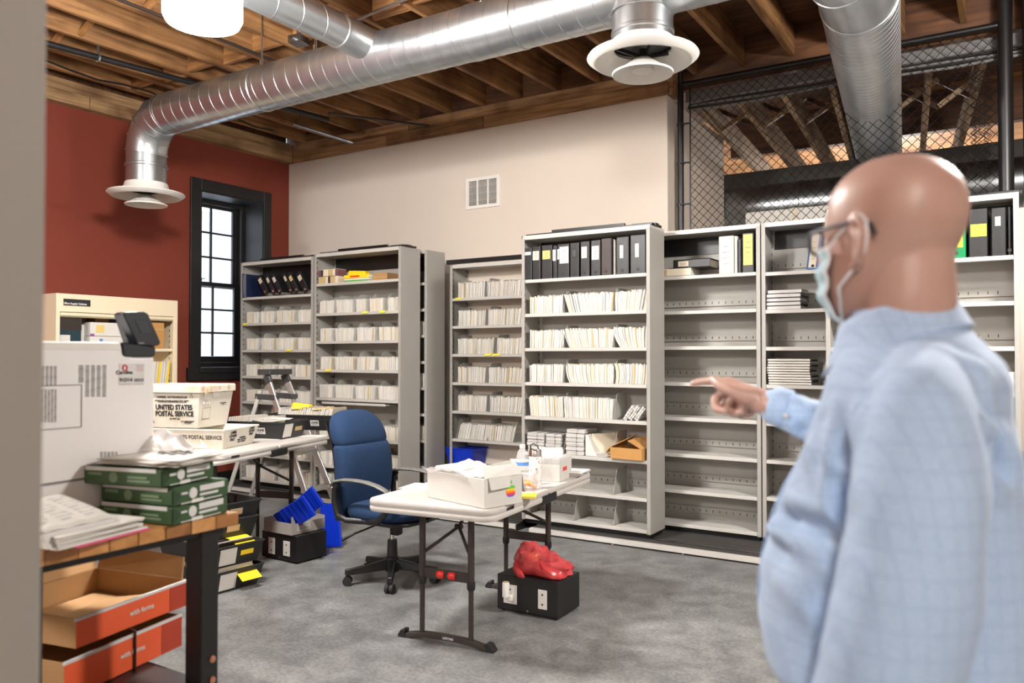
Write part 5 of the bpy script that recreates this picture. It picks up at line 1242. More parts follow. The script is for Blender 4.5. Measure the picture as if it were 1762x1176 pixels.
tA = mail_tray('mail_tray', 'black plastic tray of letters at the edge of the second folding table', w0 + Vector((0, 0, .001)), wrz, .5, .28, .12, 'tray_black', .03, group='black mail trays')
letters(tA, 40, -.5, -.16, .02, .26, .02, .13, ['paper_white', 'paper_grey', 'paper_cream'], .3, 3)
logo(tA, -.16, .06, .12, .03); on_face(tA, 'address_card', 'paper_white', .015, .12, .012, .108, .12, .03, 'end'); on_face(tA, 'hand_hole', 'paper_tan', .16, .25, .05, .08, .12, .03, 'end')
x0 = pz(560, 744, T2)
tB = mail_tray('mail_tray', 'black plastic tray packed with letters partly behind the chair back', x0 + Vector((0, 0, .001)) + t2y * .1 - t2x * .02, wrz, .55, .28, .12, 'tray_black', .03, group='black mail trays')
letters(tB, 60, -.53, -.02, .02, .26, .03, .14, ['paper_white', 'paper_grey', 'paper_cream', 'paper_white'], .25, 5); logo(tB, -.13, .06, .12, .03)
yf_ = thing('yellow_sheet', 'curled yellow sheet sticking up from the packed black tray', 'paper', tB.location.copy(), wrz); mb = MB(); mb.grid(lambda u, v: (-.40 + .13 * u + .03 * v, .05 + .03 * v + .06 * u, .15 + .07 * math.sin(v * 2.2) - .03 * u * v), 5, 6); mb.build('sheet', 'yellow_folder', yf_, smooth=180, solid=.001)
for k, (x, w_) in enumerate(((-.33, .1), (-.12, .12))):
    yk = thing('yellow_sheet', 'flat yellow envelope ' + ('in the middle of' if k == 0 else 'at the right end of') + ' the packed black tray', 'paper', tB.location.copy(), wrz); mb = MB(); mb.box((x, .1, .172), (w_, .17, .004), (.05, -.06, .1)); mb.build('sheet', 'label_tan' if k else 'yellow_folder', yk)
lt = thing('loose_letters', 'fan of white envelopes lying across the black tray edge', 'paper', tA.location.copy(), wrz)
for k in range(5): mb = MB(); mb.box((-.17 + .02 * k, .05 + .012 * k, .128 + .004 * k), (.2, .11, .002), (.02, .04, .15 * k - .3)); mb.build('envelope', 'paper_white', lt)
for k in range(3):
    sh = thing('paper_sheet', ('white sheet beside the low postal tray', 'white sheet between the low tray and the black tray', 'white card at the table edge under the black tray')[k], 'paper', pz((452, 470, 545)[k], (752, 757, 752)[k], T2 + .001), t2rz + .1 * k); mb = MB(); mb.box((-.05, .05, .001), (.18, .14, .0016)); mb.build('sheet', 'paper_white', sh)

# floor: stack of black trays
s0, s1 = pz(371, 1024), pz(449, 1003)
ev = s1 - s0; srz = math.atan2(ev.y, ev.x) - R(90)
ey = ev.normalized(); exx = Vector((ey.y, -ey.x, 0))
tl, tw, thh = .58, .29, .125
def yellow(t, y0, y1, h, lab, out=.06):
    y = thing('yellow_folder', lab, 'folder', t.location.copy(), srz)
    mb = MB(); mb.grid(lambda u, v: (-.26 + .27 * u + (out * max(0, u - .7) / .3), y0 + (y1 - y0) * v, h + .03 - .09 * max(0, u - .72) / .28 * (1 if out > .03 else .3)), 10, 2); mb.build('cover', 'yellow_folder', y, solid=.002); return y
for k in range(4):
    off = exx * (-.10 if k > 1 else 0) + ey * (.0 if k < 2 else .03 + .02 * (k - 2)) ; zz = (.002, .15, .285, .385)[k]
    t = mail_tray('mail_tray', ('bottom black tray of the floor stack with a yellow folder hanging out', 'second black tray of the floor stack holding wrapped mail', 'empty black tray, third of the floor stack', 'topmost empty black tray of the floor stack')[k], s0 + off + Vector((0, 0, zz)), srz, tl, tw, thh, 'tray_black', .03, group='black mail trays')
    if k < 2:
        letters(t, 46, -.52, -.04, .02, .27, .02, .12, ['paper_grey', 'paper_cream', 'brown_dark', 'paper_white'], .35, 7 + k)
        on_face(t, 'address_card', 'paper_white', .015, .13, .012, .112, thh, .03, 'end'); on_face(t, 'hand_hole', 'yellow_folder', .16, .25, .055, .085, thh, .03, 'end')
        logo(t, -.22, .06, thh, .03, .035)
        yellow(t, .13, .27, .12, 'yellow folder hanging over the end of the bottom floor tray' if k == 0 else 'yellow folder lying on the wrapped mail in the second floor tray', .07 if k == 0 else .0)
    else: on_face(t, 'address_card', 'tub_stain', .10, .19, .05, .09, thh, .03, 'end')
# grey cardboard tray and blue sheets
gt_loc = rx2.location.copy(); grz = rx2.rotation_euler.z
gt = thing('cardboard_tray', 'grey cardboard tray on the black box under the second table', 'box', gt_loc + Vector((0, 0, .192)), grz)
mb = MB(); w, d, h = .29, .30, .095; x0_ = -.15
for a, b in (((x0_, -.01, 0), (x0_ + w, -.006, h * .85)), ((x0_, d - .01, 0), (x0_ + w, d - .006, h)), ((x0_, -.01, 0), (x0_ + .005, d - .006, h)), ((x0_ + w - .005, -.01, 0), (x0_ + w, d - .006, h * .8)), ((x0_, -.01, 0), (x0_ + w, d - .006, .004))): mb.span(a, b)
mb.build('tray', 'grey_card', gt); mb = MB(); mb.prism([(-.01, h * .7), (.03, h * .7), (.0, h * 1.35), (-.01, h * 1.3)], x0_ + w - .005, x0_ + w, 0); mb.build('corner_tab', 'grey_card', gt)
mb = MB(); mb.span((x0_ + w, .04, .02), (x0_ + w + .0012, .16, .075)); lo = mb.build('printed_label', 'paper_grey', gt); mb = MB(); mb.span((x0_ + w + .001, .05, .055), (x0_ + w + .002, .09, .068)); mb.build('title', 'ink_red', lo)
for i in range(3): mb = MB(); mb.span((x0_ + w + .001, .05, .03 + .008 * i), (x0_ + w + .002, .15 - .02 * i, .034 + .008 * i)); mb.build('print', 'ink_grey', lo)
def blue_sheet(label, p, size, rot):
    t = thing('plastic_sleeve', label, 'sleeve', p, 0, 'blue corrugated plastic sleeves'); t.rotation_euler = rot
    mb = MB(); mb.box((0, 0, 0), size); mb.build('sheet', 'blue_plastic', t, bevel=.003)
    for k in range(7): mb = MB(); mb.box((-size[0] / 2 + size[0] * (k + .5) / 7, -size[1] / 2 - .001, 0), (.006, .004, size[2] * .94)); mb.build('rib', 'blue_plastic', t)
    return t
dD = 5.55
blue_sheet('blue corrugated sleeve leaning lowest out of the grey tray', pD(507, 886, dD), (.34, .02, .16), (R(20), R(-28), grz))
blue_sheet('blue corrugated sleeve leaning highest out of the grey tray', pD(522, 874, dD + .12), (.36, .02, .15), (R(14), R(-35), grz))
blue_sheet('tall blue corrugated sleeve standing on the floor beside the black box', pz(561, 945) + Vector((0, .05, .165)), (.15, .03, .32), (R(-4), R(-7), grz + R(20)))

# ------------------------------------------------------------------ step ladder
lat = lambda l, D, z: _C + _f0 * (D + .25) + _rt * l * 1.036 + Vector((0, 0, z - EYE))
ld = thing('step_ladder', 'folded out aluminium step ladder behind the second folding table', 'ladder', lat(-2.1, 7.0, 0))
LB = ld.location.copy(); LB.z = 0
def LP(l, D, z): return lat(l, D, z) - LB
tops = [LP(-2.13, 6.95, 1.27), LP(-2.04, 7.18, 1.27)]; ff = [LP(-1.62, 6.62, .0), LP(-1.50, 7.02, .0)]; rf = [LP(-2.52, 6.98, .0), LP(-2.40, 7.32, .0)]
for a, b in zip(tops, ff): mb = MB(); mb.bar(a, b, .022, .06); mb.build('front_rail', 'aluminium', ld, bevel=.003)
for a, b in zip(tops, rf): mb = MB(); a2_ = a + (b - a) * .12; mb.bar(a2_, b, .02, .035); mb.build('rear_leg', 'aluminium', ld, bevel=.003)
for p in ff + rf: mb = MB(); mb.box(p + Vector((0, 0, .012)), (.05, .05, .024)); mb.build('rubber_foot', 'rubber', ld, bevel=.004)
for k, u in enumerate((.3, .55, .8)):
    a = tops[0] + (ff[0] - tops[0]) * u; b = tops[1] + (ff[1] - tops[1]) * u; mb = MB(); mb.bar(a, b, .09, .03, up=(0, 0, 1)); mb.build('step', 'aluminium', ld, bevel=.003)
mb = MB(); mid = (tops[0] + tops[1]) / 2; mb.bar(tops[0] + Vector((0, 0, .01)) - (tops[1] - tops[0]) * .15, tops[1] + Vector((0, 0, .01)) + (tops[1] - tops[0]) * .15, .14, .05); mb.build('top_cap', 'ladder_black', ld, bevel=.006)
for i in range(2):
    a = tops[i]; u = (ff[i] - a).normalized(); mb = MB(); mb.bar(a + u * .02, a + u * .10, .03, .075); mb.build('hinge_plate', 'ladder_black', ld, bevel=.004)
    p = a + u * .24; q = a + (rf[i] - a).normalized() * .22; mb = MB(); mb.bar(p + (p - q) * .25, q - (p - q) * .2, .028, .05); mb.build('spreader', 'ladder_black', ld, bevel=.004)
    for w_ in (p, q): mb = MB(); mb.lathe([(.006, -.02), (.006, .02)], w_, 8, axis=1); mb.build('rivet', 'chrome', ld)

# ------------------------------------------------------------------ cream cabinet
CXF = XL + .45
ca, cb2 = pX(97, 503, CXF), pX(306, 512, CXF)
cy0, cy1, cz1 = ca.y, cb2.y, 1.97
cab = thing('storage_cabinet', 'cream steel cabinet with an open front against the red wall', 'cabinet', (CXF, (cy0 + cy1) / 2, 0)); w = (cy1 - cy0) / 2; d = .44
mb = MB(); mb.span((-d, -w, 0), (0, -w + .02, cz1)); mb.span((-.02, -w, 0), (0, -w + .035, cz1)); mb.build('side_panel', 'cream_metal', cab, bevel=.002)
mb = MB(); mb.span((-d, w - .02, 0), (0, w, cz1)); mb.span((-.02, w - .045, 0), (0, w, cz1)); mb.build('side_panel', 'cream_metal', cab, bevel=.002)
mb = MB(); mb.span((-d, -w, cz1 - .02), (0, w, cz1)); mb.span((-.02, -w, cz1 - .16), (0, w, cz1)); mb.build('top_panel', 'cream_metal', cab, bevel=.002)
mb = MB(); mb.prism([(-.06, cz1 - .20), (-.02, cz1 - .205), (.004, cz1 - .19), (.004, cz1 - .165), (-.02, cz1 - .165)], -w + .036, w - .046, 1); mb.build('shutter_edge', 'cream_metal', cab, bevel=.002)
mb = MB(); mb.span((-d, -w, 0), (-d + .006, w, cz1)); mb.build('back_panel', 'cream_metal', cab)
zc1 = pX(285, 600, CXF).z
for z in (zc1, zc1 - .38, .62, .28, .06): mb = MB(); mb.span((-d + .006, -w + .02, z - .03), (-.025, w - .02, z)); mb.build('shelf', 'cream_metal', cab, bevel=.002)
mb = MB(); mb.span((.0, -w + .06, cz1 - .105), (.003, -w + .30, cz1 - .045)); npl = mb.build('name_plate', 'ink', cab); text('Office Supply Cabinet', .024, npl, (.0035, -w + .16, cz1 - .086), (R(90), 0, R(90)), 'paper_white', bold=.0008)
mb = MB()
for k in range(30): mb.box((-.045, w - .021, .3 + k * .055), (.012, .003, .03)); mb.box((-.1, w - .021, .3 + k * .055), (.008, .003, .02))
mb.build('slot', 'ink', cab)['kind'] = 'stuff'
def carton(px_, dx, size, m, label, extra=None, rz=0, z=None, name='carton'):
    p = pX(px_, 560, CXF - dx); t = thing(name, label, 'box', (CXF - dx, p.y, (zc1 if z is None else z) + .001), R(rz))
    sx, sy, sz = size; mb = MB(); mb.span((-sx, -sy / 2, 0), (0, sy / 2, sz)); mb.build('box', m, t, bevel=.003)
    for (nm, mm, y0, y1, z0, z1) in extra or []: mb = MB(); mb.span((0, -sy / 2 + sy * y0, sz * z0), (.0015, -sy / 2 + sy * y1, sz * z1)); mb.build(nm, mm, t)
    return t
carton(121, .04, (.3, .2, .28), 'teal_dark', 'dark teal archive box with a white label in the cream cabinet', [('label', 'paper_white', .05, .5, .2, .4), ('lid_band', 'brown_steel', 0, 1, .55, 1)])
carton(117, .05, (.2, .10, .11), 'cardboard_box', 'small brown carton on top of the dark teal box', z=zc1 + .281)
carton(150, .14, (.2, .26, .21), 'paper_grey', 'stack of pale paper bags beside the teal box')
carton(184, .035, (.25, .31, .105), 'paper_white', 'lower white carton with a blue square mark in the cabinet', [('blue_mark', 'label_blue', .28, .38, .3, .8)])
carton(184, .04, (.25, .31, .125), 'paper_white', 'upper white carton with an orange sun print in the cabinet', [('sun_print', 'label_tan', .18, .42, .25, .8), ('purple_tab', 'apple_purple', .0, .12, .0, .16)], z=zc1 + .107)
carton(178, .22, (.15, .16, .30), 'cardboard', 'tan carton at the back of the cabinet')
carton(200, .2, (.1, .12, .33), 'binder_blue', 'navy box with a yellow top edge at the back of the cabinet', [('yellow_edge', 'yellow_folder', .3, .9, .85, .95), ('green_mark', 'apple_green', .4, .6, .6, .7)])
carton(216, .05, (.25, .14, .23), 'paper_white', 'white carton with a teal stripe beside the sun print box', [('teal_stripe', 'label_blue', .0, .12, 0, 1)])
carton(262, .05, (.3, .26, .25), 'cardboard_box', 'brown carton behind the tilted printer screen', [('tape', 'paper_tan', 0, 1, .72, .76)])
for k in range(7):
    t = thing('catalogue', 'white catalogue standing on the second cabinet shelf', 'book', (CXF - .04, pX(264 + 4 * k, 625, CXF - .04).y, zc1 - .379), 0, 'catalogues on the second cabinet shelf'); t.rotation_euler = (R(-5 - k % 3), 0, 0)
    mb = MB(); mb.span((-.2, -.011, 0), (0, .011, .25)); mb.build('cover', ('paper_white', 'paper_cream', 'yellow_folder', 'paper_white')[k % 4], t, bevel=.002); mb = MB(); mb.span((-.198, -.009, .01), (-.004, .009, .252)); mb.build('pages', 'paper_white', t)

# ------------------------------------------------------------------ workbench with printer
BZ = .95
bxr, by0, by1 = -2.03, .97, 1.63
bxl = -3.7
wbn = thing('workbench', 'butcher block workbench with black steel legs in the left foreground', 'bench', ((bxr + bxl) / 2, (by0 + by1) / 2, 0)); hw, hl = (bxr - bxl) / 2, (by1 - by0) / 2
for k in range(8):
    y0 = -hl + 2 * hl * k / 8; mb = MB(); mb.span((-hw, y0, BZ - .038), (hw, y0 + 2 * hl / 8 - .0008, BZ)); mb.build('plank', 'butcher_wood', wbn, bevel=.0015)
mb = MB(); mb.span((-hw + .05, -hl + .03, BZ - .062), (hw - .03, hl - .03, BZ - .039)); mb.build('apron', 'black_metal', wbn, bevel=.003)
for sx in (-1, 1):
    for sy in (-1, 1):
        x, y = sx * (hw - .06), sy * (hl - (.085 if sy > 0 else .06))
        o = thing_part('leg', wbn)
        mb = MB(); mb.span((x - .038, y - .032, BZ * .25), (x + .038, y + .032, BZ - .04)); mb.build('outer_post', 'black_metal', o, bevel=.004)
        mb = MB(); mb.span((x - .030, y - .025, 0), (x + .030, y + .025, BZ * .4)); mb.build('inner_post', 'black_metal', o, bevel=.004)
        for k in range(2): mb = MB(); mb.lathe([(.004, .007), (.010, .005), (.011, 0)], (x + .038, y + .008, BZ * .55 - .062 * k), 12, axis=0); mb.build('bolt', 'bolt_copper', o, smooth=40)
        for k in range(5): mb = MB(); mb.lathe([(.006, 0), (.006, .001)], (x + .0385, y + .008, BZ * .38 - .032 * k), 10, axis=0); mb.build('hole', 'ink', o)
for sx in (-1, 1): mb = MB(); x = sx * (hw - .065); mb.span((x - .02, -hl + .12, .40), (x + .02, hl - .12, .455)); mb.build('stretcher', 'black_metal', wbn, bevel=.003)
for sy in (-1, 1): mb = MB(); y = sy * (hl - .075); mb.span((-hw + .1, y - .02, .40), (hw - .1, y + .02, .44)); mb.build('stretcher', 'black_metal', wbn, bevel=.003)
mb = MB(); mb.span((-hw + .06, -hl + .09, .44), (hw - .06, hl - .09, .455)); mb.build('lower_shelf', 'black_metal', wbn)

PX = -2.30
prn = thing('laser_printer', 'large white laser printer with vents on the workbench', 'printer', (PX, 1.27, BZ + .001))
pa, pb = pX(60, 640, PX).y - 1.27, pX(266, 640, PX).y - 1.27
H0, H1 = .0, pX(150, 589, PX).z - BZ
mb = MB(); mb.prism([(pa - .06, .03), (pb, .03), (pb, H1 - .045), (pb - .075, H1 - .045), (pb - .105, H1 - .012), (pb - .115, H1), (pa - .06, H1)], -.46, 0, 0); mb.build('body', 'printer_white', prn, bevel=.008, seg=3, smooth=40)
mb = MB(); mb.span((-.44, pa - .04, 0), (-.015, pb - .02, .035)); mb.build('base', 'printer_grey', prn, bevel=.006)
mb = MB(); mb.span((-.01, pa - .06, H1 - .028), (.002, pb - .11, H1 - .0)); mb.build('top_edge', 'paper_white', prn, bevel=.004)
mb = MB()                                        # panel seams
ys = lambda px_: pX(px_, 700, PX).y - 1.27
zz_ = lambda px_, py_: pX(px_, py_, PX).z - BZ
mb.prism([(ys(75) - .05, zz_(75, 838)), (ys(152), zz_(152, 826)), (ys(157), zz_(157, 820)), (ys(200), zz_(200, 815)), (ys(200), zz_(200, 811)), (ys(155), zz_(155, 816)), (ys(150), zz_(150, 822)), (ys(75) - .05, zz_(75, 834))], .0, .0015, 0)
mb.build('tray_seam', 'ink_grey', prn)
mb = MB()
for a, b, c_, e in ((75, 140, 664, 664), (140, 140, 664, 738), (75, 140, 738, 738)):
    P0, P1 = Vector((.0005, ys(a) - (.05 if a == 75 else 0), zz_(110, c_))), Vector((.0005, ys(b), zz_(110, e))); mb.bar(P0, P1, .0015, .0025)
mb.build('door_seam', 'ink_grey', prn)
mb = MB(); mb.prism([(ys(150), zz_(150, 826)), (ys(195), zz_(195, 815)), (ys(192), zz_(195, 819)), (ys(160), zz_(160, 828))], .0, .003, 0); mb.build('tray_handle', 'ink_grey', prn)
def vents(x0, x1, y0, y1, nc, nr):
    mb = MB()
    for c in range(nc):
        for r_ in range(nr):
            a = x0 + (x1 - x0) * (c + .12) / nc; b = x0 + (x1 - x0) * (c + .85) / nc; z = y0 + (y1 - y0) * (r_ + .5) / nr
            mb.span((-.0005, ys(a), zz_((a + b) / 2, z) - .0016), (.0008, ys(b), zz_((a + b) / 2, z) + .0016))
    o = mb.build('vent_slot', 'vent_dark', prn); o['kind'] = 'stuff'
vents(70, 98, 631, 665, 4, 12); vents(70, 98, 671, 728, 5, 20); vents(133, 145, 629, 660, 1, 11); vents(145, 184, 629, 684, 4, 19); vents(172, 204, 778, 803, 5, 8)
mb = MB(); mb.span((0, ys(203), zz_(225, 664)), (.001, ys(248), zz_(225, 626))); lb = mb.build('asset_label', 'paper_grey', prn)
yl, zl = ys(214), zz_(214, 634)
mb = MB(); mb.tube([(.0015, yl + .007 * math.cos(a * .7), zl + .0085 * math.sin(a * .7)) for a in range(9)], .0022, 5, closed=True); mb.build('ring_logo', 'red_plastic', lb)
text('Carolina', .0155, lb, (.0014, ys(213), zz_(213, 642)), (R(90), 0, R(90)), 'ink', bold=.0004); text('91D14', .015, lb, (.0014, ys(216), zz_(216, 655)), (R(90), 0, R(90)), 'ink', bold=.0006)
for k in range(4): mb = MB(); mb.span((.001, ys(232 + 2 * (k % 2)), zz_(240, 629.5 + 3 * k) - .0012), (.0014, ys(246), zz_(240, 629.5 + 3 * k))); mb.build('print_line', 'ink_red' if k else 'ink_grey', lb)
rb = random.Random(2)
mb = MB(); x = 230
while x < 245: w_ = rb.uniform(.5, 1.4); mb.span((.001, ys(x), zz_(238, 658)), (.0014, ys(x + w_), zz_(238, 652))); x += w_ + rb.uniform(.5, 1.0)
mb.build('barcode', 'ink', lb)
mb = MB(); mb.span((.001, ys(207), zz_(213, 662) - .001), (.0014, ys(226), zz_(213, 662) + .0004)); mb.span((.001, ys(229), zz_(240, 662) - .001), (.0014, ys(246), zz_(240, 662) + .0004)); mb.build('print_line', 'ink_grey', lb)
# tilted control screen
cs_ = thing_part('control_panel', prn)
yq, zq = pb - .055, H1 - .045
mb = MB(); mb.prism([(ys(207), zz_(207, 590)), (ys(210), zz_(210, 612)), (ys(215), zz_(215, 615)), (ys(262), zz_(262, 615)), (ys(266), zz_(266, 611)), (ys(266), zz_(266, 598)), (ys(240), zz_(240, 593))], -.17, .006, 0); mb.build('panel_base', 'printer_dark', cs_, bevel=.004)
mb = MB(); P = [(ys(206), zz_(206, 541)), (ys(208), zz_(208, 538)), (ys(243), zz_(243, 537)), (ys(250), zz_(250, 541)), (ys(272), zz_(272, 590)), (ys(270), zz_(270, 595)), (ys(262), zz_(262, 597)), (ys(232), zz_(232, 594))]
c = Vector((0, sum(p[0] for p in P) / 8, sum(p[1] for p in P) / 8))
mb.prism(P, -.03, .012, 0); mb.build('screen_back', 'printer_dark', cs_, bevel=.006, seg=2, smooth=50)
mb = MB(); mb.prism([(ys(244), zz_(244, 537.5)), (ys(251), zz_(251, 542)), (ys(273), zz_(273, 590)), (ys(271), zz_(271, 595)), (ys(263), zz_(263, 596))], -.16, -.028, 0); mb.build('screen_frame', 'black_plastic', cs_, bevel=.004)
mb = MB(); mb.prism([(ys(226), zz_(226, 552)), (ys(244), zz_(244, 552)), (ys(254), zz_(254, 575)), (ys(238), zz_(238, 575))], .012, .0135, 0); mb.build('cover_plate', 'printer_dark2', cs_, bevel=.002)
mb = MB(); mb.span((.012, ys(233), zz_(237, 593)), (.014, ys(243), zz_(237, 590))); mb.build('badge', 'ink_grey', cs_)
mb = MB(); mb.add([(-.01, ys(213), zz_(213, 599)), (-.01, ys(224), zz_(224, 600)), (-.03, ys(229), zz_(229, 590)), (-.03, ys(222), zz_(222, 589))], [(0, 1, 2, 3)]); mb.build('paper_guide', 'paper_white', cs_, solid=.002)
nt_ = thing('clipboard', 'dark folder with a sheet lying on top of the printer', 'folder', (PX - .12, 1.09, BZ + H1 + .001), R(8)); mb = MB(); mb.box((0, 0, .002), (.2, .14, .004)); mb.build('board', 'ink_grey', nt_); mb = MB(); mb.box((0, 0, .005), (.18, .12, .002)); mb.build('sheet', 'paper_white', nt_)
# reams of paper
r0, r1 = pz(297, 907, BZ), pz(397, 881, BZ)
ev = r1 - r0; rrz = math.atan2(ev.y, ev.x) - R(90); rey = ev.normalized(); rex = Vector((rey.y, -rey.x, 0))
RH = .0535
for k in range(3):
    off = (Vector((0, 0, 0)), rex * .004 - rey * .004, -rex * .022 - rey * .018)[k]
    t = thing('paper_ream', ('bottom green wrapped paper ream of the stack on the workbench', 'middle green wrapped paper ream of the stack', 'top green wrapped paper ream, partly torn open')[k], 'paper ream', r0 + off + Vector((0, 0, .001 + RH * k)), rrz + R((0, -1, 4)[k]), 'green paper reams')
    l, w = .279, .222
    mb = MB(); mb.span((-l, 0, 0), (0, w, RH - .002)); mb.build('wrapper', 'green_print', t, bevel=.004)
    mb = MB(); mb.span((-l + .008, -.0012, RH * .76), (-.02, .001, RH * .98)); mb.build('white_band', 'paper_grey', t)
    for (x0, x1, z0, z1) in ((-l + .02, -l + .07, .52, .68), (-.12, -.05, .42, .56), (-.12, -.04, .24, .36)): mb = MB(); mb.span((x0, -.0014, RH * z0), (x1, .001, RH * z1)); mb.build('print', 'ream_print', t)
    mb = MB(); mb.lathe([(.015, -.0014), (.015, .001)], (-l + .11, 0, RH * .45), 18, axis=1); mb.build('seal', 'ream_print', t)
    mb = MB(); mb.lathe([(.0155, -.001), (.0155, .0014)], (0, .075, RH * .55), 18, axis=0); mb.build('seal', 'paper_grey', t)
    for (y0, y1, z0, z1) in ((.03, .055, .55, .68), (.10, .2, .55, .88), (.10, .175, .3, .45), (.03, .19, .06, .12)): mb = MB(); mb.span((-.001, y0, RH * z0), (.0014, y1, RH * z1)); mb.build('print', 'paper_grey', t)
    mb = MB(); mb.span((.0005, .07, .001), (.0018, .115, RH * .22)); mb.build('flap_seal', 'paper_white', t)
    mb = MB(); mb.add([(.0012, .001, RH * .96), (.0012, .03, RH * .5), (.0012, .001, RH * .04)], [(0, 1, 2)]); mb.build('wrapper_fold', 'dark_green', t)
top = r0 + Vector((0, 0, RH * 3 + .003)) - rex * .022 - rey * .018
for k in range(6):
    t = thing('loose_sheet', 'white printed sheet on the pile over the paper reams', 'paper', top - rex * .12 + rey * .12 + Vector((0, 0, .003 * k)), rrz + R((4, -8, 12, 3, -14, 8)[k]), 'sheets on the paper reams')
    mb = MB(); mb.grid(lambda u, v: (-.14 + .28 * u, -.108 + .216 * v, .0015 + .006 * k * u * v / 3), 6, 4); mb.build('sheet', 'paper_white', t, smooth=180, solid=.0014)
    if k == 5: mb = MB(); mb.tube([(.03 + .055 * math.cos(a * .35), .02 + .03 * math.sin(a * .35), .0075 + .004 * (a % 2)) for a in range(18)], .0025, 5, closed=True); mb.build('printed_ring', 'ink_grey', t)
fl = thing('plastic_wrap', 'crumpled clear plastic wrap heaped behind the sheets on the reams', 'wrap', top - rex * .18 + rey * .20 + Vector((0, 0, .02)))
mb = MB(); mb.grid(lambda u, v: (-.15 + .26 * u + .03 * mnoise.noise((u * 6, v * 6, 3)), -.05 + .12 * v, .012 + .035 * mnoise.noise((u * 4, v * 4, 7)) + .03 * math.sin(3.1 * u) * math.sin(3.1 * v)), 20, 12); mb.build('film', 'bag_film', fl, smooth=40, solid=.0015)
# open leaflets pile
b0, b1 = pz(100, 952, BZ), pz(255, 912, BZ)
ev = b1 - b0; prz = math.atan2(ev.y, ev.x) - R(90); pey = ev.normalized(); pex = Vector((pey.y, -pey.x, 0))
pl = ev.length
def pile(k): return b0 + Vector((0, 0, .001 + .0075 * k))
t = thing('pink_sheet', 'bright pink sheet under the leaflet pile', 'paper', pile(0), prz); mb = MB(); mb.span((-.18, .05, 0), (.004, pl + .004, .002)); mb.build('sheet', 'pink_paper', t)
for k in range(5):
    t = thing('leaflet', 'white leaflet in the flat pile at the front of the workbench', 'leaflet', pile(0) + Vector((0, 0, .003 + .0068 * k)) - pex * .004 * (k % 2), prz + R((0, 1, -1, 2, 0)[k]), 'leaflets in the pile')
    mb = MB(); mb.span((-.19, 0, 0), (0, pl - .01 * (k % 3), .0062)); mb.build('sheet', 'paper_white', t, bevel=.001)
t = thing('open_leaflet', 'open printed leaflet propped over the leaflet pile', 'leaflet', pile(0) + Vector((0, 0, .04)) - pex * .02, prz)
def lf(u, v): return (-.20 + .19 * u, -.015 + (pl - .07) * v, .005 + .055 * (1 - u) ** .8 * .9 + .004 * abs(math.sin(v * math.pi * 3)))
mb = MB(); mb.grid(lf, 8, 24); mb.build('sheet', 'paper_white', t, smooth=180, solid=.002)
mb = MB(); mb.grid(lambda u, v: (-.012 + .02 * u, -.015 + (pl - .07) * v, .005 - .035 * u), 2, 6); mb.build('fold', 'paper_grey', t, solid=.002)
mb = MB()
for c in range(3):
    for r_ in range(8):
        v0, v1_ = (c + .14) / 3, (c + (.5 if r_ % 3 == 1 else .78)) / 3; u = .1 + .1 * r_; a, b = Vector(lf(u, v0)), Vector(lf(u, v1_)); mb.bar(a + Vector((0, 0, .0022)), b + Vector((0, 0, .0022)), .007, .0006)
mb.build('printed_lines', 'print_pale', t)['kind'] = 'stuff'
# cartons below the bench
d0, d1 = pz(130, 1150, .52), pz(325, 1068, .52)
def lowbox(label, zb, h, r0_, r1_, l, m_side, tray=True, top=None):
    ev = r1_ - r0_; ev.z = 0; rz = math.atan2(ev.y, ev.x) - R(90); w = ev.length
    t = thing('printed_carton', label, 'box', (r0_.x, r0_.y, zb), rz)
    th = .005
    mb = MB(); mb.span((-l, 0, 0), (0, w, .005)); mb.span((-l, 0, 0), (0, th, h)); mb.span((-l, w - th, 0), (0, w, h)); mb.span((-l, 0, 0), (-l + th, w, h)); mb.span((-.004, 0, 0), (-.0005, w, h)); mb.build('carton', 'cardboard', t)
    mb = MB(); mb.span((-.0005, 0, 0), (.0012, w, h * .93)); mb.build('printed_side', m_side, t)
    mb = MB(); mb.span((-.006, -.001, h * .93), (.0025, w + .001, h + .002)); mb.build('white_edge', 'paper_grey', t)
    mb = MB(); mb.span((.001, w * .8, 0), (.0022, w, h * .92)); mb.build('dark_print', 'orange_dark', t)
    text('with forms', .022, t, (.0026, w * .54, h * .5), (R(90), 0, R(90)), 'paper_white', bold=.0004)
    return t, w
lb1, w1_ = lowbox('open brown carton with an orange printed side under the workbench', .575, .085, d0, d1, .42, 'orange_print')
e0_, e1_ = pz(130, 1190, .46), pz(312, 1110, .46)
lb2, w2_ = lowbox('lower orange printed carton under the open one below the workbench', .457, .105, pz(110, 1205, .46), e1_, .40, 'orange_print')
mb = MB(); mb.add([(-.42, w1_, .085), (-.03, w1_, .085), (-.05, w1_ + .03, .15), (-.42, w1_ + .03, .17)], [(0, 1, 2, 3)]); mb.build('flap', 'cardboard', lb1, solid=.005)
mb = MB(); mb.add([(-.42, 0, .085), (-.42, w1_, .085), (-.50, w1_ - .02, .20), (-.50, .02, .2)], [(0, 1, 2, 3)]); mb.build('flap', 'cardboard', lb1, solid=.005)
mb = MB(); mb.add([(-.25, .03, .012), (-.08, .05, .03), (-.1, w1_ - .05, .04), (-.28, w1_ - .08, .012)], [(0, 1, 2, 3)]); mb.build('inner_flap', 'cardboard', lb1, solid=.004)
mb = MB(); mb.span((-.2, -.004 + w1_ * .0, 0), (-.19, .0, .0)) ; 
mb = MB(); mb.tube([(.006, w2_ * .55, .0), (.006, w2_ * .55, .115), (-.02, w2_ * .55, .12)], .004, 6); mb.build('tie', 'brown_dark', lb2)
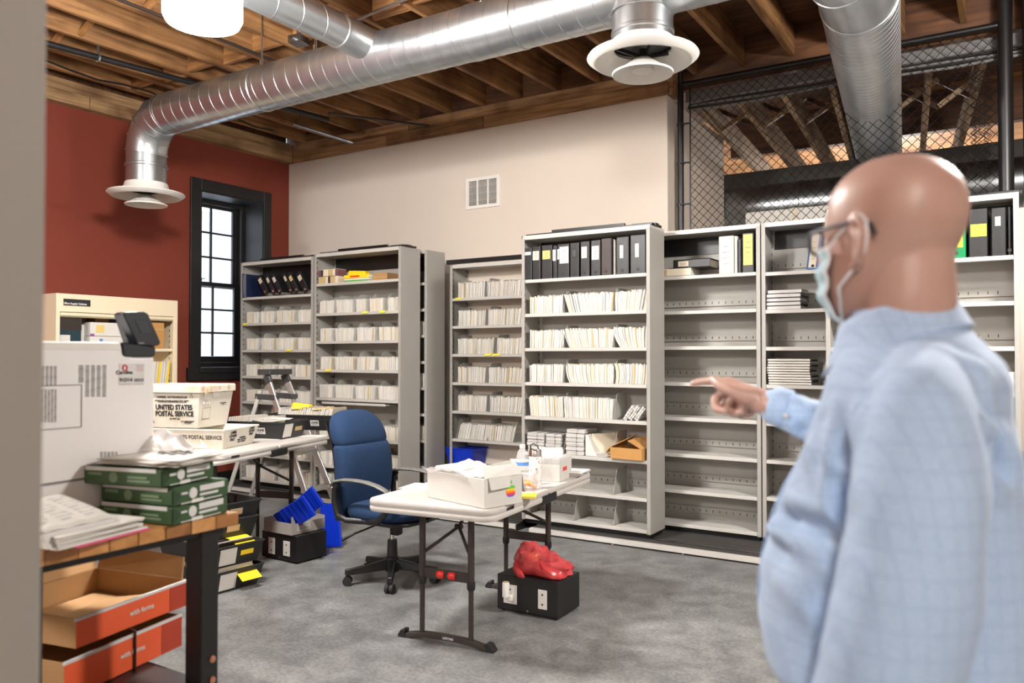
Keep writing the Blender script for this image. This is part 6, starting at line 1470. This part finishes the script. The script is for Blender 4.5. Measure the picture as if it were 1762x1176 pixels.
# ------------------------------------------------------------------ the man (faces along the back wall, right arm pointing)
import numpy as np
MF, ML_ = Vector((-1, -.02, 0)).normalized(), Vector((.02, -1, 0)).normalized()
NB = pD(1560, 560, 1.20); NB.z = 0
man = thing('person', 'bald man in a pale blue shirt with glasses and face mask, pointing', 'person', NB)
def m3(a, b, z): return MF * a + ML_ * b + Vector((0, 0, z))
def mp(px_, py_, D): return pD(px_, py_, D) - NB
HF = Vector((-math.sin(R(57.5)), math.cos(R(57.5)), 0)); HL = Vector((-HF.y, HF.x, 0))
HC = mp(1534, 545, 1.205)                        # under the chin, on the axis of the head
HH = .240
def lerp_tab(tab, t):
    if t <= tab[0][0]: return tab[0][1:]
    n = len(tab)
    for i in range(n - 1):
        if t <= tab[i + 1][0]:
            p0, p1, p2, p3 = tab[max(i - 1, 0)], tab[i], tab[i + 1], tab[min(i + 2, n - 1)]; h = p2[0] - p1[0]; u = (t - p1[0]) / h
            out = []
            for k in range(1, len(p1)):
                m1 = (p2[k] - p0[k]) / max(1e-6, p2[0] - p0[0]) * h; m2 = (p3[k] - p1[k]) / max(1e-6, p3[0] - p1[0]) * h
                out.append((2*u**3 - 3*u*u + 1) * p1[k] + (u**3 - 2*u*u + u) * m1 + (-2*u**3 + 3*u*u) * p2[k] + (u**3 - u*u) * m2)
            return tuple(out)
    return tab[-1][1:]
HEAD = [(-.03, .070, .03, .018), (.02, .088, .0, .044), (.12, .096, -.03, .062), (.25, .099, -.064, .0715), (.38, .097, -.088, .077), (.5, .095, -.103, .0805), (.62, .096, -.110, .083), (.76, .090, -.106, .0795), (.86, .076, -.093, .069), (.93, .055, -.074, .054), (.975, .033, -.052, .036), (1.0, .004, -.022, .010)]
def head_pt(t, ang, off=0):
    f, b, w = lerp_tab(HEAD, t); c, s = math.cos(ang), math.sin(ang); cx_ = (f + b) / 2; h = (f - b) / 2
    x = cx_ + (h + off) * math.copysign(abs(c) ** .92, c); y = (w + off) * math.copysign(abs(s) ** .92, s)
    return HC + HF * x + HL * y + Vector((0, 0, t * HH))
def H(x, y, t): return HC + HF * x + HL * y + Vector((0, 0, t * HH))
def blob(mb, c, r, axes=None, n=16):
    ax = axes or (Vector((1, 0, 0)), Vector((0, 1, 0)), Vector((0, 0, 1))); V = []
    for j in range(n // 2 + 1):
        ph = math.pi * (j + .001) / (n // 2 + .002)
        for i in range(n):
            a = 2 * math.pi * i / n; V.append(Vector(c) + ax[0] * (r[0] * math.sin(ph) * math.cos(a)) + ax[1] * (r[1] * math.sin(ph) * math.sin(a)) + ax[2] * (r[2] * math.cos(ph)))
    k = n // 2; mb.add(V, [(j * n + i, j * n + (i + 1) % n, (j + 1) * n + (i + 1) % n, (j + 1) * n + i) for j in range(k) for i in range(n)] + [tuple(range(n))[::-1], tuple(range(k * n, (k + 1) * n))])
def limb(mb, pts, rs, n=18): 
    # rounded chain with blended radii
    P = [Vector(p) for p in pts]; Q, S_ = [], []
    for i in range(len(P) - 1):
        for k in range(6): u = k / 6; Q.append(P[i].lerp(P[i + 1], u)); S_.append(rs[i] + (rs[i + 1] - rs[i]) * u)
    Q.append(P[-1]); S_.append(rs[-1])
    for _ in range(2): Q = [Q[0]] + [(Q[i - 1] + Q[i] * 2 + Q[i + 1]) / 4 for i in range(1, len(Q) - 1)] + [Q[-1]]
    mb.tube(Q, S_, n); blob(mb, Q[0], (S_[0],) * 3, n=12); blob(mb, Q[-1], (S_[-1],) * 3, n=12)
def merged(name, mb, material, voxel, smooth_it, parent, post=None, factor=.5):
    me = bpy.data.meshes.new('tmp'); me.from_pydata(mb.v, [], mb.f)
    bm = bmesh.new(); bm.from_mesh(me); bmesh.ops.recalc_face_normals(bm, faces=bm.faces); bm.to_mesh(me); bm.free()
    o = bpy.data.objects.new('tmp', me); COL.objects.link(o)
    md = o.modifiers.new('r', 'REMESH'); md.mode = 'VOXEL'; md.voxel_size = voxel
    ms = o.modifiers.new('s', 'SMOOTH'); ms.iterations = smooth_it; ms.factor = factor
    dg = bpy.context.evaluated_depsgraph_get(); res = bpy.data.meshes.new_from_object(o.evaluated_get(dg)); bpy.data.objects.remove(o)
    res.materials.clear(); res.materials.append(MATS[material])
    if post: post(res)
    res.polygons.foreach_set('use_smooth', [True] * len(res.polygons)); res.name = name
    q = bpy.data.objects.new(name, res); COL.objects.link(q); q.parent = parent; return q
body = MB()
V = []; nh, na = 40, 40
for j in range(nh + 1):
    t = -.03 + 1.03 * j / nh
    for i in range(na): V.append(head_pt(t, 2 * math.pi * i / na))
body.add(V, [(j * na + i, j * na + (i + 1) % na, (j + 1) * na + (i + 1) % na, (j + 1) * na + i) for j in range(nh) for i in range(na)] + [tuple(range(na))[::-1], tuple(range(nh * na, (nh + 1) * na))])
# nose, brows, cheeks, chin, ears, nape
limb(body, [H(.092, 0, .53), H(.108, 0, .40), H(.118, 0, .33)], [.010, .012, .015]); blob(body, H(.106, .011, .325), (.012, .010, .009)); blob(body, H(.106, -.011, .325), (.012, .010, .009))
for s in (-1, 1):
    limb(body, [H(.092, s * .014, .575), H(.088, s * .034, .59), H(.070, s * .055, .565)], [.008, .009, .008]); blob(body, H(.070, s * .046, .38), (.022, .018, .022))
    e = [H(-.012, s * .083, .56), H(-.024, s * .092, .53), H(-.030, s * .093, .46), H(-.024, s * .090, .39), H(-.012, s * .084, .33), H(-.003, s * .080, .29)]
    limb(body, [H(.004, s * .079, .50), H(-.002, s * .084, .555), H(-.016, s * .091, .585), H(-.030, s * .096, .55), H(-.034, s * .096, .47), H(-.027, s * .092, .39), H(-.014, s * .085, .32), H(-.002, s * .079, .29)], [.005, .0055, .006, .006, .006, .006, .008, .007], 10)
    limb(body, [H(-.006, s * .080, .54), H(-.018, s * .085, .47), H(-.010, s * .081, .36)], [.009, .011, .008], 10)
limb(body, [H(.094, -.022, .20), H(.100, 0, .205), H(.094, .022, .20)], [.006, .008, .006])
blob(body, H(.078, 0, .03), (.022, .024, .018))
nk = HC + HF * -.030 + Vector((0, 0, .045))
limb(body, [nk + HF * .0 + Vector((0, 0, .055)), nk - Vector((0, 0, .03)), m3(.0, 0, 1.42), m3(-.0, 0, 1.30)], [.060, .064, .066, .08], 24)
# torso, legs (under the clothes)
limb(body, [m3(-.01, .12, 1.345), m3(-.01, -.12, 1.345)], [.06, .06], 20); limb(body, [m3(-.01, 0, 1.32), m3(.01, 0, 1.15), m3(.02, 0, 1.0), m3(.0, 0, .88)], [.11, .14, .15, .14], 24)
for s in (-1, 1):
    limb(body, [m3(0, s * .09, .88), m3(.01, s * .10, .50), m3(-.01, s * .10, .10)], [.095, .062, .045], 18); limb(body, [m3(-.02, s * .10, .05), m3(.10, s * .11, .035), m3(.17, s * .115, .03)], [.040, .036, .026], 12)
SHL, SHR = m3(-.02, .19, 1.325), m3(.0, -.18, 1.33)
ELL, WRL = m3(-.015, .25, 1.06), m3(.085, .235, .82)
limb(body, [SHL, ELL, WRL], [.046, .040, .028]); 
WRR = mp(1326, 697, 1.57); ELR = mp(1468, 752, 1.50)
limb(body, [SHR, ELR, WRR], [.042, .026, .025])
# left hand hanging (below the frame)
def hand(mb, W_, fwd, up, side, curls, spread=(.028, .010, -.009, -.027), thumb=None, sc=1.0):
    """Palm plus five fingers. fwd wrist->knuckles, up = back of hand, side = thumb side."""
    limb(mb, [W_ - fwd * .02, W_ + fwd * .015], [.026, .026])
    kn = []
    for i, sp in enumerate(spread):
        k = W_ + fwd * (.092, .096, .090, .080)[i] * sc + side * sp * sc + up * (.004, .006, .004, -.002)[i]
        kn.append(k); limb(mb, [W_ + side * sp * .55 + fwd * .015, k], [.020, .0125], 12)
    blob(mb, W_ + fwd * .05 - up * .008, (.040, .033, .016), (fwd, side, up))
    for i, (b1, b2, b3) in enumerate(curls):
        L3 = ((.044, .026, .022), (.049, .030, .024), (.045, .028, .023), (.035, .021, .020))[i]; r = (.0095, .0098, .0092, .0082)[i]
        p = kn[i]; pts = [p]; ang = 0
        for ln, bend in zip(L3, (b1, b2, b3)):
            ang += R(bend); d = fwd * math.cos(ang) - up * math.sin(ang) + side * (spread[i] * 1.2); p = p + d.normalized() * ln * sc; pts.append(p)
        limb(mb, pts, [r * 1.12, r * 1.03, r * .95, r * .82], 10)
    tb = thumb or [W_ + side * .022 + fwd * .018, W_ + side * .042 + fwd * .048 - up * .008, W_ + side * .048 + fwd * .078 - up * .012, W_ + side * .044 + fwd * .102 - up * .014]
    limb(mb, tb, [.018, .0135, .0115, .0088], 10)
lf = (WRL - ELL).normalized(); hand(body, WRL + lf * .03, lf, -ML_ * -1, MF, ((20, 30, 20), (25, 35, 20), (28, 38, 20), (30, 40, 20)))
# right hand: index out, the others curled under, thumb on the camera side
W2 = mp(1318, 694, 1.575); tipd = mp(1262, 671, 1.66)
rf_ = (tipd - W2).normalized(); toC = (-rf_.cross(Vector((0, 0, 1)))).normalized()
if toC.dot(_f0) > 0: toC = -toC
upv = (Vector((0, 0, 1)) * .80 - toC * .45); upv = (upv - rf_ * upv.dot(rf_)).normalized(); sidev = (toC * .80 + Vector((0, 0, 1)) * .45); sidev = (sidev - rf_ * sidev.dot(rf_) - upv * sidev.dot(upv)).normalized()
hand(body, W2, rf_, upv, sidev, ((14, 10, 6), (62, 84, 45), (80, 90, 45), (86, 92, 45)),
     thumb=[W2 + sidev * .024 + rf_ * .02 - upv * .006, W2 + sidev * .046 + rf_ * .052 - upv * .013, W2 + sidev * .051 + rf_ * .084 - upv * .012, W2 + sidev * .047 + rf_ * .114 - upv * .006])
BODY = merged('body', body, 'skin', .0042, 3, man)
# eyes
for s in (-1, 1):
    mb = MB(); blob(mb, H(.080, s * .033, .50), (.012, .012, .012)); mb.build('eye', 'paper_white', man, smooth=180)
    mb = MB(); blob(mb, H(.0905, s * .033, .50), (.002, .005, .005), (HF, HL, Vector((0, 0, 1)))); mb.build('iris', 'brown_dark', man, smooth=180)
# ---- shirt: torso and sleeves grown into one cloth surface, then creased
TOR = [(1.500, .002, .072, .074), (1.47, .0, .080, .084), (1.445, -.008, .096, .110), (1.42, -.014, .112, .148), (1.39, -.014, .124, .176), (1.34, -.008, .130, .188), (1.27, .0, .150, .180), (1.20, .008, .177, .178), (1.11, .014, .196, .182), (1.03, .016, .200, .188), (.97, .012, .186, .206), (.93, .006, .165, .195), (.90, .0, .150, .185)]
sh = MB(); V = []; n = 48; k = len(TOR)
for z, a, ha, hb in TOR:
    for i in range(n):
        t = 2 * math.pi * i / n; c, s = math.cos(t), math.sin(t); V.append(m3(a + ha * math.copysign(abs(c) ** .86, c), hb * math.copysign(abs(s) ** .86, s), z))
sh.add(V, [(i * n + j, i * n + (j + 1) % n, (i + 1) * n + (j + 1) % n, (i + 1) * n + j) for i in range(k - 1) for j in range(n)] + [tuple(range(n))[::-1], tuple(range((k - 1) * n, k * n))])
limb(sh, [m3(-.03, .10, 1.395), m3(-.03, .185, 1.35), m3(-.035, .232, 1.26), m3(-.025, .254, 1.15), m3(-.005, .264, 1.05), m3(.045, .256, .93), m3(.08, .24, .855)], [.058, .072, .079, .081, .078, .070, .050], 24)
limb(sh, [m3(-.01, -.10, 1.39), m3(.0, -.185, 1.345), SHR.lerp(ELR, .6), ELR, ELR.lerp(WRR, .5), mp(1334, 699, 1.565)], [.06, .075, .070, .058, .044, .034], 24)
def creases(me):
    nv = len(me.vertices); co = np.empty(nv * 3); me.vertices.foreach_get('co', co); co = co.reshape(-1, 3); no = np.empty(nv * 3); me.vertex_normals.foreach_get('vector', no); no = no.reshape(-1, 3)
    d = np.zeros(nv)
    def fold(p, q, amp, w, both=True):
        p, q = np.array(p), np.array(q); ab = q - p; t = np.clip(((co - p) @ ab) / (ab @ ab), 0, 1); dist = np.linalg.norm(co - (p + t[:, None] * ab), axis=1)
        g = np.sin(np.pi * np.clip(t, .02, .98)) ** .6
        return amp * g * (np.exp(-(dist / w) ** 2) - (.45 * np.exp(-((dist - 1.9 * w) / w) ** 2) if both else 0))
    F = [((1440, 925, 1.08), (1335, 880, 1.2), -.011, .014), ((1450, 990, 1.08), (1320, 900, 1.22), .010, .013), ((1455, 1060, 1.08), (1350, 960, 1.18), -.010, .016), ((1425, 740, 1.16), (1470, 900, 1.06), -.014, .014), ((1450, 700, 1.12), (1440, 860, 1.10), .010, .013),
         ((1500, 680, 1.05), (1470, 780, 1.04), -.010, .012), ((1530, 660, 1.05), (1500, 740, 1.02), .008, .012), ((1700, 740, 1.02), (1716, 850, 1.05), -.016, .012), ((1660, 700, 1.0), (1710, 780, 1.02), .008, .014), ((1640, 690, 1.02), (1560, 670, 1.03), -.004, .010),
         ((1762, 1080, 1.2), (1650, 1020, 1.12), -.014, .018), ((1762, 1130, 1.2), (1640, 1070, 1.12), .010, .016), ((1400, 1100, 1.2), (1330, 1040, 1.25), .008, .016), ((1480, 1150, .98), (1620, 1040, .96), -.006, .018), ((1460, 1060, .97), (1600, 980, .95), .005, .016), ((1470, 900, .98), (1560, 850, .96), -.004, .016),
         ((1640, 620, 1.08), (1720, 700, 1.05), -.006, .014), ((1600, 600, 1.08), (1690, 650, 1.05), .005, .012), ((1395, 690, 1.53), (1372, 760, 1.5), -.0035, .010), ((1408, 700, 1.53), (1400, 770, 1.5), .006, .010), ((1365, 685, 1.54), (1385, 740, 1.5), -.003, .008), ((1500, 930, .97), (1480, 1170, .97), -.006, .02), ((1640, 850, .97), (1600, 1170, .97), .006, .02)]
    for a, b, am, w in F: d += 2.5 * fold(mp(*a), mp(*b), am, w)
    nz = np.array([mnoise.noise(Vector((c[0] * 7, c[1] * 7, c[2] * 4))) + .5 * mnoise.noise(Vector((c[0] * 16, c[1] * 16, c[2] * 7))) for c in co]); d += .0045 * nz
    zc_ = np.clip((1.46 - co[:, 2]) / .06, 0, 1); d *= zc_
    co = co + no * d[:, None]; me.vertices.foreach_set('co', co.ravel()); me.update()
SHIRT = merged('shirt', sh, 'shirt_cloth', .0068, 3, man, creases)
# cuff, collar, placket, buttons
mb = MB(); ca_, cb_2 = mp(1325, 696, 1.567), mp(1358, 706, 1.55); mb.tube([ca_, ca_.lerp(cb_2, .1), ca_.lerp(cb_2, .9), cb_2], [.0345, .0375, .0395, .037], 28); cf = mb.build('cuff', 'shirt_cloth', SHIRT, smooth=50)
mb = MB(); blob(mb, mp(1352, 716, 1.51), (.005, .005, .005)); mb.build('button', 'paper_white', SHIRT, smooth=180)
def collar_pt(u, v):
    a = R(-168 + 336 * u)                        # around the neck from one front point to the other, back in the middle
    back = (1 + math.cos(a)) / 2                  # 1 at the nape
    r = .066 + .012 * v + .020 * v * v + .010 * (1 - back)
    zt = 1.478 + .048 * back ** .8; drop = .054 + .030 * (1 - back) ** 3
    if v < .3: z = zt - .036 * (1 - v / .3); r = .066 + .004 * v / .3 + .010 * (1 - back)
    else: z = zt - drop * ((v - .3) / .7) ** 1.1
    ctr = m3(.010, 0, 0)
    return ctr + MF * (-math.cos(a) * r) + ML_ * (math.sin(a) * r * 1.02) + Vector((0, 0, z))
mb = MB(); mb.grid(collar_pt, 56, 14); mb.build('collar', 'shirt_cloth', SHIRT, smooth=180, solid=.003)
mb = MB(); blob(mb, Vector(collar_pt(.955, .93)) + ML_ * .003, (.0055, .003, .0055), (MF, ML_, Vector((0, 0, 1)))); blob(mb, m3(.128, .01, 1.33), (.004, .005, .005)); mb.build('button', 'paper_white', SHIRT, smooth=180)
mb = MB()
def plac(u, v):
    z = 1.43 - .50 * v; a, ha = lerp_tab([(-q[0], q[1], q[2]) for q in TOR], -z)[:2]; return m3(a + ha + .004 - .006 * abs(u - .5), -.016 + .032 * u, z)
mb.grid(plac, 3, 30); mb.build('placket', 'shirt_cloth', SHIRT, smooth=180, solid=.003)
# belt and trousers
tr_ = MB(); V = []; T2_ = [(.945, .002, .158, .188), (.90, .0, .155, .188), (.84, -.005, .15, .185), (.78, -.005, .14, .18)]; n = 36
for z, a, ha, hb in T2_:
    for i in range(n): t = 2 * math.pi * i / n; V.append(m3(a + ha * math.cos(t), hb * math.sin(t), z))
tr_.add(V, [(i * n + j, i * n + (j + 1) % n, (i + 1) * n + (j + 1) % n, (i + 1) * n + j) for i in range(3) for j in range(n)] + [tuple(range(n))[::-1], tuple(range(3 * n, 4 * n))])
for s in (-1, 1): limb(tr_, [m3(0, s * .092, .82), m3(.012, s * .10, .50), m3(-.008, s * .10, .08)], [.098, .078, .068], 20)
merged('trousers', tr_, 'trouser', .012, 3, man)
mb = MB(); V = []; n = 40
for z in (.905, .945):
    for r_ in (.0, .006) if z < .91 else (.006, .0):
        for i in range(n): t = 2 * math.pi * i / n; V.append(m3(.002 + (.166 + r_) * math.cos(t), (.197 + r_) * math.sin(t), z))
mb.add(V, [(i * n + j, i * n + (j + 1) % n, (i + 1) * n + (j + 1) % n, (i + 1) * n + j) for i in range(3) for j in range(n)]); mb.build('belt', 'black_plastic', man, smooth=50)
for s in (-1, 1):
    mb = MB(); limb(mb, [m3(-.035, s * .10, .045), m3(.06, s * .107, .045), m3(.175, s * .115, .035)], [.045, .046, .036], 14); mb.v = [(x, y, max(z, 0)) for x, y, z in mb.v]; mb.build('shoe', 'black_plastic', man, smooth=60)
# face mask
mk = thing_part('face_mask', man)
def mask_pt(u, v):
    a = R(-68 + 136 * u); t = -.045 + .475 * v; p = head_pt(max(t, -.03), a, .009 + .003 * math.sin(v * 20))
    edge = abs(u - .5) * 2
    c = math.cos(a); nose = .018 * max(0, 1 - (abs(u - .5) * 5)) * (v if v < .8 else 4 * (1 - v) + .0) + .010 * (1 - edge) * math.sin(math.pi * v)
    return p + HF * nose + (Vector((0, 0, -.004)) if t < -.02 else Vector((0, 0, 0)))
mb = MB(); mb.grid(mask_pt, 28, 16); mb.build('cloth', 'mask_blue', mk, smooth=180, solid=.002)
mb = MB()
for v in (0, 1): mb.tube([Vector(mask_pt(i / 20, v)) for i in range(21)], .0022, 6)
for u in (0, 1): mb.tube([Vector(mask_pt(u, i / 10)) for i in range(11)], .0028, 6)
mb.build('edge_band', 'mask_white', mk, smooth=60)
for s, u in ((1, 1), (-1, 0)):
    mb = MB(); a, b = Vector(mask_pt(u, .97)), Vector(mask_pt(u, .05))
    mb.tube([a, H(.03, s * .079, .50), H(.0, s * .082, .57), H(-.022, s * .088, .60), H(-.036, s * .092, .55), H(-.038, s * .093, .47), H(-.030, s * .089, .38), H(-.01, s * .083, .30), H(.03, s * .075, .18), b], .0022, 6); mb.build('ear_loop', 'mask_white', mk, smooth=60)
# glasses
gl = thing_part('glasses', man)
for s in (-1, 1):
    c = H(.108, s * .034, .505); ux = (HL * s * .96 - HF * .22).normalized(); pts = []
    for i in range(20): a = 2 * math.pi * i / 20; pts.append(c + ux * (.027 * math.copysign(abs(math.cos(a)) ** .6, math.cos(a))) + Vector((0, 0, .019 * math.copysign(abs(math.sin(a)) ** .6, math.sin(a)))))
    mb = MB(); mb.tube(pts, .0028, 6, closed=True); mb.build('rim', 'black_plastic', gl, smooth=60)
    mb = MB(); mb.add(pts, [tuple(range(20))]); mb.build('lens', 'clear_plastic', gl, solid=.0012)
    mb = MB(); mb.tube([c + ux * .028 + Vector((0, 0, .010)), H(.088, s * .072, .55), H(.05, s * .083, .555), H(.0, s * .087, .565), H(-.022, s * .090, .585), H(-.040, s * .088, .53), H(-.046, s * .085, .47)], [.0032, .0034, .0030, .0030, .0030, .003, .0028], 8); mb.build('temple', 'black_plastic', gl, smooth=60)
mb = MB(); mb.tube([H(.110, -.008, .52), H(.114, 0, .53), H(.110, .008, .52)], .0026, 6); mb.build('bridge', 'black_plastic', gl, smooth=60)
